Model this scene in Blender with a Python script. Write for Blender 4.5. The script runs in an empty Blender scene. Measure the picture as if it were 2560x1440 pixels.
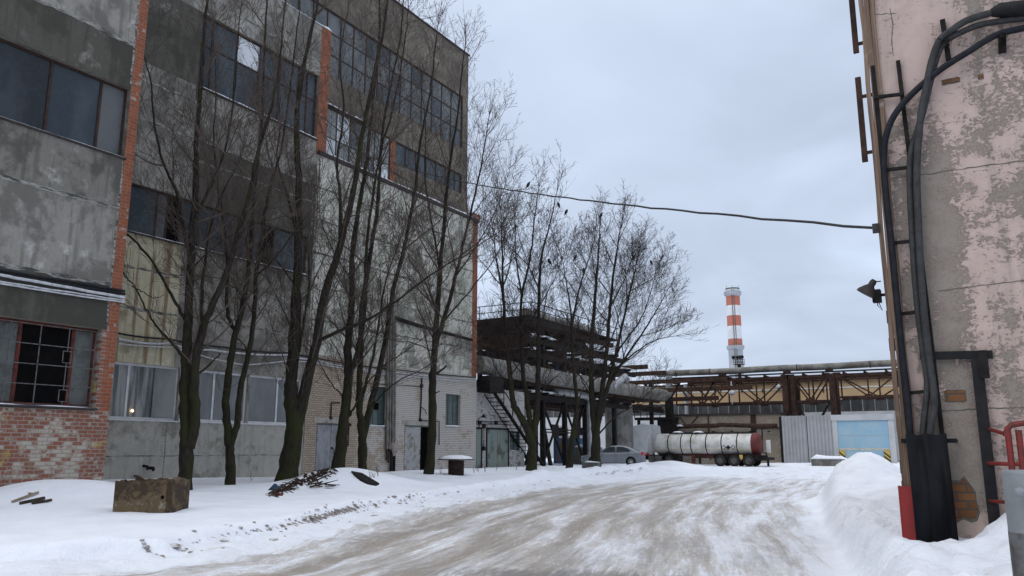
import bpy, math, random
import numpy as np
from mathutils import Vector, Matrix

random.seed(7)
rng = np.random.default_rng(11)
scene = bpy.context.scene
COL = scene.collection
R = math.radians

# ------------------------------------------------------------------ camera
F_PX, PITCH, YAW, ROLL, CAMZ = 2025.1, 0.194896, 0.534083, 0.0011, 1.55
cp, sp = math.cos(PITCH), math.sin(PITCH)
FW = Vector((-math.sin(YAW) * cp, math.cos(YAW) * cp, sp))
RT = Vector((math.cos(YAW), math.sin(YAW), 0.0))
UP = RT.cross(FW)
R2 = RT * math.cos(ROLL) + UP * math.sin(ROLL)
U2 = UP * math.cos(ROLL) - RT * math.sin(ROLL)
EYE = Vector((0, 0, CAMZ))
HF = Vector((-math.sin(YAW), math.cos(YAW), 0))
cam_d = bpy.data.cameras.new('camera')
cam_d.sensor_width = 36.0
cam_d.lens = 36.0 * F_PX / 2560.0
cam_d.clip_start, cam_d.clip_end = 0.1, 3000
cam = bpy.data.objects.new('camera', cam_d)
M3 = Matrix((R2, U2, -FW)).transposed()
cam.matrix_world = Matrix.Translation(EYE) @ M3.to_4x4()
COL.objects.link(cam)
scene.camera = cam

# survey helpers: sight lines measured on the photograph, cut with the real planes of the place
def ray(px, py):
    return R2 * ((px - 1280) / F_PX) - U2 * ((py - 720) / F_PX) + FW
def PX(px, py, X):
    d = ray(px, py); return EYE + d * (X / d.x)
def PY(px, py, Y):
    d = ray(px, py); return EYE + d * (Y / d.y)
def PZ(px, py, Z):
    d = ray(px, py); return EYE + d * ((Z - CAMZ) / d.z)
def PD(px, py, D):
    d = ray(px, py); return EYE + d * (D / d.dot(HF))
def yx(px, py, X): return PX(px, py, X).y
def zx(px, py, X): return PX(px, py, X).z
def xy(px, py, Y): return PY(px, py, Y).x
def zy(px, py, Y): return PY(px, py, Y).z

# ------------------------------------------------------------------ materials
MATS = {}
class NT:
    def __init__(s, name):
        s.m = bpy.data.materials.new(name); s.m.use_nodes = True
        s.t = s.m.node_tree; s.n = s.t.nodes; s.l = s.t.links
        s.b = s.n['Principled BSDF']; s.co = s.n.new('ShaderNodeTexCoord')
        MATS[name] = s.m
    def lk(s, a, b): s.l.new(a, b)
    def new(s, t, **k):
        n = s.n.new(t)
        for a, v in k.items(): setattr(n, a, v)
        return n
    def mapping(s, scale=(1, 1, 1), loc=(0, 0, 0), rot=(0, 0, 0), src=None):
        n = s.new('ShaderNodeMapping')
        n.inputs['Scale'].default_value = scale; n.inputs['Location'].default_value = loc
        n.inputs['Rotation'].default_value = rot
        s.lk(src or s.co.outputs['Object'], n.inputs['Vector'])
        return n.outputs['Vector']
    def noise(s, scale, detail=4, rough=.6, vec=None, dist=0.0):
        n = s.new('ShaderNodeTexNoise')
        n.inputs['Scale'].default_value = scale; n.inputs['Detail'].default_value = detail
        n.inputs['Roughness'].default_value = rough; n.inputs['Distortion'].default_value = dist
        s.lk(vec or s.co.outputs['Object'], n.inputs['Vector'])
        return n.outputs['Fac']
    def ramp(s, f, lo, hi, a=0.0, b=1.0):
        n = s.new('ShaderNodeMapRange'); n.interpolation_type = 'SMOOTHSTEP'
        s.lk(f, n.inputs['Value'])
        n.inputs['From Min'].default_value = lo; n.inputs['From Max'].default_value = hi
        n.inputs['To Min'].default_value = a; n.inputs['To Max'].default_value = b
        return n.outputs['Result']
    def math(s, op, a, b=None):
        n = s.new('ShaderNodeMath', operation=op)
        for i, v in enumerate((a, b)):
            if v is None: continue
            if isinstance(v, (int, float)): n.inputs[i].default_value = v
            else: s.lk(v, n.inputs[i])
        return n.outputs[0]
    def mix(s, f, a, b, blend='MIX'):
        n = s.new('ShaderNodeMix', data_type='RGBA', blend_type=blend)
        for i, v in ((0, f), (6, a), (7, b)):
            if isinstance(v, (int, float)): n.inputs[i].default_value = v
            elif isinstance(v, tuple): n.inputs[i].default_value = (*v[:3], 1)
            else: s.lk(v, n.inputs[i])
        return n.outputs[2]
    def bump(s, h, strength=.3, dist=.02):
        n = s.new('ShaderNodeBump'); n.inputs['Strength'].default_value = strength
        n.inputs['Distance'].default_value = dist
        s.lk(h, n.inputs['Height']); s.lk(n.outputs['Normal'], s.b.inputs['Normal'])
    def out(s, col, rough=.8, metal=0.0, spec=.5):
        if isinstance(col, tuple): s.b.inputs['Base Color'].default_value = (*col[:3], 1)
        else: s.lk(col, s.b.inputs['Base Color'])
        if isinstance(rough, (int, float)): s.b.inputs['Roughness'].default_value = rough
        else: s.lk(rough, s.b.inputs['Roughness'])
        s.b.inputs['Metallic'].default_value = metal
        s.b.inputs['Specular IOR Level'].default_value = spec
        return s.m

def simple(name, c, c2=None, scale=3.0, rough=.7, metal=0.0, lo=.4, hi=.65, stretch=(1, 1, 1), bump=0.0, spec=None):
    t = NT(name)
    if spec is None: spec = .12 if max(c) < .07 else .3
    if c2 is None:
        c2 = tuple(x * .72 for x in c)
    v = t.mapping(stretch)
    f = t.noise(scale, 6, .65, v)
    col = t.mix(t.ramp(f, lo, hi), c, c2)
    if bump: t.bump(t.noise(scale * 3, 4, .6, v), bump, .02)
    return t.out(col, rough, metal, spec)

def concrete(name, c, dark, light, pale=.62, dk=.5, streak=.62, seed=0.0, rust=None, green=None, sc=1.0):
    """old cast concrete: mottling, damp patches, lime bloom and run-down streaks"""
    t = NT(name)
    o = t.mapping((sc, sc, sc), (seed * 3.1, seed * 7.3, seed * 1.7))
    big = t.noise(.55, 6, .62, o, .4)
    mid = t.noise(2.3, 7, .68, o, .3)
    fine = t.noise(16, 5, .7, o)
    st = t.noise(1.0, 6, .66, t.mapping((4.2, 4.2, .26), (seed, seed * 2, 0)), .25)
    col = t.mix(t.ramp(mid, .35, .7), c, tuple(x * .78 for x in c))
    col = t.mix(t.math('MULTIPLY', t.ramp(t.math('ADD', big, t.math('MULTIPLY', t.math('SUBTRACT', mid, .5), .35)), dk - .05, dk + .07), .85), col, dark)
    col = t.mix(t.math('MULTIPLY', t.ramp(st, .5, .62), streak), col, dark)
    lb = t.math('MULTIPLY', t.ramp(big, pale - .3, pale - .12, 1, 0), t.ramp(mid, .5, .62))
    col = t.mix(t.math('MULTIPLY', lb, .85), col, light)
    if green:
        g = t.noise(.8, 5, .6, t.mapping((1, 1, .7), (9 + seed, 3, 2)))
        col = t.mix(t.math('MULTIPLY', t.ramp(g, .5, .65), .55), col, green)
    if rust:
        rs = t.noise(1.0, 4, .55, t.mapping((3.2, 3.2, .16), (4 + seed, 8, 1)), .2)
        col = t.mix(t.math('MULTIPLY', t.ramp(rs, .53, .62), .8), col, rust)
    col = t.mix(t.ramp(fine, .3, .75, 0, .35), col, tuple(x * .55 for x in c))
    t.bump(t.math('ADD', t.math('MULTIPLY', fine, .4), mid), .35, .03)
    return t.out(col, .9, 0, .25)

def brick(name, c1, c2, mortar, axis, bw=.26, bh=.1, paint=None, paint_amt=.5, paint2=None, grad=None, seed=0.0, msize=.012):
    t = NT(name)
    sep = t.new('ShaderNodeSeparateXYZ'); t.lk(t.co.outputs['Object'], sep.inputs[0])
    cmb = t.new('ShaderNodeCombineXYZ')
    t.lk(sep.outputs[axis], cmb.inputs[0]); t.lk(sep.outputs[2], cmb.inputs[1])
    br = t.new('ShaderNodeTexBrick'); t.lk(cmb.outputs[0], br.inputs['Vector'])
    br.inputs['Scale'].default_value = 1.0
    br.inputs['Brick Width'].default_value = bw; br.inputs['Row Height'].default_value = bh
    br.inputs['Mortar Size'].default_value = msize; br.inputs['Mortar Smooth'].default_value = .3
    br.inputs['Bias'].default_value = -.1
    br.offset = .5
    br.inputs['Color1'].default_value = (*c1, 1); br.inputs['Color2'].default_value = (*c2, 1)
    br.inputs['Mortar'].default_value = (*mortar, 1)
    col = br.outputs['Color']
    o = t.mapping((1, 1, 1), (seed, seed * 2, seed * 3))
    mid = t.noise(3.0, 6, .7, o, .3); big = t.noise(.8, 5, .6, o, .3)
    col = t.mix(t.ramp(mid, .4, .75, 0, .45), col, tuple(x * .5 for x in c1))
    if paint:
        b2 = t.new('ShaderNodeTexBrick'); t.lk(cmb.outputs[0], b2.inputs['Vector'])
        for nm_, v_ in (('Scale', 1.0), ('Brick Width', bw), ('Row Height', bh), ('Mortar Size', 0.0), ('Bias', 0.0)): b2.inputs[nm_].default_value = v_
        b2.offset = .5; b2.inputs['Color1'].default_value = (0, 0, 0, 1); b2.inputs['Color2'].default_value = (1, 1, 1, 1)
        sb = t.new('ShaderNodeSeparateColor'); t.lk(b2.outputs['Color'], sb.inputs[0])
        f = t.math('ADD', big, t.math('MULTIPLY', mid, .8))
        f = t.math('ADD', f, t.math('MULTIPLY', t.math('SUBTRACT', sb.outputs[0], .5), .26))
        f = t.math('ADD', f, t.math('MULTIPLY', t.math('SUBTRACT', t.noise(13, 4, .7, o), .5), .35))
        if grad:   # coverage changes along the wall
            g = t.new('ShaderNodeMapRange'); t.lk(sep.outputs[axis], g.inputs['Value'])
            g.inputs['From Min'].default_value, g.inputs['From Max'].default_value = grad[0], grad[1]
            g.inputs['To Min'].default_value, g.inputs['To Max'].default_value = grad[2], grad[3]
            f = t.math('ADD', f, g.outputs[0])
        k = t.ramp(f, .93 - paint_amt * .3, 1.12 - paint_amt * .3)
        pc = t.mix(br.outputs['Fac'], paint, tuple(x * .55 for x in paint))
        col = t.mix(t.math('MULTIPLY', k, .78), col, pc)
    if paint2:
        k = t.noise(1.3, 3, .5, t.mapping((1, 1, 1.3), (seed + 5, 2, 9)))
        col = t.mix(t.math('MULTIPLY', t.ramp(k, .64, .7), .5), col, paint2)
    t.bump(t.math('ADD', t.math('MULTIPLY', br.outputs['Fac'], -1.0), t.math('MULTIPLY', mid, .5)), .5, .02)
    return t.out(col, .9, 0, .25)

def glass(name, c, c2, rough=.12, scale=.8, stretch=(1, 1, .4), spec=.3):
    t = NT(name)
    f = t.noise(scale, 4, .55, t.mapping(stretch), .2)
    d = t.noise(6, 5, .7)
    col = t.mix(t.ramp(f, .4, .6), c, c2)
    col = t.mix(t.ramp(d, .45, .8, 0, .3), col, tuple(x * .6 + .03 for x in c2))
    t.bump(t.noise(1.2, 2, .5), .04, .05)
    return t.out(col, t.ramp(d, .3, .8, rough, rough + .25), 0, spec)

concrete('conc_grey', (.205, .193, .17), (.075, .07, .06), (0.45, 0.435, 0.39), seed=1)
concrete('conc_dark', (0.095, 0.089, 0.074), (0.05, 0.047, 0.039), (0.34, 0.33, 0.3), seed=2, pale=.56)
concrete('conc_mid', (.29, .275, .245), (.12, .113, .1), (0.48, 0.465, 0.43), seed=3)
concrete('conc_light', (.35, .335, .305), (0.16, 0.15, 0.125), (0.52, 0.5, 0.46), seed=4, dk=.56)
concrete('conc_base', (.42, .405, .36), (0.17, 0.162, 0.135), (0.54, 0.53, 0.48), seed=5, dk=.57, streak=.28)
concrete('conc_cream', (0.53, 0.49, 0.35), (0.19, 0.165, 0.105), (0.64, 0.61, 0.49), seed=6, rust=(.17, .095, .04), dk=.56, streak=.45)
concrete('conc_pale', (.6, .58, .51), (.15, .14, .12), (0.7, 0.68, 0.62), seed=7, green=(.33, .385, .29), dk=.525, streak=.5)
concrete('conc_brown', (0.165, 0.143, 0.115), (0.09, 0.078, 0.064), (0.32, 0.3, 0.26), seed=8)
concrete('conc_silo', (.22, .215, .2), (.1, .095, .085), (.36, .355, .34), seed=9, streak=.7)
concrete('conc_tray', (.14, .097, .055), (.03, .021, .014), (.3, .26, .2), seed=10, streak=.3, dk=.47, sc=3.2)
concrete('conc_block', (.2, .19, .17), (.1, .095, .085), (.35, .34, .33), seed=11)
simple('joint', (.3, .295, .27), (.06, .057, .05), 2.2, .95, lo=.4, hi=.6, stretch=(1, 1, 6))
brick('brick_red', (.235, .092, .06), (.175, .075, .053), (.29, .255, .22), 1, paint=(.46, .44, .37), paint_amt=.22, paint2=(.42, .32, .07), seed=1)
brick('brick_pier', (.27, .088, .042), (.2, .066, .036), (.24, .2, .17), 1, bw=.25, paint=(.42, .4, .36), paint_amt=-.35, seed=2, msize=.006)
brick('brick_tan', (.42, .345, .265), (.32, .255, .195), (.15, .12, .098), 1, paint=(.52, .5, .47), paint_amt=.3, grad=(2.5, 7.5, -.17, .2), seed=3, msize=.014)
brick('brick_white', (.46, .445, .43), (.38, .37, .355), (.27, .26, .245), 1, paint=(.14, .1, .085), paint_amt=.06, seed=4, msize=.01)
brick('brick_brown', (.27, .215, .155), (.21, .17, .125), (.2, .18, .15), 0, bw=.26, bh=.09, paint=(.36, .34, .31), paint_amt=.22, seed=5)
brick('brick_orange', (.22, .1, .042), (.13, .06, .03), (.085, .072, .06), 0, bw=.2, bh=.095, seed=6)
glass('glass_dark', (.012, .016, .02), (.03, .038, .046))
glass('glass_blue', (.022, .032, .042), (.045, .06, .072), .15)
glass('glass_grey', (.1, .105, .108), (.07, .075, .08), .25)
glass('glass_pale', (.24, .25, .245), (.16, .17, .17), .2)
glass('glass_office', (.2, .21, .212), (.14, .147, .15), .1)
glass('glass_curtain', (.1, .105, .11), (.3, .305, .3), .1, 1.6, (1, 3, .25))
glass('glass_white_or_sky', (.62, .65, .68), (.42, .45, .48), .3)
glass('glass_tall', (.07, .08, .083), (.115, .125, .128), .35, 1.5)
glass('glass_hall', (.035, .037, .038), (.065, .066, .065), .35, 1.5)
t = NT('glass_block'); c = t.mix(t.ramp(t.noise(3, 4, .6), .4, .65), (.05, .085, .085), (.085, .12, .115)); t.out(c, .3)
simple('void_dark', (.006, .006, .006), (.009, .008, .008), 2, .95, spec=0.0)  # near-black painted in for the dark of broken panes, openings and recesses
simple('frame_rust', (.055, .032, .026), (.03, .02, .018), 6, .85)
simple('frame_red', (.12, .024, .016), (.035, .014, .011), 7, .8)
simple('frame_white', (.62, .63, .65), (.5, .51, .53), 3, .35)
simple('board_grey', (.11, .118, .112), (.075, .08, .076), 3, .8)
simple('steel_grille', (.12, .12, .122), (.06, .055, .05), 9, .6)
simple('door_steel', (.255, .27, .285), (.17, .175, .18), 2.2, .55, bump=.05)
simple('door_worn', (.33, .335, .33), (.16, .13, .095), 2.2, .65, lo=.46, hi=.66, bump=.08)
simple('steel_dark', (.02, .017, .016), (.009, .008, .008), 4, .75)
simple('steel_rust', (.06, .033, .025), (.024, .017, .014), 3, .85, bump=.1)
simple('steel_black', (.012, .012, .014), (.022, .02, .02), 5, .5)
simple('flashing', (.035, .03, .03), (.06, .045, .04), 3, .6)
simple('cable_black', (.012, .013, .018), (.02, .021, .024), 9, .5)
simple('cable_grey', (.05, .051, .052), (.032, .032, .032), 12, .6)
simple('cable_white', (.52, .53, .55), (.35, .36, .38), 5, .5)
simple('lagging', (.2, .19, .168), (.09, .083, .072), 1.2, .6, bump=.25, lo=.38, hi=.66)
simple('lagging_metal', (.36, .37, .38), (.22, .22, .22), 1.5, .35, .4, bump=.15)
t = NT('door_green')
st = t.noise(1, 5, .6, t.mapping((4, 4, .4)), .2)
c = t.mix(t.ramp(st, .4, .62), (.13, .2, .19), (.2, .2, .15))
c = t.mix(t.ramp(t.noise(1.1, 5, .6), .5, .68), c, (.055, .05, .035)); t.out(c, .6)
# snow
def snow_mat(name, road=False):
    t = NT(name)
    o = t.co.outputs['Object']
    fine = t.noise(22, 4, .6); mid = t.noise(5, 5, .6, None, .3); lum = t.noise(1.1, 4, .55)
    c = t.mix(t.ramp(lum, .35, .7), (.80, .825, .87), (.735, .76, .815))
    at = t.new('ShaderNodeAttribute', attribute_name='dirt')
    sep = t.new('ShaderNodeSeparateColor'); t.lk(at.outputs['Color'], sep.inputs[0])
    uv = t.co.outputs['UV']
    s1 = t.noise(1, 7, .68, t.mapping((2.4, .2, 1), src=uv), .25)
    s2 = t.noise(1, 7, .74, t.mapping((13, 1.7, 1), (3, 2, 0), src=uv), .25)
    s3 = t.noise(1, 6, .7, t.mapping((1.1, .5, 1), (7, 1, 0), src=uv), .4)
    grit = t.noise(46, 3, .7)
    s4 = t.noise(9, 6, .75)
    lane = t.math('ADD', t.math('MULTIPLY', s1, .46), t.math('ADD', t.math('MULTIPLY', s2, .24), t.math('ADD', t.math('MULTIPLY', s3, .18), t.math('MULTIPLY', s4, .12))))
    lane = t.math('ADD', t.math('MULTIPLY', t.math('SUBTRACT', lane, .5), 3.6), .5)
    lv = t.math('ADD', lane, t.math('MULTIPLY', t.math('SUBTRACT', sep.outputs[0], .58), .9))
    k = t.ramp(lv, .3, .62)
    ice = t.mix(t.ramp(s3, .4, .6), (.52, .48, .43), (.57, .565, .57))
    c = t.mix(t.math('MULTIPLY', k, .9), c, ice)
    k2 = t.ramp(lv, .52, .86)
    c = t.mix(t.math('MULTIPLY', k2, .8), c, t.mix(t.ramp(s2, .4, .62), (.25, .198, .145), (.33, .292, .245)))
    k3 = t.math('MULTIPLY', t.ramp(s2, .56, .66), t.ramp(sep.outputs[0], .15, .5))
    c = t.mix(t.math('MULTIPLY', k3, .6), c, (.7, .71, .735))
    # bare wet patch (green channel) and soil along the ploughed edge (blue channel)
    g = t.math('ADD', t.math('MULTIPLY', t.noise(1, 6, .7, t.mapping((3, 1.0, 1), src=uv), .6), .8), t.math('SUBTRACT', sep.outputs[1], .62))
    c = t.mix(t.math('MULTIPLY', t.ramp(t.math('ADD', g, t.math('MULTIPLY', t.math('SUBTRACT', s2, .5), 1.2)), .42, .92), .72), c, (.15, .145, .14))
    b = t.math('ADD', t.noise(7, 5, .7, None, .5), t.math('SUBTRACT', sep.outputs[2], .82))
    c = t.mix(t.math('MULTIPLY', t.ramp(b, .3, .48), .9), c, (.13, .095, .068))
    gm = t.math('MULTIPLY', t.ramp(grit, .57, .66), t.ramp(sep.outputs[0], .3, .8))
    c = t.mix(t.math('MULTIPLY', gm, .5), c, (.16, .12, .09))
    h = t.math('ADD', t.math('MULTIPLY', mid, 1.0), t.math('MULTIPLY', fine, .35))
    h = t.math('ADD', h, t.math('MULTIPLY', t.math('MULTIPLY', s2, 2.6), t.ramp(sep.outputs[0], .05, .5)))
    crust = t.math('ADD', t.math('ABSOLUTE', t.math('SUBTRACT', t.noise(3.4, 6, .7, None, .6), .5)), t.math('MULTIPLY', t.noise(13, 4, .7), .25))
    h = t.math('ADD', h, t.math('MULTIPLY', t.math('MULTIPLY', crust, at.outputs['Alpha']), 4.5))
    grime = t.math('MULTIPLY', t.ramp(t.noise(2.2, 6, .72, None, .4), .55, .72), at.outputs['Alpha'])
    c = t.mix(t.math('MULTIPLY', grime, .3), c, (.5, .47, .43))
    t.bump(h, .45, .07)
    rg = t.ramp(k, 0, 1, .75, .42)
    t.out(c, rg, 0, .35)
    t.b.inputs['Subsurface Weight'].default_value = 0.0
    return t.m
snow_mat('snow')
simple('snow_cap', (.81, .83, .87), (.74, .76, .81), 4, .75, bump=.25)
simple('clod', (.27, .23, .19), (.58, .575, .585), 5, .9, lo=.45, hi=.62, bump=.5)
# bark
t = NT('bark')
v = t.mapping((1, 1, .25))
f = t.noise(14, 6, .7, v); g = t.noise(1.3, 5, .6); lo_ = t.new('ShaderNodeSeparateXYZ'); t.lk(t.co.outputs['Object'], lo_.inputs[0])
c = t.mix(t.ramp(f, .35, .7), (.04, .034, .027), (.015, .013, .011))
ms = t.math('ADD', g, t.math('MULTIPLY', t.ramp(lo_.outputs[2], 0, 7, 1, 0), .1))
c = t.mix(t.math('MULTIPLY', t.ramp(ms, .5, .7), .8), c, (.034, .038, .014))
t.bump(f, .9, .04); t.out(c, .95, 0, .06)
simple('twig', (.092, .07, .057), (.055, .042, .036), 2, .85, spec=.25)
simple('twig_far', (.05, .037, .031), (.03, .022, .02), 2, .85, spec=.25)
# pink render
t = NT('render_pink')
o = t.mapping((1, 1, 1), (2, 5, 1.4))
big = t.noise(.75, 5, .6, o, .6); mid = t.noise(2.6, 6, .66, o, .5); fl = t.noise(15, 8, .76, t.mapping((1, 1, 1.35), (4, 0, 2)), .6); fine = t.noise(34, 5, .7, o)
st = t.noise(1, 5, .6, t.mapping((2.8, 2.8, .28)), .3)
c = t.mix(t.ramp(mid, .35, .7), (.49, .375, .335), (.41, .315, .275))
c = t.mix(t.ramp(st, .48, .64, 0, .6), c, (.31, .255, .22))
gk = t.math('ADD', t.math('MULTIPLY', big, .5), t.math('ADD', t.math('MULTIPLY', mid, .3), t.math('MULTIPLY', st, .2)))
gk = t.math('ADD', gk, t.math('MULTIPLY', t.math('SUBTRACT', fl, .5), .5))
sx = t.new('ShaderNodeSeparateXYZ'); t.lk(o, sx.inputs[0])
wx = t.math('ADD', sx.outputs[0], t.math('MULTIPLY', mid, .5)); wz = t.math('ADD', t.math('DIVIDE', sx.outputs[2], 1.4), t.math('MULTIPLY', big, 1.5))
damp = t.math('MULTIPLY', t.math('MULTIPLY', t.ramp(wx, 2.35, 2.6), t.ramp(wx, 3.25, 2.85)), t.math('MULTIPLY', t.ramp(wz, 2.0, 2.8), t.ramp(wz, 6.4, 5.2)))
gk = t.math('ADD', gk, t.math('SUBTRACT', t.math('MULTIPLY', damp, .125), .028))
grey = t.mix(t.ramp(fine, .3, .7), (.235, .205, .172), (.165, .142, .12))
grey = t.mix(t.ramp(mid, .4, .65, 0, .6), grey, (.275, .245, .21))
c = t.mix(t.math('MULTIPLY', t.ramp(gk, .5, .525), .9), c, grey)
edge = t.math('MULTIPLY', t.ramp(gk, .475, .5), t.ramp(gk, .53, .505))
c = t.mix(t.math('MULTIPLY', edge, .14), c, (.14, .115, .1))
c = t.mix(t.math('MULTIPLY', t.ramp(t.noise(7, 6, .75, t.mapping((1, 1, 2.2), (9, 1, 4)), .8), .63, .66), .8), c, (.11, .095, .082))
c = t.mix(t.ramp(fine, .62, .7, 0, .35), c, (.2, .17, .15))
t.bump(t.math('ADD', t.math('MULTIPLY', t.ramp(gk, .49, .53), -1.4), t.math('MULTIPLY', fine, .5)), .6, .015)
t.out(c, .92, 0, .2)
t = NT('wood_plank')
f = t.noise(1, 6, .65, t.mapping((26, 26, .7)), .4)
c = t.mix(t.ramp(f, .35, .65), (.23, .16, .115), (.11, .075, .055))
c = t.mix(t.ramp(t.noise(2, 4, .6), .58, .7), c, (.3, .24, .2)); t.bump(f, .6, .02); t.out(c, .9, 0, .2)
simple('paint_red', (.27, .024, .022), (.2, .022, .02), 3, .5)
simple('paint_red_worn', (.2, .022, .02), (.1, .025, .02), 6, .55)
simple('paint_grey', (.21, .225, .235), (.17, .182, .19), 3, .5, bump=.05)
simple('sheet_black', (.010, .011, .014), (.004, .004, .005), 1.6, .6, stretch=(3, 3, .7), bump=.3, spec=.1)
simple('orange_wall', (.5, .35, .2), (.43, .295, .165), .7, .9)
simple('sheet_metal', (.34, .35, .36), (.285, .29, .295), .6, .55)
simple('sheet_white', (.46, .47, .48), (.38, .385, .39), .4, .6)
simple('sheet_blue_gate', (.24, .395, .505), (.31, .43, .49), .6, .5)
simple('paint_cream', (.55, .52, .42), (.4, .36, .27), 3, .6)
simple('paint_yellow', (.5, .36, .09), (.4, .29, .08), 5, .6)
simple('paint_white', (.66, .67, .67), (.56, .57, .56), 1.5, .45)
t = NT('tank_white')
f = t.noise(1, 6, .65, t.mapping((1.2, 1.2, 1.2))); s = t.noise(1, 5, .6, t.mapping((5, .6, .6)))
c = t.mix(t.ramp(f, .4, .7), (.62, .61, .58), (.38, .37, .31)); c = t.mix(t.ramp(s, .55, .72, 0, .5), c, (.3, .29, .25))
t.out(c, .5, 0, .3)
simple('rubber', (.02, .02, .021), (.035, .033, .032), 4, .85)
simple('rim', (.12, .115, .11), (.07, .06, .055), 6, .6)
simple('hub_silver', (.5, .51, .52), (.32, .33, .34), 6, .35, .5)
simple('car_paint', (.21, .225, .24), (.18, .195, .21), .8, .22, .35)
simple('chassis_red', (.085, .024, .02), (.03, .016, .014), 3, .75)
simple('tank_red', (.13, .02, .018), (.07, .02, .018), 1.6, .6)
simple('tail_red', (.42, .02, .02), (.3, .015, .015), 4, .3)
simple('lamp_clear', (.6, .61, .62), (.4, .41, .42), 5, .2)
simple('blue_rust', (.04, .12, .23), (.14, .07, .03), 1.6, .65, lo=.47, hi=.6, stretch=(4, 4, .5))
simple('blue_cloth', (.03, .065, .12), (.02, .04, .08), 6, .85)
simple('blue_plastic', (.02, .035, .1), (.015, .025, .06), 6, .6)
simple('drum_rust', (.045, .027, .021), (.025, .017, .015), 3, .85, bump=.15)
simple('stick', (.065, .05, .038), (.03, .022, .018), 8, .95)
simple('pole_wood', (.3, .235, .17), (.17, .13, .1), 6, .8)
simple('chim_red', (.43, .145, .1), (.35, .13, .095), .15, .8)
simple('chim_white', (.66, .68, .7), (.52, .53, .55), .15, .8)
simple('chim_grey', (.36, .38, .4), (.28, .29, .31), .15, .8)
simple('soot', (.13, .125, .12), (.08, .078, .075), .4, .9)
simple('feather', (.012, .012, .014), (.03, .03, .033), 14, .6)
simple('ceramic', (.55, .53, .5), (.4, .38, .35), 6, .6)
simple('wrap', (.33, .3, .28), (.22, .05, .04), 7, .9, lo=.5, hi=.6, bump=.5)
t = NT('bulb'); t.out((.9, .7, .4), .4); t.b.inputs['Emission Color'].default_value = (1, .72, .38, 1); t.b.inputs['Emission Strength'].default_value = 6

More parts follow.
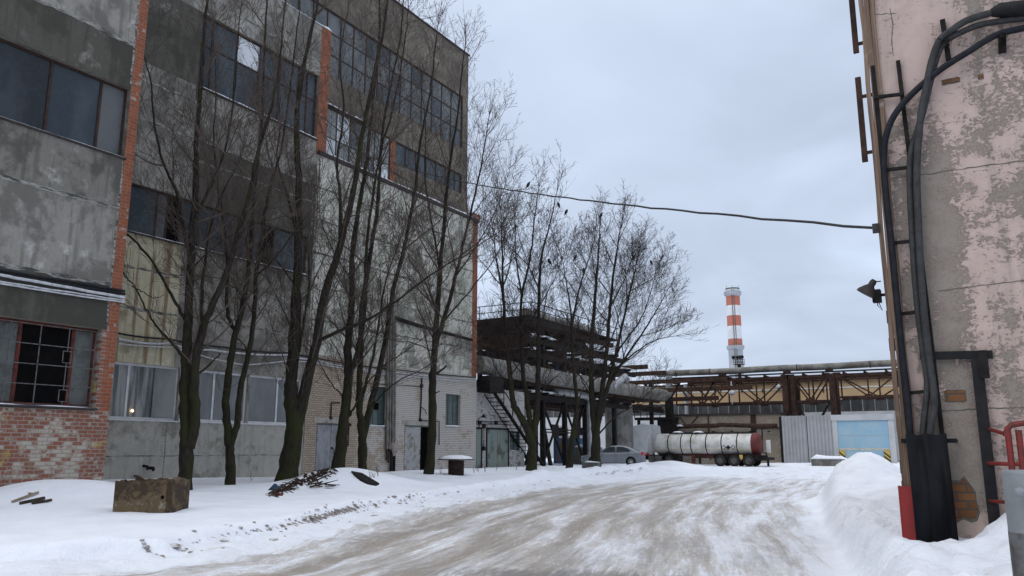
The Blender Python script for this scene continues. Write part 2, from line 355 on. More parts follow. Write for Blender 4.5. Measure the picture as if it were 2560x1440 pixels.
# ------------------------------------------------------------------ mesh helpers
ORG = {}
class MB:
    def __init__(s): s.v = []; s.f = []; s.mi = []; s.sm = []; s.cur = 0; s.smooth = False
    def add(s, vs, fs):
        b = len(s.v); s.v.extend([tuple(x) for x in vs])
        for f in fs:
            s.f.append(tuple(b + i for i in f)); s.mi.append(s.cur); s.sm.append(s.smooth)
    def box(s, lo, hi):
        (x0, y0, z0), (x1, y1, z1) = lo, hi
        s.add([(x0, y0, z0), (x1, y0, z0), (x1, y1, z0), (x0, y1, z0), (x0, y0, z1), (x1, y0, z1), (x1, y1, z1), (x0, y1, z1)],
              [(0, 3, 2, 1), (4, 5, 6, 7), (0, 1, 5, 4), (1, 2, 6, 5), (2, 3, 7, 6), (3, 0, 4, 7)])
    def bar(s, p, q, w, h=None, up=(0, 0, 1)):
        h = h or w; p = Vector(p); q = Vector(q); d = (q - p).normalized(); u = Vector(up)
        a = d.cross(u)
        if a.length < 1e-3: a = d.cross(Vector((1, 0, 0)))
        a.normalize(); b = a.cross(d); a = a * w / 2; b = b * h / 2
        s.add([p - a - b, p + a - b, p + a + b, p - a + b, q - a - b, q + a - b, q + a + b, q - a + b],
              [(0, 1, 2, 3), (7, 6, 5, 4), (0, 4, 5, 1), (1, 5, 6, 2), (2, 6, 7, 3), (3, 7, 4, 0)])
    def tube(s, pts, r, n=10, cap=True):
        pts = [Vector(p) for p in pts]; k = len(pts)
        rs = r if isinstance(r, (list, tuple)) else [r] * k
        vs = []; a = None
        for i, p in enumerate(pts):
            d = (pts[min(i + 1, k - 1)] - pts[max(i - 1, 0)]).normalized()
            if a is None:
                a = d.cross(Vector((0, 0, 1)) if abs(d.z) < .9 else Vector((1, 0, 0))).normalized()
            a = (a - d * a.dot(d)).normalized(); b = d.cross(a)
            for j in range(n):
                t = 2 * math.pi * j / n
                vs.append(p + (a * math.cos(t) + b * math.sin(t)) * rs[i])
        fs = [(i * n + j, i * n + (j + 1) % n, (i + 1) * n + (j + 1) % n, (i + 1) * n + j) for i in range(k - 1) for j in range(n)]
        sv = s.smooth; s.smooth = True; s.add(vs, fs); s.smooth = False
        if cap:
            s.add(vs[:n], [tuple(range(n))[::-1]]); s.add(vs[-n:], [tuple(range(n))])
        s.smooth = sv
    def lathe(s, prof, c=(0, 0, 0), n=24, axis='z', flat=False):
        c = Vector(c); vs = []
        for r, z in prof:
            for j in range(n):
                t = 2 * math.pi * j / n; x, y = r * math.cos(t), r * math.sin(t)
                p = {'z': (x, y, z), 'y': (x, z, y), 'x': (z, x, y)}[axis]
                vs.append(c + Vector(p))
        k = len(prof)
        fs = [(i * n + j, i * n + (j + 1) % n, (i + 1) * n + (j + 1) % n, (i + 1) * n + j) for i in range(k - 1) for j in range(n)]
        sv = s.smooth; s.smooth = not flat; s.add(vs, fs); s.smooth = sv
    def prism(s, poly, o, u, v, w):
        """poly in (u,v) extruded along w"""
        o, u, v, w = Vector(o), Vector(u), Vector(v), Vector(w); n = len(poly)
        a = [o + u * x + v * y for x, y in poly]; b = [p + w for p in a]
        s.add(a + b, [tuple(range(n))[::-1], tuple(range(n, 2 * n))] + [(i, (i + 1) % n, n + (i + 1) % n, n + i) for i in range(n)])
    def loft(s, rings, closed=True, caps=True):
        n = len(rings[0]); vs = [p for r in rings for p in r]
        m = n if closed else n - 1
        fs = [(i * n + j, i * n + (j + 1) % n, (i + 1) * n + (j + 1) % n, (i + 1) * n + j) for i in range(len(rings) - 1) for j in range(m)]
        s.add(vs, fs)
        if caps:
            s.add(rings[0], [tuple(range(n))[::-1]]); s.add(rings[-1], [tuple(range(n))])
    def build(s, name, mats, parent=None, org=None, label=None, **props):
        if isinstance(mats, str): mats = [mats]
        o_ = Vector(ORG[parent.name]) if parent is not None else Vector(org if org is not None else (0, 0, 0))
        me = bpy.data.meshes.new(name)
        co = np.array(s.v, dtype=np.float64).reshape(-1, 3) - np.array(o_)
        me.from_pydata(co.tolist(), [], s.f)
        for m in mats: me.materials.append(MATS[m])
        me.polygons.foreach_set('material_index', np.array(s.mi, dtype=np.int32))
        me.polygons.foreach_set('use_smooth', np.array(s.sm, dtype=bool))
        me.update()
        o = bpy.data.objects.new(name, me); COL.objects.link(o)
        if parent is not None: o.parent = parent
        else: o.location = o_
        ORG[o.name] = tuple(o_)
        if label: o['label'] = label
        for k, v in props.items(): o[k] = v
        return o
def thing(name, loc, label, cat, group=None, local=False, rotz=0.0):
    o = bpy.data.objects.new(name, None); COL.objects.link(o)
    o.location = loc; o.rotation_euler = (0, 0, rotz); o.empty_display_size = .3
    o['label'] = label; o['category'] = cat
    if group: o['group'] = group
    ORG[o.name] = (0, 0, 0) if local else tuple(loc)
    return o
def one(mb, name, mats, org, label, cat, group=None):
    o = mb.build(name, mats, None, org, label, category=cat)
    if group: o['group'] = group
    return o
def struct(mb, name, mats, org=(0, 0, 0)):
    o = mb.build(name, mats, None, org); o['kind'] = 'structure'; return o
def copy_tree(o, parent=None):
    c = o.copy(); COL.objects.link(c); c.parent = parent
    ORG[c.name] = ORG.get(o.name, (0, 0, 0))
    for ch in [x for x in bpy.data.objects if x.parent == o]: copy_tree(ch, c)
    return c

# value noise
_T = rng.random((256, 256))
def vn(x, y):
    x = np.asarray(x, float); y = np.asarray(y, float)
    xi = np.floor(x).astype(int); yi = np.floor(y).astype(int); fx = x - xi; fy = y - yi
    fx = fx * fx * (3 - 2 * fx); fy = fy * fy * (3 - 2 * fy)
    a = _T[xi & 255, yi & 255]; b = _T[(xi + 1) & 255, yi & 255]; c = _T[xi & 255, (yi + 1) & 255]; d = _T[(xi + 1) & 255, (yi + 1) & 255]
    return (a * (1 - fx) + b * fx) * (1 - fy) + (c * (1 - fx) + d * fx) * fy - .5
def fbm(x, y, o=4):
    s = 0; a = 1.0
    for i in range(o):
        s = s + a * vn(x * 2 ** i + 17 * i, y * 2 ** i + 31 * i); a *= .5
    return s
def sst(a, b, x):
    t = np.clip((np.asarray(x, float) - a) / (b - a), 0, 1); return t * t * (3 - 2 * t)
# ------------------------------------------------------------------ sky and light
w = bpy.data.worlds.new('World'); scene.world = w; w.use_nodes = True
nt = w.node_tree; N = nt.nodes; L = nt.links
bg = N['Background']; wo = N['World Output']
sky = N.new('ShaderNodeTexSky'); sky.sky_type = 'NISHITA'; sky.sun_disc = False
SUN_EL, SUN_AZ = R(42), R(205)
sky.sun_elevation = SUN_EL; sky.sun_rotation = SUN_AZ; sky.air_density = 1.4; sky.dust_density = 2.0
L.new(sky.outputs[0], bg.inputs[0]); bg.inputs[1].default_value = .06
tc = N.new('ShaderNodeTexCoord'); sp_ = N.new('ShaderNodeSeparateXYZ'); L.new(tc.outputs['Generated'], sp_.inputs[0])
def wm(op, a, b):
    n = N.new('ShaderNodeMath'); n.operation = op
    for i, v in enumerate((a, b)):
        if isinstance(v, (int, float)): n.inputs[i].default_value = v
        else: L.new(v, n.inputs[i])
    return n.outputs[0]
zz = wm('ADD', wm('MAXIMUM', sp_.outputs[2], 0.0), .22)
cx = wm('DIVIDE', sp_.outputs[0], zz); cy = wm('DIVIDE', sp_.outputs[1], zz)
cb = N.new('ShaderNodeCombineXYZ'); L.new(cx, cb.inputs[0]); L.new(cy, cb.inputs[1])
def wnoise(scale, det, off):
    mp = N.new('ShaderNodeMapping'); mp.inputs['Location'].default_value = off; L.new(cb.outputs[0], mp.inputs[0])
    n = N.new('ShaderNodeTexNoise'); n.inputs['Scale'].default_value = scale; n.inputs['Detail'].default_value = det
    n.inputs['Roughness'].default_value = .5; n.inputs['Distortion'].default_value = .6
    L.new(mp.outputs[0], n.inputs['Vector']); return n.outputs['Fac']
def wramp(f, lo, hi, a=0.0, b=1.0):
    n = N.new('ShaderNodeMapRange'); n.interpolation_type = 'SMOOTHSTEP'; L.new(f, n.inputs['Value'])
    for k, v in (('From Min', lo), ('From Max', hi), ('To Min', a), ('To Max', b)): n.inputs[k].default_value = v
    return n.outputs[0]
def wmix(f, a, b):
    n = N.new('ShaderNodeMix'); n.data_type = 'RGBA'
    for i, v in ((0, f), (6, a), (7, b)):
        if isinstance(v, (int, float)): n.inputs[i].default_value = v
        elif isinstance(v, tuple): n.inputs[i].default_value = (*v, 1)
        else: L.new(v, n.inputs[i])
    return n.outputs[2]
cl = wm('ADD', wm('MULTIPLY', wnoise(.55, 4, (1.3, 4.1, 0)), .7), wm('MULTIPLY', wnoise(1.7, 5, (5, 2, 3)), .3))
cc = wmix(wramp(cl, .38, .62), (.39, .452, .57), (.52, .60, .745))
cc = wmix(wm('MULTIPLY', wramp(wnoise(.9, 4, (8.2, 3.3, 1)), .52, .7), .6), cc, (.60, .70, .86))
# an overcast sky is brightest overhead
cc2 = wmix(wramp(sp_.outputs[2], .45, .95), cc, (1.12, 1.16, 1.25))
bg2 = N.new('ShaderNodeBackground'); L.new(cc2, bg2.inputs[0]); bg2.inputs[1].default_value = 1.3
ms = N.new('ShaderNodeMixShader'); ms.inputs[0].default_value = .9
L.new(bg.outputs[0], ms.inputs[1]); L.new(bg2.outputs[0], ms.inputs[2]); L.new(ms.outputs[0], wo.inputs[0])
sl = bpy.data.lights.new('sun', 'SUN'); sl.energy = .75; sl.angle = R(40); sl.color = (1.0, .975, .94)
so = bpy.data.objects.new('sun', sl); COL.objects.link(so)
sd = Vector((math.sin(SUN_AZ) * math.cos(SUN_EL), math.cos(SUN_AZ) * math.cos(SUN_EL), math.sin(SUN_EL)))
so.rotation_euler = sd.to_track_quat('Z', 'Y').to_euler(); so.location = (0, 0, 60)
scene.view_settings.view_transform = 'Standard'; scene.view_settings.look = 'None'
scene.view_settings.exposure = 0.1; scene.view_settings.gamma = 1.0

# ------------------------------------------------------------------ ground
XA, XB, XT = -20.6, -27.1, -27.85
RIDGE = ([-50, 0, 5.8, 7.75, 13.5, 16.5, 25, 40.6, 50, 58, 70, 90], [-11.6, -11.5, -11.1, -10.2, -12.3, -13.5, -16.1, -18.6, -19.6, -23, -30, -40])
RGT = ([-50, 4, 7, 10.7, 13.6, 17.6, 25.8, 30, 34, 45, 70, 400], [-.6, -.8, -1.15, -1.6, -2.25, -3.2, -4.75, -4.6, -3.2, 1, 6, 60])
def terrain(x, y):
    x = np.asarray(x, float); y = np.asarray(y, float)
    wob = .25 * fbm(x * .35, y * .35, 3)
    d = np.interp(y, *RIDGE) - x + wob
    tgt = np.interp(y, [5, 16, 22, 30, 45, 58, 66, 80], [.34, .36, .46, .58, .62, .55, .3, .3])
    tgt = tgt + (np.interp(y, [5, 16, 26, 45, 60], [.45, .5, .3, .36, .3]) - tgt) * sst(-22.5, -25.5, x)
    hl = .1 + .17 * sst(-.12, .2, d) + (tgt - .27) * sst(.2, 7, d)
    h = np.where(d > -.12, hl, .1 * sst(-3.2, -.12, d))
    # lip of the ploughed edge
    h = h + .07 * np.exp(-((d - .12) / .22) ** 2) * (.5 + 1.2 * np.clip(vn(x * 1.1 + 5, y * 1.1) + .3, 0, 1)) * sst(70, 50, y)
    # ploughed berm far along the edge
    h = h + (.22 + .3 * vn(x * .9, y * .9)) * np.exp(-((d - .4) / 1.0) ** 2) * sst(26, 34, y) * sst(66, 58, y)
    def hump(cx, cy, sx, sy, a, p=2.0):
        return a * np.exp(-(((x - cx) / sx) ** 2 + ((y - cy) / sy) ** 2) ** (p / 2))
    h = h + hump(-19.2, 11.6, 1.9, 1.7, .46, 2.6)
    h = h + hump(-18.4, 20.2, 1.35, 1.9, .52, 2.0)
    h = h + hump(-17.6, 22.0, 1.3, 1.6, .16)
    # right hand bank and heap
    dr = x - np.interp(y, *RGT) + .18 * fbm(x * .8 + 9, y * .8, 3)
    m = sst(52, 38, y)
    h = h + m * (.44 * sst(0, .5, dr) + .12 * sst(.8, 2.2, dr)) * sst(33, 27, y)
    h = h + hump(-3.3, 24.8, 1.0, 2.0, 1.0, 1.7) + hump(-1.9, 30.5, 1.6, 1.8, .95, 1.9) + hump(-2.0, 19.0, .9, 2.4, .16)
    h = h + hump(.5, 10.6, .75, .9, .42, 2.4)
    h = h + hump(-24.7, 68.6, 2.4, .9, .5) + hump(-27.5, 66.5, 1.6, .9, .3)
    # drifts along the sheds
    sh = sst(72.8, 76, y) * sst(-21, -18.5, x)
    h = h + sh * (.22 + .1 * fbm(x * .4, y * .4, 2))
    pk = sst(51.8, 53.6, y) * sst(63, 60, y) * sst(-31, -29, x) * sst(-18, -20, x)
    h = h * (1 - pk) + .25 * pk
    h = h + .03 * fbm(x * .5, y * .5, 3)
    snowy = np.maximum(sst(-1.2, .3, d), sst(-.2, .5, dr) * m)
    h = h + (.035 * fbm(x * 1.6, y * 1.6, 3)) * snowy
    rough = sst(.0, .5, dr) * m * sst(3.2, .4, dr)
    h = h + .09 * np.exp(-((dr - .25) / .22) ** 2) * m * (.6 + 1.3 * vn(x * 2.3, y * 2.3))
    h = h + rough * ((.13 + .1 * sst(17, 12, y)) * fbm(x * 2.6, y * 2.6, 4) + .11 * np.abs(vn(x * 5.5, y * 5.5)) - .05 * np.abs(vn(x * 2.1 + 3, y * 1.7)))
    ru_ = ru = (x - np.interp(y, *RIDGE))
    shelf = sst(-3.4, -1.0, d) * sst(.1, -.3, d)
    h = h + shelf * (.12 * fbm(x * 2.6, y * 2.2, 4) + .04 * vn((x + y * .3) * 5.5, y * .7))
    for c_ in (2.2, 3.9, 5.4, 7.0): h = h - .035 * np.exp(-((ru_ - c_ + .5 * vn(y * .08, x * 0)) / .2) ** 2) * sst(60, 45, y)
    h = h + (1 - snowy) * (.022 * vn(ru * 2.8, y * .22) + .012 * vn(ru * 8, y * .9) + .01 * fbm(x * 2, y * 1.2, 3))
    return h
def H(x, y): return float(terrain(np.array([x]), np.array([y]))[0])
def axis(segs):
    out = []
    for a, b, s in segs: out += list(np.arange(a, b - 1e-6, s))
    return np.array(out + [segs[-1][1]])
gx = axis([(-700, -60, 40), (-60, -34, 2), (-34, -23, .4), (-23, -15, .16), (-15, 2.2, .085), (2.2, 8, .4), (8, 40, 4), (40, 700, 40)])
gy = axis([(-200, 0, 20), (0, 4, .6), (4, 16, .085), (16, 30, .15), (30, 48, .25), (48, 80, .5), (80, 120, 4), (120, 900, 60)])
GX, GY = np.meshgrid(gx, gy, indexing='ij')
GZ = terrain(GX, GY)
nx, ny = GX.shape
dl = np.interp(GY, *RIDGE) - GX + .25 * fbm(GX * .35, GY * .35, 3)
drr = GX - np.interp(GY, *RGT)
road_v = (dl < -1.0) & ((drr < -.15) | (GY > 36)) & (GY < 76.5) & (GX > -36) & (GX < 12)
# traffic dirt, wet patch and soil amounts
wid = np.interp(GY, *RGT) - np.interp(GY, *RIDGE)
u = -dl / np.maximum(wid, 1)
u0_ = np.interp(GY, [6, 8, 12.5, 30], [.02, .02, .0, .04])
dirt = sst(u0_, u0_ + .2, u) * (1 - .22 * sst(.6, .9, u)) * (1 - sst(.93, 1.02, u)) * .68 + .05
ru_ = GX - np.interp(GY, *RIDGE)
for c_, a_ in ((2.2, .2), (3.9, .22), (5.4, .18), (7.0, .16)): dirt = dirt + a_ * np.exp(-((ru_ - c_ + .5 * vn(GY * .08, GX * 0)) / .28) ** 2) * sst(.05, .2, u) * sst(60, 45, GY)
dirt = np.where(GY > 45, .55 * sst(.05, .4, u) * sst(76, 71, GY), dirt)
dirt = dirt * (1 - .3 * sst(28, 45, GY)) * sst(3, 6, GY)
dirt = np.where(drr > 0, dirt * sst(.5, .0, drr), dirt)
wet = np.exp(-(((GX + 4.9) / 3.0) ** 2 + ((GY - 9.55 - (GX + 4.6) * .45) / 1.0) ** 2)) * 1.05
soil = np.exp(-((dl + .03) / .085) ** 2) * sst(6, 9, GY) * sst(30, 22, GY) * (.6 + .3 * np.exp(-((GY - 13.5) / 2.6) ** 2)) * (.95 + .6 * np.clip(vn(GY * .9, GX * .2) + .3, 0, 1))
soil = soil + .75 * np.exp(-((dl + .3) / .3) ** 2) * sst(36, 39, GY) * sst(52, 48, GY)
heapd = np.exp(-(((GX + 18.9) / .5) ** 2 + ((GY - 18.7) / 1.0) ** 2)) * .85
soil = np.clip(soil + heapd, 0, 1)
crustv = np.clip(sst(-3.6, -1.2, dl) * sst(.15, -.3, dl) + 1.25 * sst(-.1, .3, drr) * sst(52, 38, GY) * sst(4.0, 1.2, drr), 0, 1)
crustv = np.maximum(crustv, np.exp(-((dl - .3) / 1.0) ** 2) * sst(26, 34, GY) * sst(66, 58, GY))
def patch(name, sel, mat):
    fq = sel
    idx = -np.ones(nx * ny, int)
    ii, jj = np.nonzero(fq)
    q = np.stack([ii * ny + jj, (ii + 1) * ny + jj, (ii + 1) * ny + jj + 1, ii * ny + jj + 1], 1)
    used = np.unique(q); idx[used] = np.arange(len(used)); q = idx[q]
    me = bpy.data.meshes.new(name)
    co = np.stack([GX.ravel()[used], GY.ravel()[used], GZ.ravel()[used]], 1)
    me.vertices.add(len(used)); me.vertices.foreach_set('co', co.ravel())
    me.loops.add(q.size); me.loops.foreach_set('vertex_index', q.ravel().astype(np.int32))
    me.polygons.add(len(q)); me.polygons.foreach_set('loop_start', np.arange(0, q.size, 4, dtype=np.int32))
    me.polygons.foreach_set('use_smooth', np.ones(len(q), bool))
    me.update(calc_edges=True); me.validate()
    at = me.color_attributes.new('dirt', 'FLOAT_COLOR', 'POINT')
    at.data.foreach_set('color', np.stack([dirt.ravel()[used], wet.ravel()[used], soil.ravel()[used], crustv.ravel()[used]], 1).astype(np.float32).ravel())
    uvl = me.uv_layers.new(name='lane')
    ruv = (GX - np.interp(GY, *RIDGE) * .85).ravel()[used]
    uv = np.stack([ruv, GY.ravel()[used]], 1)[q.ravel()]
    uvl.data.foreach_set('uv', uv.astype(np.float32).ravel())
    me.materials.append(MATS[mat])
    o = bpy.data.objects.new(name, me); COL.objects.link(o); o['kind'] = 'structure'
    return o
rf = road_v[:-1, :-1] & road_v[1:, :-1] & road_v[1:, 1:] & road_v[:-1, 1:]
patch('road', rf, 'snow'); patch('ground', ~rf, 'snow')
# ------------------------------------------------------------------ facades
def facade(mb, axis, c, u0, u1, z0, z1, holes, depth, mfn=None, ucuts=(), zcuts=(), back=-1):
    """front of a wall in plane axis=c, with recessed openings; back = direction of the reveal"""
    us = sorted({u0, u1, *[h[0] for h in holes], *[h[1] for h in holes], *ucuts}); us = [u for u in us if u0 - 1e-6 <= u <= u1 + 1e-6]
    zs = sorted({z0, z1, *[h[2] for h in holes], *[h[3] for h in holes], *zcuts}); zs = [z for z in zs if z0 - 1e-6 <= z <= z1 + 1e-6]
    def P(u, z, d=0.0): return (c + d, u, z) if axis == 'x' else (u, c + d, z)
    for i in range(len(us) - 1):
        for j in range(len(zs) - 1):
            uc, zc = (us[i] + us[i + 1]) / 2, (zs[j] + zs[j + 1]) / 2
            if us[i + 1] - us[i] < 1e-5 or zs[j + 1] - zs[j] < 1e-5: continue
            if any(h[0] < uc < h[1] and h[2] < zc < h[3] for h in holes): continue
            mb.cur = mfn(uc, zc) if mfn else 0
            mb.add([P(us[i], zs[j]), P(us[i + 1], zs[j]), P(us[i + 1], zs[j + 1]), P(us[i], zs[j + 1])], [(0, 1, 2, 3)])
    for a, b, lo, hi in [h[:4] for h in holes]:
        mb.cur = mfn((a + b) / 2, lo - .05) if mfn else 0
        dd = depth * back
        for q in ([(a, lo), (b, lo)], [(b, lo), (b, hi)], [(b, hi), (a, hi)], [(a, hi), (a, lo)]):
            mb.add([P(*q[0]), P(*q[1]), P(*q[1], dd), P(*q[0], dd)], [(0, 1, 2, 3)])
    mb.cur = 0
def window(parent, axis, c, u0, u1, z0, z1, recess, frame_mat, panes, us=(), zs=(), fw=.06, ft=.07, back=-1, name='window', sill=None, snow=None):
    """frame with mullions; panes(i,j) -> material name; sill=(depth,mat); snow=amount"""
    f = MB(); cc = c + recess * back
    def B(a, b, lo, hi, d0, d1):
        d0, d1 = sorted((cc + d0 * back, cc + d1 * back))
        return ((d0, a, lo), (d1, b, hi)) if axis == 'x' else ((a, d0, lo), (b, d1, hi))
    ue = [u0, *us, u1]; ze = [z0, *zs, z1]
    f.box(*B(u0, u1, z0, z0 + fw, 0, ft)); f.box(*B(u0, u1, z1 - fw, z1, 0, ft))
    f.box(*B(u0, u0 + fw, z0 + fw, z1 - fw, 0, ft)); f.box(*B(u1 - fw, u1, z0 + fw, z1 - fw, 0, ft))
    for u in us: f.box(*B(u - fw / 2, u + fw / 2, z0 + fw, z1 - fw, .003, ft))
    for z in zs: f.box(*B(u0 + fw, u1 - fw, z - fw * .4, z + fw * .4, .006, ft - .004))
    w_ = f.build(name, frame_mat, parent)
    groups = {}
    for i in range(len(ue) - 1):
        for j in range(len(ze) - 1):
            g = panes(i, j)
            if g is None: continue
            t = .001 * ((i * 7 + j * 3) % 5)
            mb = groups.setdefault(g, MB())
            tl = random.uniform(-.004, .004)
            mb.box(*B(ue[i] + fw * .5, ue[i + 1] - fw * .5, ze[j] + fw * .4, ze[j + 1] - fw * .4, .03 + t, .04 + t))
    for g, mb in groups.items(): mb.build('pane', g, w_)
    if sill:
        mb = MB(); mb.box(*B(u0 - .04, u1 + .04, z0 - .05, z0 - .002, -recess - sill[0], 0)); mb.build('sill', sill[1], w_)
        if snow:
            mb = MB(); n = max(4, int((u1 - u0) / .18)); d0 = -recess - sill[0] + .01
            rings = []
            for k in range(n + 1):
                u = u0 + (u1 - u0) * k / n
                hh = max(.004, snow * (.55 + 1.3 * (float(vn(u * 1.7 + z0 * 3, z0)) + .0)))
                if k in (0, n): hh = .003
                pts = [(d0, 0), (d0 - .01, hh * .6), (d0 + .04, hh), (-.01, hh * .9), (-.01, 0)]
                rings.append([((cc + a * back, u, z0 + .001 + b) if axis == 'x' else (u, cc + a * back, z0 + .001 + b)) for a, b in pts])
            mb.smooth = True; mb.loft(rings); mb.build('snow_cover', 'snow_cap', w_)
    return w_
def snow_strip(parent, axis, c0, c1, u0, u1, z, h, seed=0.0, name='snow_cover', step=.2, thin=.12):
    mb = MB(); n = max(6, int((u1 - u0) / step)); rings = []
    for k in range(n + 1):
        u = u0 + (u1 - u0) * k / n
        hh = h * max(thin, .65 + 1.2 * float(vn(u * 1.3 + seed, seed)))
        if k in (0, n): hh = h * .15
        m = (c0 + c1) / 2
        pts = [(c0, 0), (c0 + (c1 - c0) * .06, hh * .75), (m, hh), (c1 - (c1 - c0) * .06, hh * .75), (c1, 0)]
        rings.append([((a, u, z + b) if axis == 'x' else (u, a, z + b)) for a, b in pts])
    mb.smooth = True; mb.loft(rings)
    return mb.build(name, 'snow_cap', parent)
def joint_strip(mb, X, u0, u1, z, hgt=.05, proud=.006, vertical=False):
    """a crumbly mortar joint: narrow proud ribbon with an uneven edge"""
    n = max(3, int(abs(u1 - u0) / .22)); t = []; b = []
    for k in range(n + 1):
        u = u0 + (u1 - u0) * k / n; j = float(vn(u * 5 + z * 13, z * 7)); j2 = float(vn(u * 6 + z * 3, z * 5 + 9))
        t.append((X + proud, u, z + hgt * (.5 + j)) if not vertical else (X + proud, z + hgt * (.5 + j), u))
        b.append((X + proud, u, z - hgt * (.5 + j2)) if not vertical else (X + proud, z - hgt * (.5 + j2), u))
    vs = t + b; m = n + 1
    back = [(X - .01, p[1], p[2]) for p in vs]
    fs = [(k, k + 1, m + k + 1, m + k) for k in range(n)]
    o = 2 * m
    fs += [(k, o + k, o + k + 1, k + 1) for k in range(n)] + [(m + k, m + k + 1, o + m + k + 1, o + m + k) for k in range(n)]
    mb.add(vs + back, fs)
def cable_run(mb, pts, r, n=6, sag=0.0, seg=8, wob=0.0, seed=0):
    rr = random.Random(seed); out = []
    for a, b in zip(pts[:-1], pts[1:]):
        a, b = Vector(a), Vector(b)
        for k in range(seg):
            t = k / seg; p = a.lerp(b, t); p.z -= sag * 4 * t * (1 - t)
            if wob and k: p.z += rr.uniform(-wob, wob)
            out.append(p)
    out.append(Vector(pts[-1])); mb.tube(out, r, n)

# ------------------------------------------------------------------ projecting wing, far left
ZT_A = 15.0; YA1 = 13.5
zC = zx(212, 55, XA); w1t = zx(165, 155, XA); w1b = zx(160, 345, XA); zB = zx(150, 481, XA)
zD = zx(150, 688, XA); w2t = zx(130, 806, XA); w2b = zx(126, 1022, XA)
w1r = yx(318, 320, XA); w2r = yx(246, 940, XA); pl = yx(255, 940, XA) + .02
g = thing('factory_building', (XA, 8.0, 0), 'projecting grey concrete wing at the far left, with barred window over a painted brick base', 'building')
g_wing = g
def fA(u, z):
    if z < w2b: return 4
    if u > pl: return 5
    if z < w2t: return 4
    if z < zD: return 1
    if z < zB: return 2
    if z < w1b: return 0
    if z < zC: return 1
    return 2
mb = MB()
facade(mb, 'x', XA, -4, YA1, -.5, ZT_A, [(3.5, w1r, w1b, w1t), (6.2, w2r, w2b, w2t)], .34, fA, ucuts=(pl,), zcuts=(w2b, w2t, zD, zB, zC))
mb.cur = 5; mb.add([(XA, YA1, -.5), (XA - 9, YA1, -.5), (XA - 9, YA1, ZT_A), (XA, YA1, ZT_A)], [(0, 1, 2, 3)])
mb.cur = 0; mb.add([(XA, -4, -.5), (XA - 9, -4, -.5), (XA - 9, -4, ZT_A), (XA, -4, ZT_A)], [(3, 2, 1, 0)])
mb.add([(XA, -4, ZT_A), (XA - 9, -4, ZT_A), (XA - 9, YA1, ZT_A), (XA, YA1, ZT_A)], [(0, 3, 2, 1)])
mb.add([(XA - 9, -4, -.5), (XA - 9, -4, ZT_A), (XA - 9, YA1, ZT_A), (XA - 9, YA1, -.5)], [(0, 1, 2, 3)])
mb.build('wall', ['conc_grey', 'conc_dark', 'conc_mid', 'conc_light', 'brick_red', 'brick_pier'], g)
mb = MB()
for z in (zC, zB, zD): joint_strip(mb, XA, -4, pl - .05, z, .09)
joint_strip(mb, XA, w1t + .1, ZT_A, pl - .03, .05, vertical=True); joint_strip(mb, XA, w2t + .1, w1b - .1, pl - .03, .05, vertical=True)
mb.build('joint', 'joint', g)
m1, m2 = yx(130, 240, XA), yx(255, 290, XA); dm = m2 - m1
window(g, 'x', XA, 3.5, w1r, w1b, w1t, .16, 'frame_rust', lambda i, j: ['glass_blue', 'glass_dark', 'glass_blue', 'glass_blue', 'glass_blue', 'glass_blue', 'glass_blue', 'glass_grey'][(i * 3) % 7 if i < 7 else 7],
       us=[m1 - 5 * dm, m1 - 4 * dm, m1 - 3 * dm, m1 - 2 * dm, m1 - dm, m1, m2], fw=.07, sill=(.05, 'flashing'), snow=.02)
a1, a2 = yx(52, 930, XA), yx(188, 930, XA)
w = window(g, 'x', XA, 6.2, w2r, w2b + .06, w2t, .24, 'frame_red', lambda i, j: ['board_grey', 'glass_dark', 'board_grey', 'void_dark', 'board_grey'][i],
       us=[7.6, 8.6, a1, a2], fw=.09, sill=(.07, 'flashing'), snow=.05)
mb = MB(); xg = XA - .12
zlo, zhi = w2b + .1, w2t - .08; nu = 9; uu = [6.3 + (w2r - .1 - 6.3) * k / nu for k in range(nu + 1)]
for k in range(5): z = zlo + (zhi - zlo) * k / 4; mb.bar((xg, uu[0], z), (xg, uu[-1], z), .022)
for i, u in enumerate(uu):
    if i % 2: mb.bar((xg, u, zlo), (xg, u, zhi), .022)
    else:
        for k in range(4):
            z0 = zlo + (zhi - zlo) * k / 4; hz = (zhi - zlo) / 4
            if k % 2 == (i // 2) % 2:
                mb.bar((xg, u, z0), (xg, u, z0 + hz * .2), .02); mb.bar((xg, u, z0 + hz * .8), (xg, u, z0 + hz), .02)
                for du in (-.11, .11): mb.bar((xg, u + du, z0 + hz * .2), (xg, u + du, z0 + hz * .8), .02)
                for dz in (.2, .8): mb.bar((xg, u - .11, z0 + hz * dz), (xg, u + .11, z0 + hz * dz), .02)
            else: mb.bar((xg, u, z0), (xg, u, z0 + hz), .02)
mb.build('grille', 'steel_grille', w)
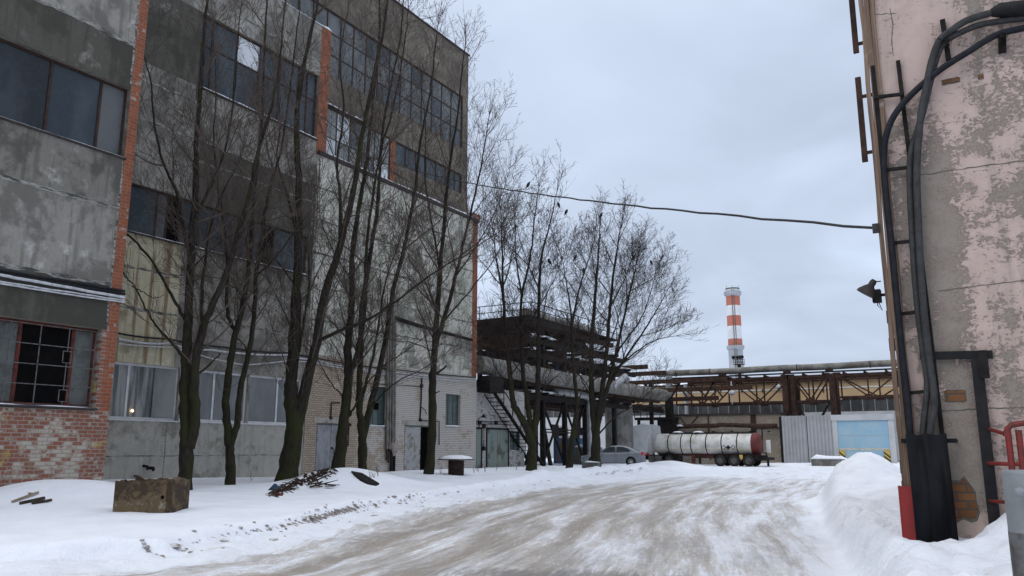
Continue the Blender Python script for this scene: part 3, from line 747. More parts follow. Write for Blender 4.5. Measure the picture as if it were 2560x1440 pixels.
# cables along the wing
def run(name, mats, rows, X, r, label, group, sag=0.0, seed=1, ends=None):
    mb = MB(); org = None
    for k, pts in enumerate(rows):
        P = [PX(px, py, X) for px, py in pts]; org = org or P[0]
        if ends: P = [Vector((P[0].x, ends, P[0].z + (P[0].z - P[1].z) / (P[0].y - P[1].y) * (ends - P[0].y)))] + P
        cable_run(mb, P, r, 6, sag, 6, .008, seed + k)
    return one(mb, name, mats, org, label, 'cable', group)
run('cable', 'cable_black', [[(0, 676), (130, 697), (312, 728)], [(0, 684), (130, 705), (312, 735)]], XA + .05, .035, 'black cable pair clipped along the projecting wing above the white ducts', 'cables along the facade', ends=2)
run('cable', 'cable_white', [[(0, 687), (50, 697), (300, 742), (311, 744)]], XA + .06, .042, 'thick white wavy duct on the projecting wing under the black cables', 'cables along the facade', ends=2)
run('cable', 'cable_white', [[(0, 704), (150, 727), (311, 751)], [(0, 709), (150, 733), (311, 756)]], XA + .07, .024, 'twin thin white ducts lowest on the projecting wing', 'cables along the facade', ends=2)

# ------------------------------------------------------------------ grey middle block
YB0 = 11.0; YP0, YP1 = yx(797, 230, XB), yx(822, 230, XB); YS = yx(777, 760, XB)
zTB = zx(760, 36, XB); r3t, r3b = zx(660, 114, XB), zx(660, 290, XB); r3l = yx(500, 130, XB)
r2t, r2b = zx(540, 520, XB), zx(540, 632, XB); wwt, wwb = zx(500, 924, XB), zx(500, 1054, XB)
zJ1 = zx(540, 712, XB); zJ2 = zx(600, 260 + 130, XB); zJ3 = zx(560, 425, XB); zJb = zx(600, 1138, XB); zJ4 = zx(540, 805, XB); zJ5 = zx(420, 225, XB)
zPale = zx(790, 386, XB)
g = thing('factory_building', (XB, YB0, 0), 'dark grey panelled concrete block with white framed ground floor windows, between wing and pale block', 'building')
g_mid = g
YV = yx(452, 700, XB); YV2 = yx(497, 300, XB)
ww = [yx(288, 980, XB), yx(446, 980, XB), yx(452, 980, XB), yx(619, 980, XB), yx(624, 980, XB), yx(754, 1000, XB)]
def fB(u, z):
    if u > YP0 and z > zPale: return 6
    if z < wwb: return 3
    if z < zJ1: return 4 if u < YV else (2 if z < zJ4 else 2)
    if z < r2b: return 4 if u < YV else 0
    if z < zJ3: return 2 if u < YV2 else 1
    if z < zJ2: return 2 if u < YV2 else 1
    if z < r3b: return 0 if u < YV2 - 1.2 else 2
    if z < r3t: return 1
    return 2
mb = MB()
facade(mb, 'x', XB, YB0, YP1, -.5, zTB, [(r3l, YP0 - .02, r3b, r3t), (yx(334, 520, XB) - .3, yx(770, 640, XB), r2b, r2t), (ww[0] - .5, ww[1], wwb, wwt), (ww[2], ww[3], wwb, wwt), (ww[4], ww[5], wwb, wwt)], .35, fB,
       ucuts=(YV, YV2, YV2 - 1.2, YP0), zcuts=(zPale, zJ1, zJ2, zJ3, zJ4, zJb))
mb.cur = 0
x1 = XT + .02
mb.add([(XB, YP1, zPale), (x1, YP1, zPale), (x1, YP1, zTB), (XB, YP1, zTB)], [(0, 1, 2, 3)])
mb.add([(XB, YB0, -.5), (x1, YB0, -.5), (x1, YB0, zTB), (XB, YB0, zTB)], [(3, 2, 1, 0)])
mb.add([(XB, YB0, zTB), (x1 - 6, YB0, zTB), (x1 - 6, YP1, zTB), (XB, YP1, zTB)], [(0, 3, 2, 1)])
mb.cur = 5; mb.add([(XB - 1.2, YB0, -.5), (XB - 1.2, YP1, -.5), (XB - 1.2, YP1, zTB), (XB - 1.2, YB0, zTB)], [(0, 1, 2, 3)])  # black sheet behind the windows paints the unlit interior
mb.build('wall', ['conc_grey', 'conc_dark', 'conc_mid', 'conc_base', 'conc_cream', 'void_dark', 'brick_pier'], g)
mb = MB()
for z, a, b in ((zJ1, YB0, YS), (zJ2, YB0, YS), (zJ3, YV2, YS), (zJ4, YB0, YS), (zJ5, YB0, YV2), (r3t + .75, YB0, YP0)): joint_strip(mb, XB, a, b, z, .09)
joint_strip(mb, XB, YB0, YS, zJb, .03, .004)
joint_strip(mb, XB, zJ1 - .9, r2b - .1, YV, .05, vertical=True); joint_strip(mb, XB, r2t + .1, zJ5 + 1.5, YV2, .07, vertical=True)
joint_strip(mb, XB, -.3, wwb - .1, yx(414, 1100, XB), .035, .004, vertical=True); joint_strip(mb, XB, r2t + .1, zJ2, YS - .2, .05, vertical=True)
joint_strip(mb, XB, zJ1, r2b, YV + 2.9, .03, .004, vertical=True)
mb.build('joint', 'joint', g)
ue = [yx(p, 600, XB) for p in (391, 418, 452, 500, 560, 625, 660, 690)]
r2p = {0: 'glass_blue', 1: 'glass_grey', 2: 'void_dark', 3: 'glass_blue', 4: 'glass_blue', 5: 'glass_blue', 6: 'glass_blue', 7: 'void_dark', 8: 'glass_blue'}
window(g, 'x', XB, yx(334, 520, XB) - .3, yx(770, 640, XB), r2b, r2t, .14, 'frame_rust', lambda i, j: r2p[i], us=ue, fw=.07, sill=(.08, 'flashing'), snow=.07)
ue = [yx(p, 200, XB) for p in (530, 593, 652, 705, 752, 774)]
def p3(i, j):
    if (i, j) == (2, 1): return 'glass_white_or_sky'  # white pane colour stands in for bright sky at the broken pane
    return 'glass_dark' if (i + j) % 3 == 0 else 'glass_blue'
window(g, 'x', XB, r3l, YP0 - .02, r3b, r3t, .14, 'frame_rust', p3, us=ue, zs=[r3b + (r3t - r3b) * .6], fw=.08, sill=(.1, 'flashing'), snow=.07)
pp = [['glass_curtain', 'glass_curtain'], ['glass_office', 'glass_office'], ['glass_office', 'glass_office']]
wu = [[yx(322, 980, XB), yx(386, 980, XB)], [yx(537, 990, XB), yx(598, 990, XB)], [yx(696, 1000, XB), yx(730, 1000, XB)]]
for k in range(3):
    a, b = ww[2 * k], ww[2 * k + 1]
    us = [wu[k][0]] if k == 2 else [wu[k][0]]
    a_ = a - (.5 if k == 0 else 0)
    window(g, 'x', XB, a_, b, wwb, wwt, .1, 'frame_white', (lambda kk: lambda i, j: pp[kk][i])(k), us=us, fw=.09, ft=.08, sill=(.03, 'frame_white'))
mb = MB(); mb.box((XB - .09, wu[0][1], wwb + .1), (XB - .075, ww[1] - .1, wwt - .1))
mb.build('curtain', 'glass_pale', g)
mb = MB(); bp = PX(331, 1027, XB - .07); mb.lathe([(.001, -.045), (.035, -.025), (.045, 0), (.035, .03), (.001, .045)], bp, 10); mb.build('lamp', 'bulb', g)
mb = MB(); p = PX(372, 1170, XB); mb.tube([p, p + Vector((.25, 0, 0)), p + Vector((.3, -.02, -.08))], .06, 10); mb.tube([p + Vector((.02, -.25, .08)), p + Vector((.22, -.22, .06)), p + Vector((.22, -.2, -.06))], .05, 10); mb.build('pipe_outlet', 'steel_dark', g)
snow_strip(g, 'x', XB - .25, XB + .04, YV2, YP1, zTB, .12, 3.0)
run('cable', 'cable_black', [[(296, 833), (420, 847), (560, 868), (720, 882), (790, 890)]], XB + .05, .035, 'black cable sagging across the cream panel above the white framed windows', 'cables along the facade', .05, 5)
run('cable', 'cable_white', [[(296, 847), (420, 858), (530, 875), (720, 887), (785, 897)]], XB + .06, .042, 'thick white duct bowed under the black cable over the white framed windows', 'cables along the facade', .08, 6)
run('cable', 'cable_white', [[(296, 859), (440, 868), (500, 888), (610, 912), (715, 902), (785, 903)]], XB + .07, .028, 'thin white duct dipping lowest over the white framed windows', 'cables along the facade', .03, 7)

# ------------------------------------------------------------------ pale low block with brick ground floor
XP = XB + .05; YE = 41.5
zPt = zx(1000, 474, XP); zBr = zx(785, 886, XP)
YS = yx(777, 760, XP)
d1 = (yx(789, 1120, XP), yx(850, 1120, XP), -.2, zx(815, 1058, XP)); d2 = (yx(1010, 1120, XP), yx(1086, 1120, XP), -.2, zx(1030, 1063, XP))
v1 = (yx(925, 1020, XP), yx(968, 1020, XP), zx(945, 1065, XP), zx(945, 966, XP)); v2 = (yx(1114, 1030, XP), yx(1151, 1030, XP), zx(1132, 1066, XP), zx(1132, 986, XP))
g = thing('factory_building', (XP, YS, 0), 'low pale stained block with snowy parapet above a tan brick ground floor with steel doors', 'building')
g_pale = g
YC = yx(1189, 850, XP)
def fP(u, z):
    if z < zBr: return 1
    if u > YC - .42: return 2
    return 0
mb = MB()
facade(mb, 'x', XP, YS, YE, -.5, zPt, [d1, d2, v1, v2], .3, fP, ucuts=(YC - .42,), zcuts=(zBr,))
mb.cur = 1; mb.add([(XP, YE, -.5), (XP - 8, YE, -.5), (XP - 8, YE, zPt), (XP, YE, zPt)], [(0, 1, 2, 3)])
mb.cur = 0; mb.add([(XP, YS, -.5), (XP - .3, YS, -.5), (XP - .3, YS, zPt), (XP, YS, zPt)], [(3, 2, 1, 0)])
mb.add([(XP, YS, zPt), (XT, YS, zPt), (XT, YE, zPt), (XP, YE, zPt)], [(0, 3, 2, 1)])
mb.cur = 3; mb.add([(XP - 1.6, YS, -.5), (XP - 1.6, YE, -.5), (XP - 1.6, YE, zPt), (XP - 1.6, YS, zPt)], [(0, 1, 2, 3)])  # black sheet behind the doors and windows paints the unlit interior
mb.build('wall', ['conc_pale', 'brick_tan', 'brick_pier', 'void_dark'], g)
mb = MB()
for k in range(1, 6): joint_strip(mb, XP, YS, YC - .45, zBr + (zPt - zBr) * k / 6, .07 + .03 * (k % 2))
joint_strip(mb, XP, zBr, zPt, YS + .1, .07, vertical=True)
mb.build('joint', 'joint', g)
mb = MB(); mb.box((XP - .3, YS, zPt + .003), (XP + .09, YE + .05, zPt + .2)); mb.build('parapet', 'flashing', g)
snow_strip(g, 'x', XP - .3, XP + .08, YS + .3, YE, zPt + .2, .11, 5.0)
mb = MB(); mb.box((XP - .35, YC - .45, zPt + .205), (XP + .12, YE + .08, zPt + .5)); mb.build('corner_cap', 'brick_pier', g)
snow_strip(g, 'x', XP - .4, XP + .14, YC - .6, YE + .08, zPt + .502, .14, 8.0)
# steel doors
def door(hole, leaves, mat, open_=False, name='door'):
    u0, u1, z0, z1 = hole; f = MB(); xx = XP - .1
    for a, b, lo, hi in ((u0, u0 + .06, z0, z1), (u1 - .06, u1, z0, z1), (u0 + .06, u1 - .06, z1 - .07, z1)): f.box((xx, a, lo), (xx + .09, b, hi))
    d = f.build(name, 'steel_grille', g)
    for a, b in leaves:
        m = MB(); m.box((xx + .02, a, z0), (xx + .065, b, z1 - .08))
        for zz_ in (z0 + .7, z1 - .45): m.box((xx + .066, a + .01, zz_), (xx + .09, a + .06, zz_ + .18))
        m.build('leaf_or_dark_gap', mat, d)
    return d
ds = yx(827, 1120, XP)
d = door(d1, [(d1[0] + .07, ds - .012), (ds + .012, d1[1] - .07)], 'door_steel')
mb = MB(); hp = PX(831, 1132, XP); mb.tube([hp + Vector((0, 0, .2)), hp + Vector((.09, 0, .16)), hp + Vector((.09, .03, -.16)), hp + Vector((0, .03, -.2))], .022, 8); mb.box((XP - .03, ds + .04, hp.z + .17), (XP + .02, ds + .12, hp.z + .26)); mb.build('handle', 'steel_black', d)
ds = yx(1052, 1120, XP)
d = door(d2, [(d2[0] + .07, ds)], 'door_worn')
mb = MB(); mb.box((XP - .5, ds + .03, -.2), (XP - .45, d2[1] - .07, d2[3] - .08)); mb.build('leaf_or_dark_gap', 'void_dark', d)  # black sheet stands in for the darkness of the open doorway
mb = MB(); mb.tube([(XP - .02, ds - .12, 1.2), (XP + .05, ds - .12, 1.22), (XP + .05, ds - .12, 1.42), (XP - .02, ds - .12, 1.44)], .015, 6); mb.build('handle', 'steel_black', d)
for hole in (d1, d2):
    mb = MB(); mb.box((XP - .01, hole[0] - .2, hole[3] + .005), (XP + .03, hole[1] + .25, hole[3] + .24)); mb.build('lintel', 'conc_base', g)
for k, hole in enumerate((v1, v2)):
    n = 3
    window(g, 'x', XP, *hole, .16, 'steel_grille', lambda i, j: 'glass_block' if (i, j) != (1, 2) or k else 'void_dark', us=[hole[0] + (hole[1] - hole[0]) * i / n for i in range(1, n)], zs=[hole[2] + (hole[3] - hole[2]) * i / 5 for i in range(1, 5)], fw=.035, sill=(.05, 'conc_base'), snow=.07)
# conduits fixed to the brick
def conduit(pts, r, label, mat='steel_rust', X=None, boxes=()):
    X = X or XP + .05; P = [PX(a, b, X) for a, b in pts]; mb = MB(); mb.tube(P, r, 6)
    for bx in boxes:
        c = PX(*bx[:2], X); s = bx[2]; mb.box((c.x - .05, c.y - s, c.z - s), (c.x + .06, c.y + s, c.z + s))
    return one(mb, 'conduit', mat, P[0], label, 'conduit', 'conduits on the brick ground floor')
conduit([(850, 1007), (829, 1007), (827, 1045)], .035, 'bent rusty conduit over the double grey steel door', boxes=((827, 1045, .06),))
conduit([(873, 1056), (870, 1115)], .028, 'thin rusty conduit right of the double grey steel door', boxes=((874, 1062, .07),))
conduit([(870, 957), (970, 961), (1052, 966)], .02, 'long thin horizontal conduit under the facade cables')
conduit([(1055, 942), (1053, 1000), (1050, 1052)], .04, 'vertical rusty conduit with junction box above the worn door', boxes=((1054, 965, .09), (1051, 1050, .08)))
conduit([(1052, 1051), (1098, 1053), (1098, 1112)], .03, 'rusty conduit bent down right of the worn door')
conduit([(1054, 1018), (1063, 1025), (1067, 1036)], .02, 'short hooked conduit beside the vertical one')
run('cable', 'cable_black', [[(785, 893), (900, 913), (1000, 925), (1190, 943)]], XP + .05, .03, 'black cable along the brick ground floor of the pale block', 'cables along the facade', .04, 8)
run('cable', 'cable_white', [[(785, 899), (900, 921), (1000, 932), (1190, 948)], [(785, 905), (900, 926), (1060, 944), (1190, 953)]], XP + .06, .03, 'pair of pale ducts along the brick ground floor of the pale block', 'cables along the facade', .05, 9)
# lagged riser pipes
P0 = PX(979, 1100, XP + .12); g2 = thing('riser_pipes', (P0.x, P0.y, H(P0.x, P0.y)), 'bundle of lagged grey riser pipes with torn wrapping against the tan brick', 'pipe')
for k, px in enumerate((968, 974, 981, 986)):
    mb = MB(); a, b = PX(px, 1122, XP + .14), PX(px + 2, [760, 790, 720, 792][k], XP + .14); pts = [a.lerp(b, t / 14) for t in range(15)]
    mb.tube(pts, [.062 + .008 * ((j * 5 + k) % 3) for j in range(15)], 9); mb.build('pipe', 'lagging', g2)
mb = MB(); a, b = PX(987, 795, XP + .14), PX(1180, 850, XP + .14); mb.tube([a, a.lerp(b, .3) - Vector((0, 0, .05)), b], [.12, .11, .09], 8); mb.build('branch_pipe', 'steel_dark', g2)
for px in (979, 986):
    mb = MB(); a = PX(px, 1130, XP + .14); mb.tube([(a.x, a.y, -.2), (a.x, a.y, a.z + .1)], .075, 10); mb.build('pipe', 'steel_black', g2)
for px, py in ((966, 1150), (971, 1157)):
    mb = MB(); a, b = PX(px, 1070, XP + .1), PX(px, py, XP + .1); mb.tube([a, b], .045, 8); mb.build('pipe', 'steel_rust', g2)
mb = MB(); a = PX(983, 1138, XP + .14); mb.lathe([(.06, -.05), (.15, .05), (.2, .22), (.23, .42), (.19, .6), (.1, .72)], a, 11); mb.build('wrapping', 'wrap', g2)

# ------------------------------------------------------------------ tall rear block
X = XT; YT1 = PY(1163.5, 260, YE - .1).y
zRt = zx(1163, 134, X); b1t, b1b = zx(1155, 240, X), zx(1155, 371, X); b2t, b2b = zx(1150, 434, X), zx(1150, 483, X)
YQ0, YQ1 = yx(975, 420, X), yx(988, 420, X); YPP = yx(824, 230, X); zj = zx(1150, 153, X)
g = thing('factory_building', (X, 10, 0), 'tallest grey brown block at the rear with long glazed strips under a flat roof', 'building')
g_tall = g
YTc = yx(1157, 300, X)
def fT(u, z):
    if YQ0 < u < YQ1 and z < b2t: return 1
    return 0
holes = [(8.0, YTc, b1b, b1t), (YPP - .3, YQ0, zPt - .6, b2t), (YQ1, YTc, b2b, b2t)]
mb = MB(); facade(mb, 'x', X, 6, YT1, 4, zRt, holes, .25, fT, zcuts=(zj,))
mb.cur = 0
mb.add([(X, YT1, 0), (X - 12, YT1, 0), (X - 12, YT1, zRt), (X, YT1, zRt)], [(0, 1, 2, 3)])
mb.add([(X, 6, 0), (X - 12, 6, 0), (X - 12, 6, zRt), (X, 6, zRt)], [(3, 2, 1, 0)])
mb.add([(X, 6, zRt), (X - 12, 6, zRt), (X - 12, YT1, zRt), (X, YT1, zRt)], [(0, 3, 2, 1)])
mb.add([(X - 12, 6, 0), (X - 12, 6, zRt), (X - 12, YT1, zRt), (X - 12, YT1, 0)], [(0, 1, 2, 3)])
mb.build('wall', ['conc_brown', 'brick_pier'], g)
mb = MB(); joint_strip(mb, X, 8, YT1, zj, .04, .004)
for u in (20, 26, 32, 38): joint_strip(mb, X, b1t + .1, zRt - .3, u, .03, .004, vertical=True); joint_strip(mb, X, b2t + .1, b1b - .1, u, .03, .004, vertical=True)
mb.build('joint', 'soot', g)
mb = MB(); mb.box((X - .2, 6, zRt + .003), (X + .08, YT1 + .06, zRt + .09)); mb.build('roof_edge', 'flashing', g)
rr = random.Random(5)
tp = lambda i, j: rr.choice(['glass_tall'] * 9 + ['glass_blue'] * 3 + ['void_dark'])
window(g, 'x', X, 8.0, YTc, b1b, b1t, .08, 'frame_rust', tp, us=list(np.arange(9, YTc - .3, 1.02)), zs=[b1b + (b1t - b1b) * k / 3 for k in (1, 2)], fw=.07)
window(g, 'x', X, YQ1, YTc, b2b, b2t, .08, 'frame_rust', lambda i, j: 'glass_blue', us=list(np.arange(YQ1 + 1, YTc - .3, 1.0)), fw=.07)
window(g, 'x', X, YPP - .3, YQ0, zPt - .6, b2t, .05, 'frame_rust', lambda i, j: 'glass_white_or_sky' if (i * 3 + j) % 4 == 0 else ('glass_pale' if (i + j) % 3 else 'glass_grey'), us=list(np.arange(YPP + .7, YQ0 - .3, 1.0)), zs=[zPt + (b2t - zPt) * .5], fw=.05)
mb = MB(); mb.box((X, YPP - .3, b2t), (X + .18, yx(905, 320, X), b2t + .06)); mb.build('ledge', 'flashing', g)
snow_strip(g, 'x', X - .01, X + .17, YPP - .25, yx(905, 320, X), b2t + .06, .09, 2.0)

# ------------------------------------------------------------------ white brick annex with green gates
XW = -27.35; YW1 = yx(1311, 1080, XW); zW = 5.25
g = thing('brick_annex', (XW, 41.7, 0), 'low white painted brick annex with green steel gates behind the iron stair', 'building')
ga = (yx(1180, 1120, XW), yx(1203, 1120, XW), .0, zx(1240, 1072, XW)); gb = (yx(1216, 1120, XW), yx(1270, 1120, XW), .0, ga[3]); gw = (yx(1274, 1120, XW), yx(1300, 1120, XW), zx(1285, 1127, XW), zx(1285, 1078, XW))
mb = MB(); facade(mb, 'x', XW, 41.7, YW1, -.5, zW, [ga, gb, gw], .2, lambda u, z: 0)
mb.add([(XW, YW1, -.5), (XW - 9, YW1, -.5), (XW - 9, YW1, zW), (XW, YW1, zW)], [(0, 1, 2, 3)])
mb.add([(XW, 41.7, zW), (XW - 9, 41.7, zW), (XW - 9, YW1, zW), (XW, YW1, zW)], [(0, 3, 2, 1)])
mb.build('wall', ['brick_white'], g)
for hole in (ga, gb):
    u0, u1, z0, z1 = hole; m = MB(); m.box((XW - .07, u0 + .05, z0), (XW + .02, u1 - .05, z1 - .06)); m.box((XW + .021, u0 + .1, z0 + .45), (XW + .04, u1 - .1, z0 + .5)); m.box((XW + .021, (u0 + u1) / 2 - .02, z0 + .5), (XW + .035, (u0 + u1) / 2 + .02, z1 - .1))
    d = m.build('gate', 'door_green', g)
    m = MB()
    for a, b, lo, hi in ((u0 - .06, u0 + .045, z0, z1 + .05), (u1 - .045, u1 + .06, z0, z1 + .05), (u0 + .045, u1 - .045, z1 - .05, z1 + .05)): m.box((XW - .05, a, lo), (XW + .05, b, hi))
    m.build('frame', 'steel_dark', d)
    m = MB(); m.tube([(XW + .02, u0 + .2, z0 + .9), (XW + .09, u0 + .2, z0 + .95), (XW + .09, u0 + .2, z0 + 1.15), (XW + .02, u0 + .2, z0 + 1.2)], .02, 6); m.build('handle', 'steel_black', d)
window(g, 'x', XW, *gw, .1, 'steel_dark', lambda i, j: 'glass_block', us=[(gw[0] + gw[1]) / 2], zs=[gw[2] + (gw[3] - gw[2]) * k / 4 for k in (1, 2, 3)], fw=.04, sill=(.05, 'conc_base'), snow=.05)
mb = MB()
for py in (1055, 1061): mb.tube([PX(1190, py - 1, XW + .06), PX(1268, py, XW + .06)], .025, 6)
for px, a, b in ((1210, 1061, 1122), (1198, 1056, 1074)): mb.tube([PX(px, a, XW + .06), PX(px, b, XW + .06)], .02, 6)
for px, py in ((1199, 1057), (1210, 1065), (1209, 1121), (1240, 1057)):
    c = PX(px, py, XW + .05); mb.box((c.x - .05, c.y - .12, c.z - .12), (c.x + .07, c.y + .12, c.z + .12))
one(mb, 'conduit', 'steel_dark', PX(1190, 1055, XW), 'dark conduits and switch boxes above the green gates', 'conduit')
p = PX(1209, 1041, XW + .5); a = PX(1194, 1052, XW + .03)
g3 = thing('wall_lamp', a, 'small dark lamp on a slanted bracket above the green gates', 'lamp')
mb = MB(); mb.tube([a, a.lerp(p, .5) + Vector((0, 0, .1)), p], .022, 6); mb.build('bracket', 'steel_dark', g3)
mb = MB(); mb.lathe([(.03, .16), (.06, .1), (.16, -.04), (.17, -.07), (.1, -.05)], p, 12); mb.build('lamp_shade', 'steel_dark', g3)
# ------------------------------------------------------------------ trees
def tubes_mesh(batches):
    """batches: list of (pts (B,K,3), rad (B,K), nside) -> numpy verts, quads"""
    V, Q, off = [], [], 0
    for P, Rr, n in batches:
        B, K, _ = P.shape
        if B == 0: continue
        T = np.empty_like(P); T[:, 1:-1] = P[:, 2:] - P[:, :-2]; T[:, 0] = P[:, 1] - P[:, 0]; T[:, -1] = P[:, -1] - P[:, -2]
        T /= np.linalg.norm(T, axis=2, keepdims=True) + 1e-9
        ref = np.where(np.abs(T[:, :1, 2:3]) < .85, np.array([0, 0, 1.0]), np.array([1.0, 0, 0]))
        ref = np.broadcast_to(ref, T.shape)
        A = np.cross(T, ref); A /= np.linalg.norm(A, axis=2, keepdims=True) + 1e-9
        Bn = np.cross(T, A)
        ang = 2 * np.pi * np.arange(n) / n
        ring = P[:, :, None] + (A[:, :, None] * np.cos(ang)[:, None] + Bn[:, :, None] * np.sin(ang)[:, None]) * Rr[:, :, None, None]
        V.append(ring.reshape(-1, 3))
        b = np.arange(B)[:, None, None] * (K * n); k = np.arange(K - 1)[None, :, None] * n; j = np.arange(n)[None, None, :]; j2 = (j + 1) % n
        q = np.stack([b + k + j, b + k + j2, b + k + n + j2, b + k + n + j], -1).reshape(-1, 4) + off
        Q.append(q); off += B * K * n
    return np.concatenate(V), np.concatenate(Q)
def np_mesh(name, V, Q, mat, parent):
    o_ = np.array(ORG[parent.name]); me = bpy.data.meshes.new(name)
    me.vertices.add(len(V)); me.vertices.foreach_set('co', (V - o_).astype(np.float32).ravel())
    me.loops.add(Q.size); me.loops.foreach_set('vertex_index', Q.astype(np.int32).ravel())
    me.polygons.add(len(Q)); me.polygons.foreach_set('loop_start', np.arange(0, Q.size, 4, dtype=np.int32))
    me.polygons.foreach_set('use_smooth', np.ones(len(Q), bool)); me.update(calc_edges=True)
    me.materials.append(MATS[mat])
    o = bpy.data.objects.new(name, me); COL.objects.link(o); o.parent = parent; ORG[o.name] = ORG[parent.name]
    return o
def spline(P, n):
    """Catmull-Rom through the measured joints"""
    P = np.asarray(P, float); m = len(P); Pe = np.vstack([2 * P[0] - P[1], P, 2 * P[-1] - P[-2]])
    t = np.linspace(0, m - 1 - 1e-6, n); i = t.astype(int); f = (t - i)[:, None]
    a, b, c, d = Pe[i], Pe[i + 1], Pe[i + 2], Pe[i + 3]
    return .5 * (2 * b + (c - a) * f + (2 * a - 5 * b + 4 * c - d) * f ** 2 + (3 * b - a - 3 * c + d) * f ** 3)
UPV = np.array([0, 0, 1.0])
def unit(v): return v / (np.linalg.norm(v, axis=-1, keepdims=True) + 1e-9)
def shoots(p0, d0, L, K, curve, wob):
    """polylines from p0 along d0, bending upward by `curve` and wandering"""
    B = len(p0); P = np.empty((B, K, 3)); P[:, 0] = p0; d = d0.copy(); s = (L / (K - 1))[:, None]
    for k in range(1, K):
        d = unit(d + UPV * curve + rng.normal(0, wob, (B, 3))); P[:, k] = P[:, k - 1] + d * s
    return P
def spawn(P, Rr, L, per_m, lo, ang, lf, K, curve, wob, rscale, rmin, minl, tip=.35):
    """children along parent polylines P (B,K,3); returns new polylines, radii and lengths"""
    B, Kp, _ = P.shape
    cnt = np.maximum(1, rng.poisson(L * per_m * (1 - lo)))
    idx = np.repeat(np.arange(B), cnt); t = lo + (1 - lo) * rng.random(len(idx)) ** (.85 if B > 1 else .62)
    f = t * (Kp - 1); i = np.minimum(f.astype(int), Kp - 2); fr = (f - i)[:, None]
    p = P[idx, i] * (1 - fr) + P[idx, i + 1] * fr; T = unit(P[idx, i + 1] - P[idx, i])
    r = Rr[idx, i] * (1 - fr[:, 0]) + Rr[idx, i + 1] * fr[:, 0]
    q = rng.normal(0, 1, (len(idx), 3)); q -= T * (q * T).sum(1, keepdims=True); q = unit(q)
    a = np.radians(rng.normal(ang, 9, len(idx)))[:, None]
    d = unit(T * np.cos(a) + q * np.sin(a))
    d[:, 2] = np.where(d[:, 2] < -.15, -d[:, 2] * .3, d[:, 2]); d = unit(d)
    l = L[idx] * lf * (1 - (1 - tip) * (t - lo) / (1 - lo)) * rng.uniform(.55, 1.25, len(idx))
    l = np.maximum(l, minl)
    C = shoots(p, d, l, K, curve, wob)
    r0 = np.minimum(r * .75, np.maximum(rmin, l * rscale))
    prof = np.linspace(1, .35, K)
    return C, r0[:, None] * prof[None], l
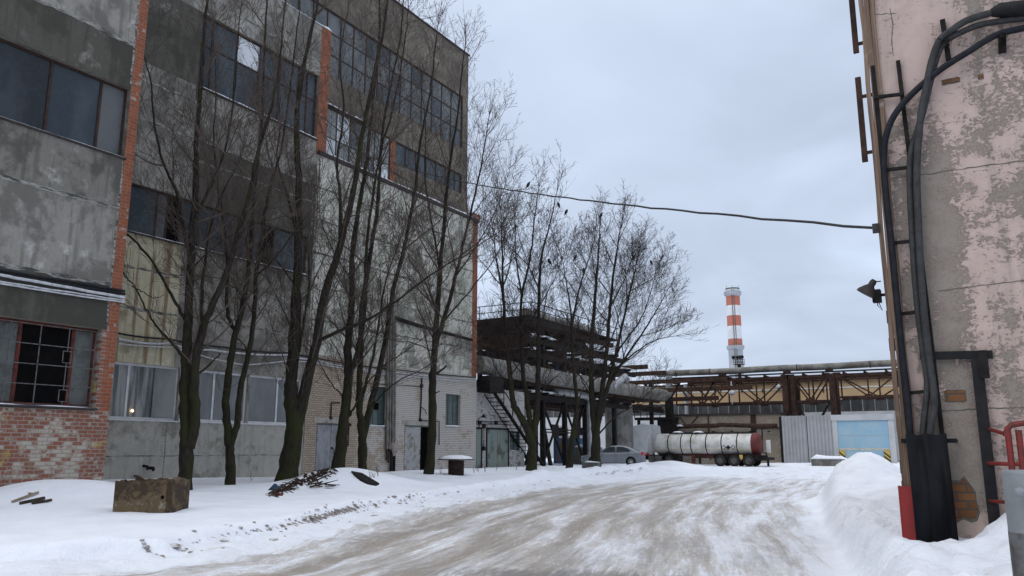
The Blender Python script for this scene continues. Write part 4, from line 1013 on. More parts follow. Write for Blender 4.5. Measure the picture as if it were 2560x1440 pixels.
def tree(base_px, X, stems, limbs, label, group, r0, l1=1.7, dens=5.2, far=False, up=.10, reach=None):
    b = PX(*base_px, X); D = (b - EYE).dot(HF)
    root = thing('bare_tree', (b.x, b.y, H(b.x, b.y)), label, 'tree', group)
    rt = random.Random(int(base_px[0])); TB = []; S = []
    for kind, (pts, ra, rb) in [('s', s) for s in stems] + [('l', l) for l in limbs]:
        pw = rt.uniform(-.9, .9) * (1 if len(pts) > 4 else .25)
        W = []
        for k, (px, py) in enumerate(pts):
            tt = k / (len(pts) - 1); off = pw * tt ** 1.4 * (1.4 if kind == 's' else 1.0) if (kind, k) != ('s', 0) else 0
            W.append(PD(px, py, D + off))
        W = np.array([list(q) for q in W])
        if kind == 's' and tuple(pts[0]) == tuple(base_px): W[0, 2] -= .35
        n = max(14, len(pts) * 5); C = spline(W, n)
        C[2:] += rng.normal(0, .012, C[2:].shape)
        tl = np.linspace(0, 1, n); Rr = ra + (rb - ra) * tl ** .8
        if kind == 's' and tuple(pts[0]) == tuple(base_px):
            Rr = Rr * (1 + .16 * np.exp(-tl * 22)); Rr *= 1 + .05 * np.sin(np.arange(n) * 1.7) + .05 * rng.normal(0, 1, n).clip(-1.5, 1.5)
        TB.append((C[None], Rr[None], 12 if ra > .06 else 7))
        S.append((C, Rr, float(np.linalg.norm(np.diff(C, axis=0), axis=1).sum()), kind))
    V, Q = tubes_mesh(TB); np_mesh('trunk', V, Q, 'bark', root)
    ZB = b.z
    A = [[], [], []]
    # boughs: the first order of branching off the measured stems
    BW, BR = [], []
    for C, Rr, ln, kind in list(S):
        if ln < 3.5 or kind == 'l': continue
        ok = np.nonzero(C[:, 2] - ZB > 3.4)[0]
        if len(ok) < 3: continue
        nb = max(2, int(ln * (.75 if far else .85))); ii = rng.choice(ok[:-1], nb)
        T = unit(C[np.minimum(ii + 1, len(C) - 1)] - C[ii]); q = rng.normal(0, 1, (nb, 3)); q -= T * (q * T).sum(1, keepdims=True); q = unit(q)
        a = np.radians(rng.normal(42, 9, nb))[:, None]; d = unit(T * np.cos(a) + q * np.sin(a)); d[:, 2] = np.maximum(d[:, 2], .12); d = unit(d)
        rel = (ii - ok[0]) / max(1, len(C) - ok[0]); Lb = l1 * rng.uniform(.9, 1.7, nb) * (1.15 - .5 * rel)
        P = shoots(C[ii], d, Lb, 9, .055, .075); rb = np.clip(np.minimum(Rr[ii] * .6, Lb * .0115), .012, .05)
        for k in range(nb): S.append((P[k], rb[k] * np.linspace(1, .3, 9), float(Lb[k]), 'b'))
        BW.append(P); BR.append(rb[:, None] * np.linspace(1, .3, 9)[None])
    for C, Rr, ln, kind in S:
        if ln < 1.5 and kind != 'b': continue
        lo = .12 if kind in 'lb' else (.5 if ln < 4 else .22)
        zlo = C[0, 2] - ZB
        if kind == 's':
            need = 2.6
            cum = np.concatenate([[0], np.cumsum(np.linalg.norm(np.diff(C, axis=0), axis=1))]) / ln
            zi = np.nonzero(C[:, 2] - ZB > need)[0]
            lo = max(.04, float(cum[zi[0]]) if len(zi) else .9)
        P = C[None]; c1, r1, L1 = spawn(P, Rr[None], np.array([ln]), dens * ((.5 if far else .62) if kind == 's' else (.62 if kind == 'b' else 1)), lo, 40, 0, 7, up, .085, .0105, .008, .5)
        t = np.linalg.norm(c1[:, 0] - C[-1], axis=1) / ln
        l1_ = l1 * (1.25 if far else 1.35); L1 = np.clip((l1_ if kind != 'b' else .3 * ln + .35) * (.45 + .95 * np.clip(t, 0, 1) ** .7) * rng.uniform(.4, 1.4, len(L1)) * (1 - .35 * np.clip(t - .6, 0, 1)), .4, 5)
        d1 = unit(c1[:, 1] - c1[:, 0]); c1 = shoots(c1[:, 0], d1, L1, 7, up, .085)
        r1 = np.minimum(r1[:, :1] * 1.0, np.maximum(.0085, L1 * .0118)[:, None]) * np.linspace(1, .32, 7)[None]
        # leader tips
        A[0].append((c1, r1, L1))
    c1 = np.concatenate([a[0] for a in A[0]]); r1 = np.concatenate([a[1] for a in A[0]]); L1 = np.concatenate([a[2] for a in A[0]])
    for C, Rr, ln, kind in S:
        if ln > 1.5 and kind != 'b':
            tipd = unit(C[-1] - C[-3])[None].repeat(5, 0) + rng.normal(0, .25, (5, 3)); tl = rng.uniform(1.0, 2.8, 5) if far else rng.uniform(.7, 1.8, 5)
            tc = shoots(C[-1][None].repeat(5, 0), unit(tipd), tl, 7, .05, .06)
            c1 = np.concatenate([c1, tc]); r1 = np.concatenate([r1, np.maximum(.008, Rr[-1] * .7) * np.linspace(1, .3, 7)[None].repeat(5, 0)]); L1 = np.concatenate([L1, tl])
    c2, r2, L2 = spawn(c1, r1, L1, 4.4 if far else 3.6, .2, 42, .46, 5, .07, .11, .010, .0068, .22)
    c3, r3, L3 = spawn(c2, r2, L2, 4.4 if far else 3.2, .2, 44, .5, 4, .03, .13, .008, .0042, .1)
    mr = .0052 if not far else .0062
    r2 = np.maximum(r2, mr * 1.15); r3 = np.maximum(r3, mr * .85)
    V, Q = tubes_mesh([(np.concatenate(BW), np.concatenate(BR), 6)] * bool(BW) + [(c1, r1, 5), (c2, r2, 3), (c3, r3, 3)])
    np_mesh('crown', V, Q, 'twig_far' if far else 'twig', root)
    return root
GRP = 'bare trees in a row before the concrete building'
TX = -21.0
tree((462, 1226), -20.3, [
    ([(462, 1226), (466, 1120), (465, 1060), (462, 960), (468, 850), (474, 720), (480, 600), (490, 480), (490, 380), (500, 250), (508, 120), (520, 0), (530, -80)], .215, .03),
    ([(472, 1120), (488, 1055), (486, 960), (495, 870), (520, 790), (560, 700), (590, 600), (620, 500), (645, 380), (680, 260), (702, 120), (715, -20)], .17, .02),
    ([(476, 640), (455, 560), (440, 480), (405, 400), (385, 300), (372, 180), (330, 60)], .07, .015),
    ([(482, 560), (520, 480), (555, 400), (577, 300), (592, 150), (602, 20)], .06, .014),
    ([(497, 860), (503, 760), (508, 700), (517, 620), (535, 540), (562, 470), (600, 400)], .075, .015)],
   [([(462, 900), (440, 870), (395, 820), (370, 780), (335, 715), (312, 690), (295, 640)], .05, .01),
    ([(463, 800), (430, 740), (385, 660), (325, 590), (270, 570), (210, 510), (150, 480), (90, 440)], .055, .008),
    ([(330, 715), (365, 735), (385, 745), (410, 738)], .02, .008), ([(488, 935), (510, 925), (530, 905), (550, 885)], .04, .02),
    ([(470, 700), (500, 650), (560, 600), (640, 560), (720, 540)], .03, .008)],
   'leftmost bare tree, mossy twin trunk beside the broken concrete tray', GRP, .2, l1=1.8)
tree((577, 1208), TX, [
    ([(577, 1208), (576, 1150), (572, 1100), (565, 1020), (572, 930), (590, 830), (610, 750), (625, 640), (632, 540), (640, 430), (655, 300), (660, 150), (668, 0), (672, -60)], .165, .02),
    ([(573, 1125), (592, 1060), (600, 980), (622, 880), (635, 780), (640, 690), (652, 600), (672, 480), (702, 380), (722, 250), (740, 100), (752, -20)], .12, .018),
    ([(590, 830), (570, 785), (568, 700), (568, 650), (560, 560), (546, 470), (535, 340), (540, 200), (530, 60)], .07, .014)],
   [([(622, 880), (600, 850), (560, 800), (520, 740)], .025, .007), ([(640, 690), (690, 640), (750, 560), (800, 500)], .035, .008), ([(612, 745), (560, 700), (505, 690)], .022, .006)],
   'slender bare tree forking low, before the white framed windows', GRP, .16, l1=1.6)
tree((712, 1203), TX, [
    ([(712, 1203), (728, 1130), (736, 1060), (728, 1000), (728, 950), (736, 850), (742, 720), (746, 600), (746, 450), (742, 300), (760, 160), (790, 30), (800, -60)], .36, .03),
    ([(736, 1085), (752, 1020), (768, 950), (792, 850), (817, 720), (850, 620), (882, 480), (907, 330), (937, 180), (962, 60), (975, -60)], .25, .03),
    ([(748, 880), (760, 800), (772, 720), (772, 640)], .05, .03),
    ([(745, 600), (722, 500), (692, 400), (700, 300), (690, 180)], .06, .012),
    ([(850, 620), (850, 500), (842, 400), (860, 280), (850, 150), (870, 20)], .07, .014)],
   [([(790, 855), (860, 822), (920, 800), (985, 755), (1060, 700), (1150, 640), (1215, 590)], .075, .012), ([(732, 830), (700, 760), (672, 700), (660, 660)], .025, .008),
    ([(742, 720), (690, 650), (620, 600), (570, 590)], .03, .007)],
   'thickest bare tree with two heavy stems at the right end of the white framed windows', GRP, .36, l1=1.9)
tree((843, 1176), TX, [
    ([(843, 1176), (855, 1090), (865, 1010), (870, 940), (870, 850), (880, 760), (880, 640), (897, 520), (917, 400), (932, 250), (947, 100), (950, -40)], .24, .025),
    ([(870, 960), (895, 870), (912, 780), (915, 650), (930, 500), (952, 380), (985, 260), (1010, 120), (1022, 0)], .1, .015)],
   [([(858, 1060), (885, 1020), (915, 960), (960, 920)], .06, .02), ([(866, 1000), (830, 960), (795, 900), (770, 860)], .03, .008), ([(880, 700), (840, 640), (805, 560), (790, 480)], .03, .008)],
   'mossy bare tree standing behind the snow mound in front of the grey double door', GRP, .24, l1=1.8)
tree((906, 1183), TX, [
    ([(906, 1183), (906, 1120), (904, 1080), (898, 1000), (902, 900), (905, 780), (925, 640), (945, 500), (952, 380), (967, 260), (1000, 100), (1010, -40)], .19, .02),
    ([(907, 1095), (925, 1020), (950, 920), (967, 830), (985, 720), (1015, 600), (1037, 480), (1052, 350), (1075, 230), (1088, 120), (1095, 60)], .15, .018),
    ([(904, 1000), (930, 900), (948, 800), (965, 700), (1000, 600), (1030, 520)], .07, .012)],
   [([(925, 1020), (985, 960), (1060, 920), (1120, 880)], .035, .008), ([(950, 920), (1010, 880), (1080, 830)], .03, .007), ([(900, 900), (865, 820), (845, 740)], .03, .008)],
   'bare tree forking at chest height, left of the lagged riser pipes', GRP, .19, l1=1.8)
tree((1070, 1185), TX, [
    ([(1070, 1185), (1080, 1080), (1082, 960), (1086, 880), (1093, 780), (1100, 680), (1110, 560), (1122, 430), (1142, 300), (1155, 180), (1165, 90)], .21, .018),
    ([(1086, 875), (1112, 790), (1140, 690), (1160, 600), (1187, 490), (1207, 390), (1222, 290)], .12, .016),
    ([(1100, 680), (1080, 560), (1062, 440), (1065, 320), (1050, 200)], .06, .012),
    ([(1093, 780), (1060, 700), (1020, 640), (1000, 560)], .04, .01)],
   [([(1084, 938), (1105, 925), (1117, 915)], .05, .04), ([(1082, 985), (1100, 978)], .03, .02), ([(1112, 800), (1180, 720), (1240, 640), (1275, 560)], .045, .008), ([(1140, 690), (1200, 600), (1250, 500), (1275, 420)], .04, .008),
    ([(1086, 880), (1040, 860), (985, 850), (930, 830)], .03, .007)],
   'bare tree in front of the half open worn steel door', GRP, .21, l1=2.1, dens=6.0)
GR2 = 'bare trees before the pipe trestle'
tree((1328, 1168), TX, [
    ([(1328, 1168), (1330, 1110), (1312, 1060), (1284, 1010), (1276, 940), (1266, 860), (1259, 760), (1256, 640), (1252, 530)], .27, .02),
    ([(1331, 1100), (1318, 1000), (1306, 920), (1303, 840), (1304, 740), (1325, 650), (1336, 550), (1347, 470)], .16, .018),
    ([(1335, 1090), (1343, 1000), (1345, 920), (1346, 820), (1348, 720), (1354, 640), (1375, 560), (1392, 480)], .19, .018),
    ([(1258, 740), (1240, 640), (1232, 560)], .07, .015), ([(1304, 740), (1290, 640), (1287, 540)], .06, .014)],
   [([(1340, 1000), (1380, 950), (1420, 920)], .05, .012), ([(1280, 980), (1240, 920), (1215, 860)], .05, .01), ([(1303, 850), (1340, 780), (1385, 700), (1415, 620)], .05, .01)],
   'multi stemmed bare tree beside the iron stair', GR2, .27, l1=2.2, dens=6.6, far=True)
tree((1422, 1163), TX, [
    ([(1422, 1163), (1432, 1090), (1442, 1020), (1436, 940), (1430, 850), (1428, 790), (1418, 720), (1406, 650)], .19, .018),
    ([(1430, 810), (1445, 735), (1468, 660), (1485, 600)], .08, .015)],
   [([(1436, 950), (1465, 900), (1485, 860)], .04, .01), ([(1442, 1030), (1400, 990), (1370, 960)], .04, .01)],
   'thinnest leaning bare tree before the blue rusty container', GR2, .19, l1=1.9, dens=6.6, far=True)
tree((1487, 1160), TX, [
    ([(1487, 1160), (1490, 1100), (1485, 1050), (1478, 960), (1479, 860), (1488, 740), (1496, 630), (1502, 540)], .33, .02),
    ([(1490, 1090), (1505, 980), (1516, 880), (1525, 770), (1533, 690), (1546, 600), (1555, 550)], .2, .018),
    ([(1495, 1060), (1516, 980), (1541, 880), (1561, 790), (1580, 710), (1595, 640)], .17, .016),
    ([(1512, 980), (1560, 900), (1608, 830), (1645, 770), (1672, 720)], .1, .014),
    ([(1530, 930), (1590, 880), (1640, 850), (1690, 840)], .07, .012)],
   [([(1497, 1085), (1540, 1040), (1590, 1012), (1615, 985)], .06, .012), ([(1482, 1000), (1450, 940), (1435, 880)], .05, .01), ([(1541, 880), (1600, 800), (1630, 720), (1642, 670)], .06, .01), ([(1525, 770), (1560, 700), (1582, 640)], .05, .01)],
   'broad bare tree in front of the silver car', GR2, .33, l1=2.6, dens=6.6, far=True)
# crows perched in the far trees
def crow(px, py, D, face, label):
    p = PD(px, py, D)
    root = thing('crow', p, label, 'bird', 'crows perched in the bare trees')
    m = MB(); ax = [Vector(v) * .82 for v in ((-.2, 0, -.24), (-.12, 0, -.12), (-.05, 0, -.02), (.0, 0, .07), (.045, 0, .15), (.075, 0, .195), (.1, 0, .21))]
    c, s = math.cos(face), math.sin(face); rot = lambda v: p + Vector((v.x * c - v.y * s, v.x * s + v.y * c, v.z))
    m.tube([rot(a) for a in ax], [.016, .04, .076, .084, .056, .047, .025], 10); m.build('body', 'feather', root)
    m = MB(); m.tube([rot(Vector((.08, 0, .168))), rot(Vector((.135, 0, .156)))], [.02, .004], 6); m.build('beak', 'steel_black', root)
    m = MB()
    for sy in (-.03, .03): m.tube([rot(Vector((-.02, sy, -.06))), rot(Vector((.01, sy, -.2)))], .009, 5)
    m.build('legs', 'steel_black', root)
for k, (px, py, D, f, lb) in enumerate([
    (1321, 463, 43, 0.3, 'crow just above the slung cable, highest bird in the trees'), (1396, 513, 43, 2.6, 'crow left of the pair below the slung cable'), (1416, 531, 43, 1.2, 'crow right of the pair below the slung cable'),
    (1503, 539, 49, .5, 'crow close to the broad tree top stem under the slung cable'), (1289, 568, 43, 2.2, 'crow nearest to the concrete building, low in the multi stemmed tree'), (1439, 644, 47, .2, 'crow on top of the thinnest leaning tree'),
    (1373, 655, 43, 2.9, 'crow beside the tallest stem of the multi stemmed tree'), (1459, 676, 47, 1.6, 'crow between the thinnest tree and the broad tree'), (1585, 644, 49.5, .9, 'crow on the upright right stem of the broad tree'),
    (1628, 657, 49.5, 2.5, 'rightmost crow at the outer edge of the broad tree')]): crow(px, py, D, f, lb)
# ------------------------------------------------------------------ pink building, near right
YR = 11.03; XR0 = -.985
g = thing('rendered_building', (XR0, YR, 0), 'pink rendered brick building at the right edge with peeling plaster', 'building')
g_pink = g
def blob(cx, cz, w, h, n=14, seed=0, jit=.18):
    r = random.Random(seed); return [(cx + w / 2 * math.cos(2 * math.pi * k / n) * (1 + r.uniform(-jit, jit)), cz + h / 2 * math.sin(2 * math.pi * k / n) * (1 + r.uniform(-jit, jit))) for k in range(n)]
blob0 = blob
mb = MB(); facade(mb, 'y', YR, XR0, 8.0, -.5, 9.5, [], .3)
mb.add([(XR0, YR, -.5), (XR0, YR + 9, -.5), (XR0, YR + 9, 9.5), (XR0, YR, 9.5)], [(3, 2, 1, 0)])
mb.add([(8, YR, -.5), (8, YR + 9, -.5), (8, YR + 9, 9.5), (8, YR, 9.5)], [(0, 1, 2, 3)])
mb.add([(XR0, YR, 9.5), (8, YR, 9.5), (8, YR + 9, 9.5), (XR0, YR + 9, 9.5)], [(0, 1, 2, 3)])
mb.add([(XR0, YR + 9, -.5), (8, YR + 9, -.5), (8, YR + 9, 9.5), (XR0, YR + 9, 9.5)], [(3, 2, 1, 0)])
mb.build('wall', 'render_pink', g)
# cracks between the render fields and spots of bare brick
mb = MB()
for pts in ([(2222, 447), (2330, 434), (2420, 420), (2560, 402)], [(2345, 727), (2450, 714), (2560, 702)], [(2352, 1027), (2450, 1022), (2560, 1019)], [(2160, 40), (2190, 36), (2240, 34)], [(2225, 20), (2232, 60), (2229, 100), (2233, 140)]):
    P = [PY(a, b, YR - .002) for a, b in pts]; Q = []
    for a, b in zip(P[:-1], P[1:]):
        for k in range(7): q = a.lerp(b, k / 7); q.z += random.uniform(-.008, .008); Q.append(q)
    Q.append(P[-1]); mb.tube(Q, [.0055 * random.uniform(.5, 1.3) for _ in Q], 5)
mb.build('crack', 'soot', g)
for k, (px, py, w_, h_) in enumerate([(2388, 990, 40, 25), (2377, 203, 36, 13), (2452, 192, 11, 12), (2404, 1252, 62, 92)]):
    c = PY(px, py, YR); s = 195.0
    if k < 3: blob = lambda cx, cz, w, h, n, seed, jit: [(cx + w / 2 * max(-1, min(1, 1.5 * math.cos(2 * math.pi * (j + .5) / n))) * (1 + .05 * math.sin(j * 2.3 + seed)), cz + h / 2 * max(-1, min(1, 1.5 * math.sin(2 * math.pi * (j + .5) / n))) * (1 + .09 * math.sin(j * 3.1 + seed))) for j in range(n)]
    else: blob = blob0
    m = MB(); m.prism(blob(c.x, c.z, w_ / s, h_ / s, 16, k, .24 if k == 3 else .1), (0, YR - .004, 0), (1, 0, 0), (0, 0, 1), (0, .02, 0)); m.build('bare_brick', 'brick_orange', g)
    m = MB(); o_ = blob(c.x, c.z, w_ / s * 1.1, h_ / s * 1.12, 16, k, .24 if k == 3 else .1); i_ = blob(c.x, c.z, w_ / s * 1.0, h_ / s * 1.0, 16, k, .24 if k == 3 else .1)
    vs = [(x, YR - .001, z) for x, z in o_] + [(x, YR - .009, z) for x, z in [((a[0] + b[0]) / 2, (a[1] + b[1]) / 2) for a, b in zip(o_, i_)]] + [(x, YR - .0045, z) for x, z in i_]
    n = 16; m.add(vs, [(j, (j + 1) % n, n + (j + 1) % n, n + j) for j in range(n)] + [(n + j, n + (j + 1) % n, 2 * n + (j + 1) % n, 2 * n + j) for j in range(n)]); m.build('plaster_edge', 'conc_block', g)
# corner planks
zz0, zz1 = .8, 9.4; xs = [-1.06, -1.0, -.93, -.868]
for k in range(3):
    m = MB(); n = 22; rings = []
    for j in range(n + 1):
        z = zz0 + (zz1 - zz0) * j / n; wv = .006 * math.sin(j * 1.3 + k * 2) + random.uniform(-.004, .004); y0 = YR - .05 - .012 * (k == 1)
        rings.append([(xs[k] + .003 + wv, y0, z), (xs[k + 1] - .003 + wv, y0 - .003, z), (xs[k + 1] - .003 + wv, YR - .003, z), (xs[k] + .003 + wv, YR - .003, z)])
    m.loft(rings); m.build('corner_plank', 'wood_plank', g)
for (a, b) in (((2129, 0), (2138, 133)), ((2143, 195), (2160, 405))):
    p, q = PY(a[0], a[1], YR + .08), PY(b[0], b[1], YR + .08); p.x = q.x = min(p.x, q.x)
    if a[1] == 0: p.z += .9
    m = MB(); m.box((p.x - .02, YR + .05, q.z), (p.x + .05, YR + .1, p.z)); m.box((p.x + .05, YR + .06, q.z + .1), (XR0 + .001, YR + .09, q.z + .14)); m.box((p.x + .05, YR + .06, p.z - .3), (XR0 + .001, YR + .09, p.z - .26))
    m.build('flashing_strip', 'steel_rust', g)
mb = MB(); mb.tube([(XR0 - .05, YR + .12, z) for z in np.linspace(.9, 3.2, 8)], .018, 6)
for z in (1.0, 1.25, 1.75, 2.3, 2.75, 3.1): mb.box((XR0 - .09, YR + .09, z), (XR0 - .005, YR + .15, z + .16))
one(mb, 'conduit', 'blue_plastic', (XR0, YR + .12, 1), 'dark blue conduit with clips on the side of the pink building', 'conduit')
m = MB(); p0, p1 = PY(2247, 1215, YR - .07), PY(2279, 1215, YR - .07); gz = H(XR0, YR - .2)
m.box((p0.x, YR - .12, gz - .25), (p1.x, YR - .055, p0.z)); m.box((p0.x - .006, YR - .126, gz - .25), (p0.x + .008, YR - .0, p0.z + .004))
one(m, 'guard_post', 'paint_red', (p0.x, YR - .1, gz), 'red painted steel corner guard at the foot of the wooden corner planks', 'post')
# cable tray ladder, cables and cover sheet
g2 = thing('cable_ladder', PY(2250, 1085, YR - .08), 'dark steel ladder tray carrying cables up the pink wall', 'cable tray')
def Wl(pts, d): return [PY(a, b, YR - d) for a, b in pts]
m = MB(); a, b = PY(2182, 165, YR - .05), PY(2272, 1090, YR - .05); m.bar(a, b, .05, .035, (0, 1, 0)); m.build('rail', 'steel_dark', g2)
m = MB(); a2, b2 = PY(2245, 152, YR - .05), PY(2356, 1090, YR - .05); m.bar(a2, b2, .05, .035, (0, 1, 0)); m.build('rail', 'steel_dark', g2)
for py, x0, x1 in ((240, 2184, 2258), (422, 2205, 2286), (605, 2222, 2306), (782, 2240, 2325), (980, 2262, 2346)):
    p, q = PY(x0, py + 4, YR - .08), PY(x1, py - 5, YR - .08); m = MB(); m.bar(p, q, .04, .035, (0, 1, 0)); m.build('rung', 'steel_dark', g2)
def wcable(pts, r, d, mat, label, sleeve=None):
    P = [list(q) for q in Wl(pts, d)]; C = spline(P, len(P) * 8); m = MB(); rs = [r] * len(C)
    root = thing('cable', Vector(P[-1]), label, 'cable', 'power cables on the pink wall')
    m.tube([Vector(c) for c in C], rs, 10); m.build('sheath', mat, root)
    if sleeve:
        Q = Wl(sleeve, d); m = MB(); m.tube(Q, [r * 1.2, r * 2.1] + [r * 2.3] * (len(Q) - 2), 14); m.build('sleeve', 'steel_black', root)
wcable([(2680, 42), (2560, 70), (2490, 88), (2420, 130), (2350, 175), (2280, 235), (2235, 290), (2213, 350), (2210, 420), (2218, 520), (2230, 620), (2243, 760), (2257, 900), (2269, 1000), (2277, 1110)], .04, .15, 'cable_black', 'black cable nearest the corner planks, arching right under the two grey ones')
wcable([(2680, 14), (2560, 20), (2480, 32), (2420, 50), (2380, 75), (2350, 100), (2330, 150), (2315, 220), (2302, 290), (2294, 380), (2292, 450), (2296, 560), (2302, 680), (2312, 800), (2324, 900), (2336, 1000), (2328, 1060), (2322, 1110)], .043, .16, 'cable_grey', 'grey cable ending in a thick black sleeve at the top right', sleeve=[(2478, 32), (2500, 26), (2560, 20), (2680, 12)])
wcable([(2680, 38), (2560, 46), (2460, 60), (2400, 82), (2360, 108), (2340, 150), (2325, 210), (2305, 290), (2280, 370), (2274, 440), (2279, 560), (2286, 680), (2295, 780), (2308, 880), (2318, 960), (2310, 1050), (2306, 1110)], .038, .11, 'cable_grey', 'plain grey cable without a sleeve between the other two')
m = MB(); a, b = PY(2356, 50, YR - .04), PY(2372, 150, YR - .04); m.bar(a, b, .06, .05, (0, 1, 0)); m.bar(PY(2368, 100, YR - .04), PY(2366, 102, YR - .21), .05)
m.tube([PY(2345, 95, YR - .22), PY(2360, 104, YR - .23), PY(2385, 92, YR - .22), PY(2370, 120, YR - .2)], .006, 5)
one(m, 'cable_bracket', 'steel_dark', a, 'rusty bolted bracket tying the grey cables high on the wall', 'bracket')
m = MB(); m.bar(PY(2505, 80, YR - .02), PY(2506, 132, YR - .02), .085, .03, (0, 1, 0)); m.bar(PY(2505, 88, YR - .04), PY(2505, 88, YR - .2), .05)
one(m, 'cable_bracket', 'steel_dark', PY(2505, 110, YR), 'short flat bracket under the cables at the top right', 'bracket')
m = MB(); c0 = [PY(2264, 1086, YR - .24), PY(2366, 1084, YR - .24)]; gz2 = H(-.65, YR - .3) - .25
n = 12; rings = []
for k in range(n + 1):
    t = k / n; x = c0[0].x + (c0[1].x - c0[0].x) * t; y = YR - .25 + .018 * math.sin(t * 9) + .01 * math.sin(t * 23)
    rings.append([(x, y, c0[0].z + .01 * math.sin(t * 15)), (x + .01, y - .015 * math.sin(t * 12 + 1), (c0[0].z + gz2) / 2), (x + .02, y - .03, gz2), (x + .02, y - .018, gz2), (x + .01, y + .012 - .015 * math.sin(t * 12 + 1), (c0[0].z + gz2) / 2), (x, y + .012, c0[0].z + .01 * math.sin(t * 15))])
m.smooth = True; m.loft(rings); m.smooth = False
m.box((c0[0].x - .06, YR - .2, c0[0].z - .1), (c0[1].x + .1, YR - .17, c0[0].z - .05)); m.box((c0[0].x - .06, YR - .17, c0[0].z - .09), (c0[0].x - .03, YR, c0[0].z - .06)); m.box((c0[1].x + .07, YR - .17, c0[0].z - .09), (c0[1].x + .1, YR, c0[0].z - .06))
one(m, 'cover_sheet', 'sheet_black', (c0[0].x, YR - .25, gz2 + .25), 'black steel sheet covering the cable ends at the foot of the pink wall', 'cover')
# bitumen coated channel frame
g2 = thing('steel_channel', PY(2490, 1262, YR - .05), 'black tarred steel frame bolted to the pink wall left of the red railing', 'steel frame')
m = MB(); m.bar(PY(2300, 890, YR - .05), PY(2482, 886, YR - .05), .075, .09, (0, 0, 1)); m.build('beam', 'steel_black', g2)
m = MB(); p = PY(2441, 893, YR - .06); m.box((p.x - .06, YR - .11, H(p.x + .3, YR) - .4), (p.x + .06, YR - .005, p.z)); m.build('post', 'steel_black', g2)
m = MB(); p, q = PY(2455, 876, YR - .12), PY(2462, 946, YR - .12); m.box((p.x - .05, YR - .15, q.z), (p.x + .05, YR - .112, p.z)); m.build('plate', 'steel_dark', g2)
# red railing
g2 = thing('railing', PY(2520, 1170, YR - .5), 'red painted pipe railing fixed to the pink wall behind the grey post', 'railing')
d = .5; zr = PY(2520, 1085, YR - d)
m = MB(); m.tube([PY(2470, 1072, YR - .06), PY(2510, 1084, YR - d)], .022, 8); m.tube([PY(2515, 1092, YR - d), PY(2518, 1072, YR - d), PY(2530, 1062, YR - d), PY(2560, 1058, YR - d), PY(2760, 1050, YR - d)], .032, 10); m.build('top_rail', 'paint_red_worn', g2)
m = MB(); m.tube([PY(2466, 1158, YR - .06), PY(2515, 1160, YR - d), PY(2760, 1163, YR - d)], .022, 8); m.build('lower_rail', 'paint_red_worn', g2)
m = MB(); m.tube([PY(2470, 1252, YR - .06), PY(2520, 1256, YR - d)], .02, 8); m.build('lower_rail', 'paint_red_worn', g2)
for px in (2519, 2546):
    p = PY(px, 1075, YR - d); m = MB(); m.tube([(p.x, p.y, p.z), (p.x, p.y, H(p.x, p.y) - .2)], .034, 10); m.build('baluster', 'paint_red_worn', g2)
# grey gate post, close on the right
b = PD(2574, 1177, 5.6); m = MB(); r = .165; zt = b.z
m.lathe([(r, -.3), (r, zt - .02), (r - .008, zt), (r - .02, zt + .004), (.001, zt + .006)], (b.x, b.y, 0), 28)
root = thing('gate_post', (b.x, b.y, H(b.x, b.y)), 'thick grey painted steel post close up at the right edge', 'post')
m.build('pipe', 'paint_grey', root)
m = MB(); q = PD(2551, 1232, 5.6 - .16); m.lathe([(.001, -.035), (.03, -.025), (.038, 0), (.03, .025), (.001, .035)], q, 12); m.build('weld_boss', 'paint_grey', root)
m = MB(); m.lathe([(r + .001, -.28), (r + .002, zt - .42), (r + .001, zt - .4)], (b.x, b.y, 0), 28); m.build('dark_band', 'steel_grille', root)
# floodlight on the corner
a = PY(2196, 738, YR + .05); g2 = thing('floodlight', a, 'dark conical floodlight bracketed to the corner of the pink building', 'lamp')
m = MB(); m.box((a.x - .07, YR + .0, a.z - .09), (a.x + .03, YR + .12, a.z + .07)); m.tube([a, (XR0 + .0, YR + .06, a.z)], .02, 6); m.build('ballast_box', 'steel_dark', g2)
top, mouth = PY(2183, 705, YR + .02), PY(2164, 736, YR + .02); dv = (mouth - top).normalized()
m = MB(); m.tube([top - dv * .03, top, top + dv * .05, top.lerp(mouth, .45), top.lerp(mouth, .8), mouth], [.03, .042, .042, .07, .115, .125], 16); m.build('lamp_shade', 'flashing', g2)
m = MB(); m.tube([a, top.lerp(mouth, .6)], .02, 6); m.tube([top, top + Vector((.09, 0, .0))], .008, 5); m.tube([a, a + Vector((-.02, 0, -.13)), a + Vector((.03, 0, -.2)), a + Vector((.0, 0, -.1))], .006, 5); m.build('bracket', 'steel_dark', g2)
# slung cable across the yard
a = PX(985, 410, XT + .02); b = PY(2192, 571, YR - .06); m = MB(); P = []
mid1, n = None, 60
for k in range(n + 1):
    t = k / n; px, py = 985 + (2182 - 985) * t, None
    p = a.lerp(b, t); p.z -= .35 * 4 * t * (1 - t); p.z += .012 * math.sin(k * 2.1) + random.uniform(-.006, .006); P.append(p)
m.tube(P, .019, 7); m.box((b.x - .05, YR - .09, b.z - .06), (b.x + .03, YR - .045, b.z + .06))
one(m, 'slung_cable', 'cable_grey', a, 'grey cable slung across the sky from the concrete building to the pink one', 'cable')

# ------------------------------------------------------------------ small things in the snow
_tt = np.geomspace(3.0, 140.0, 2600)
def at(px, py, *_):
    """where a sight line meets the snow"""
    d = ray(px, py); d = d / d.dot(HF); X_, Y_, Z_ = d.x * _tt, d.y * _tt, CAMZ + d.z * _tt
    hit = np.nonzero(Z_ <= terrain(X_, Y_))[0]; k = int(hit[0]) if len(hit) else len(_tt) - 1
    return Vector((float(X_[k]), float(Y_[k]), H(float(X_[k]), float(Y_[k]))))
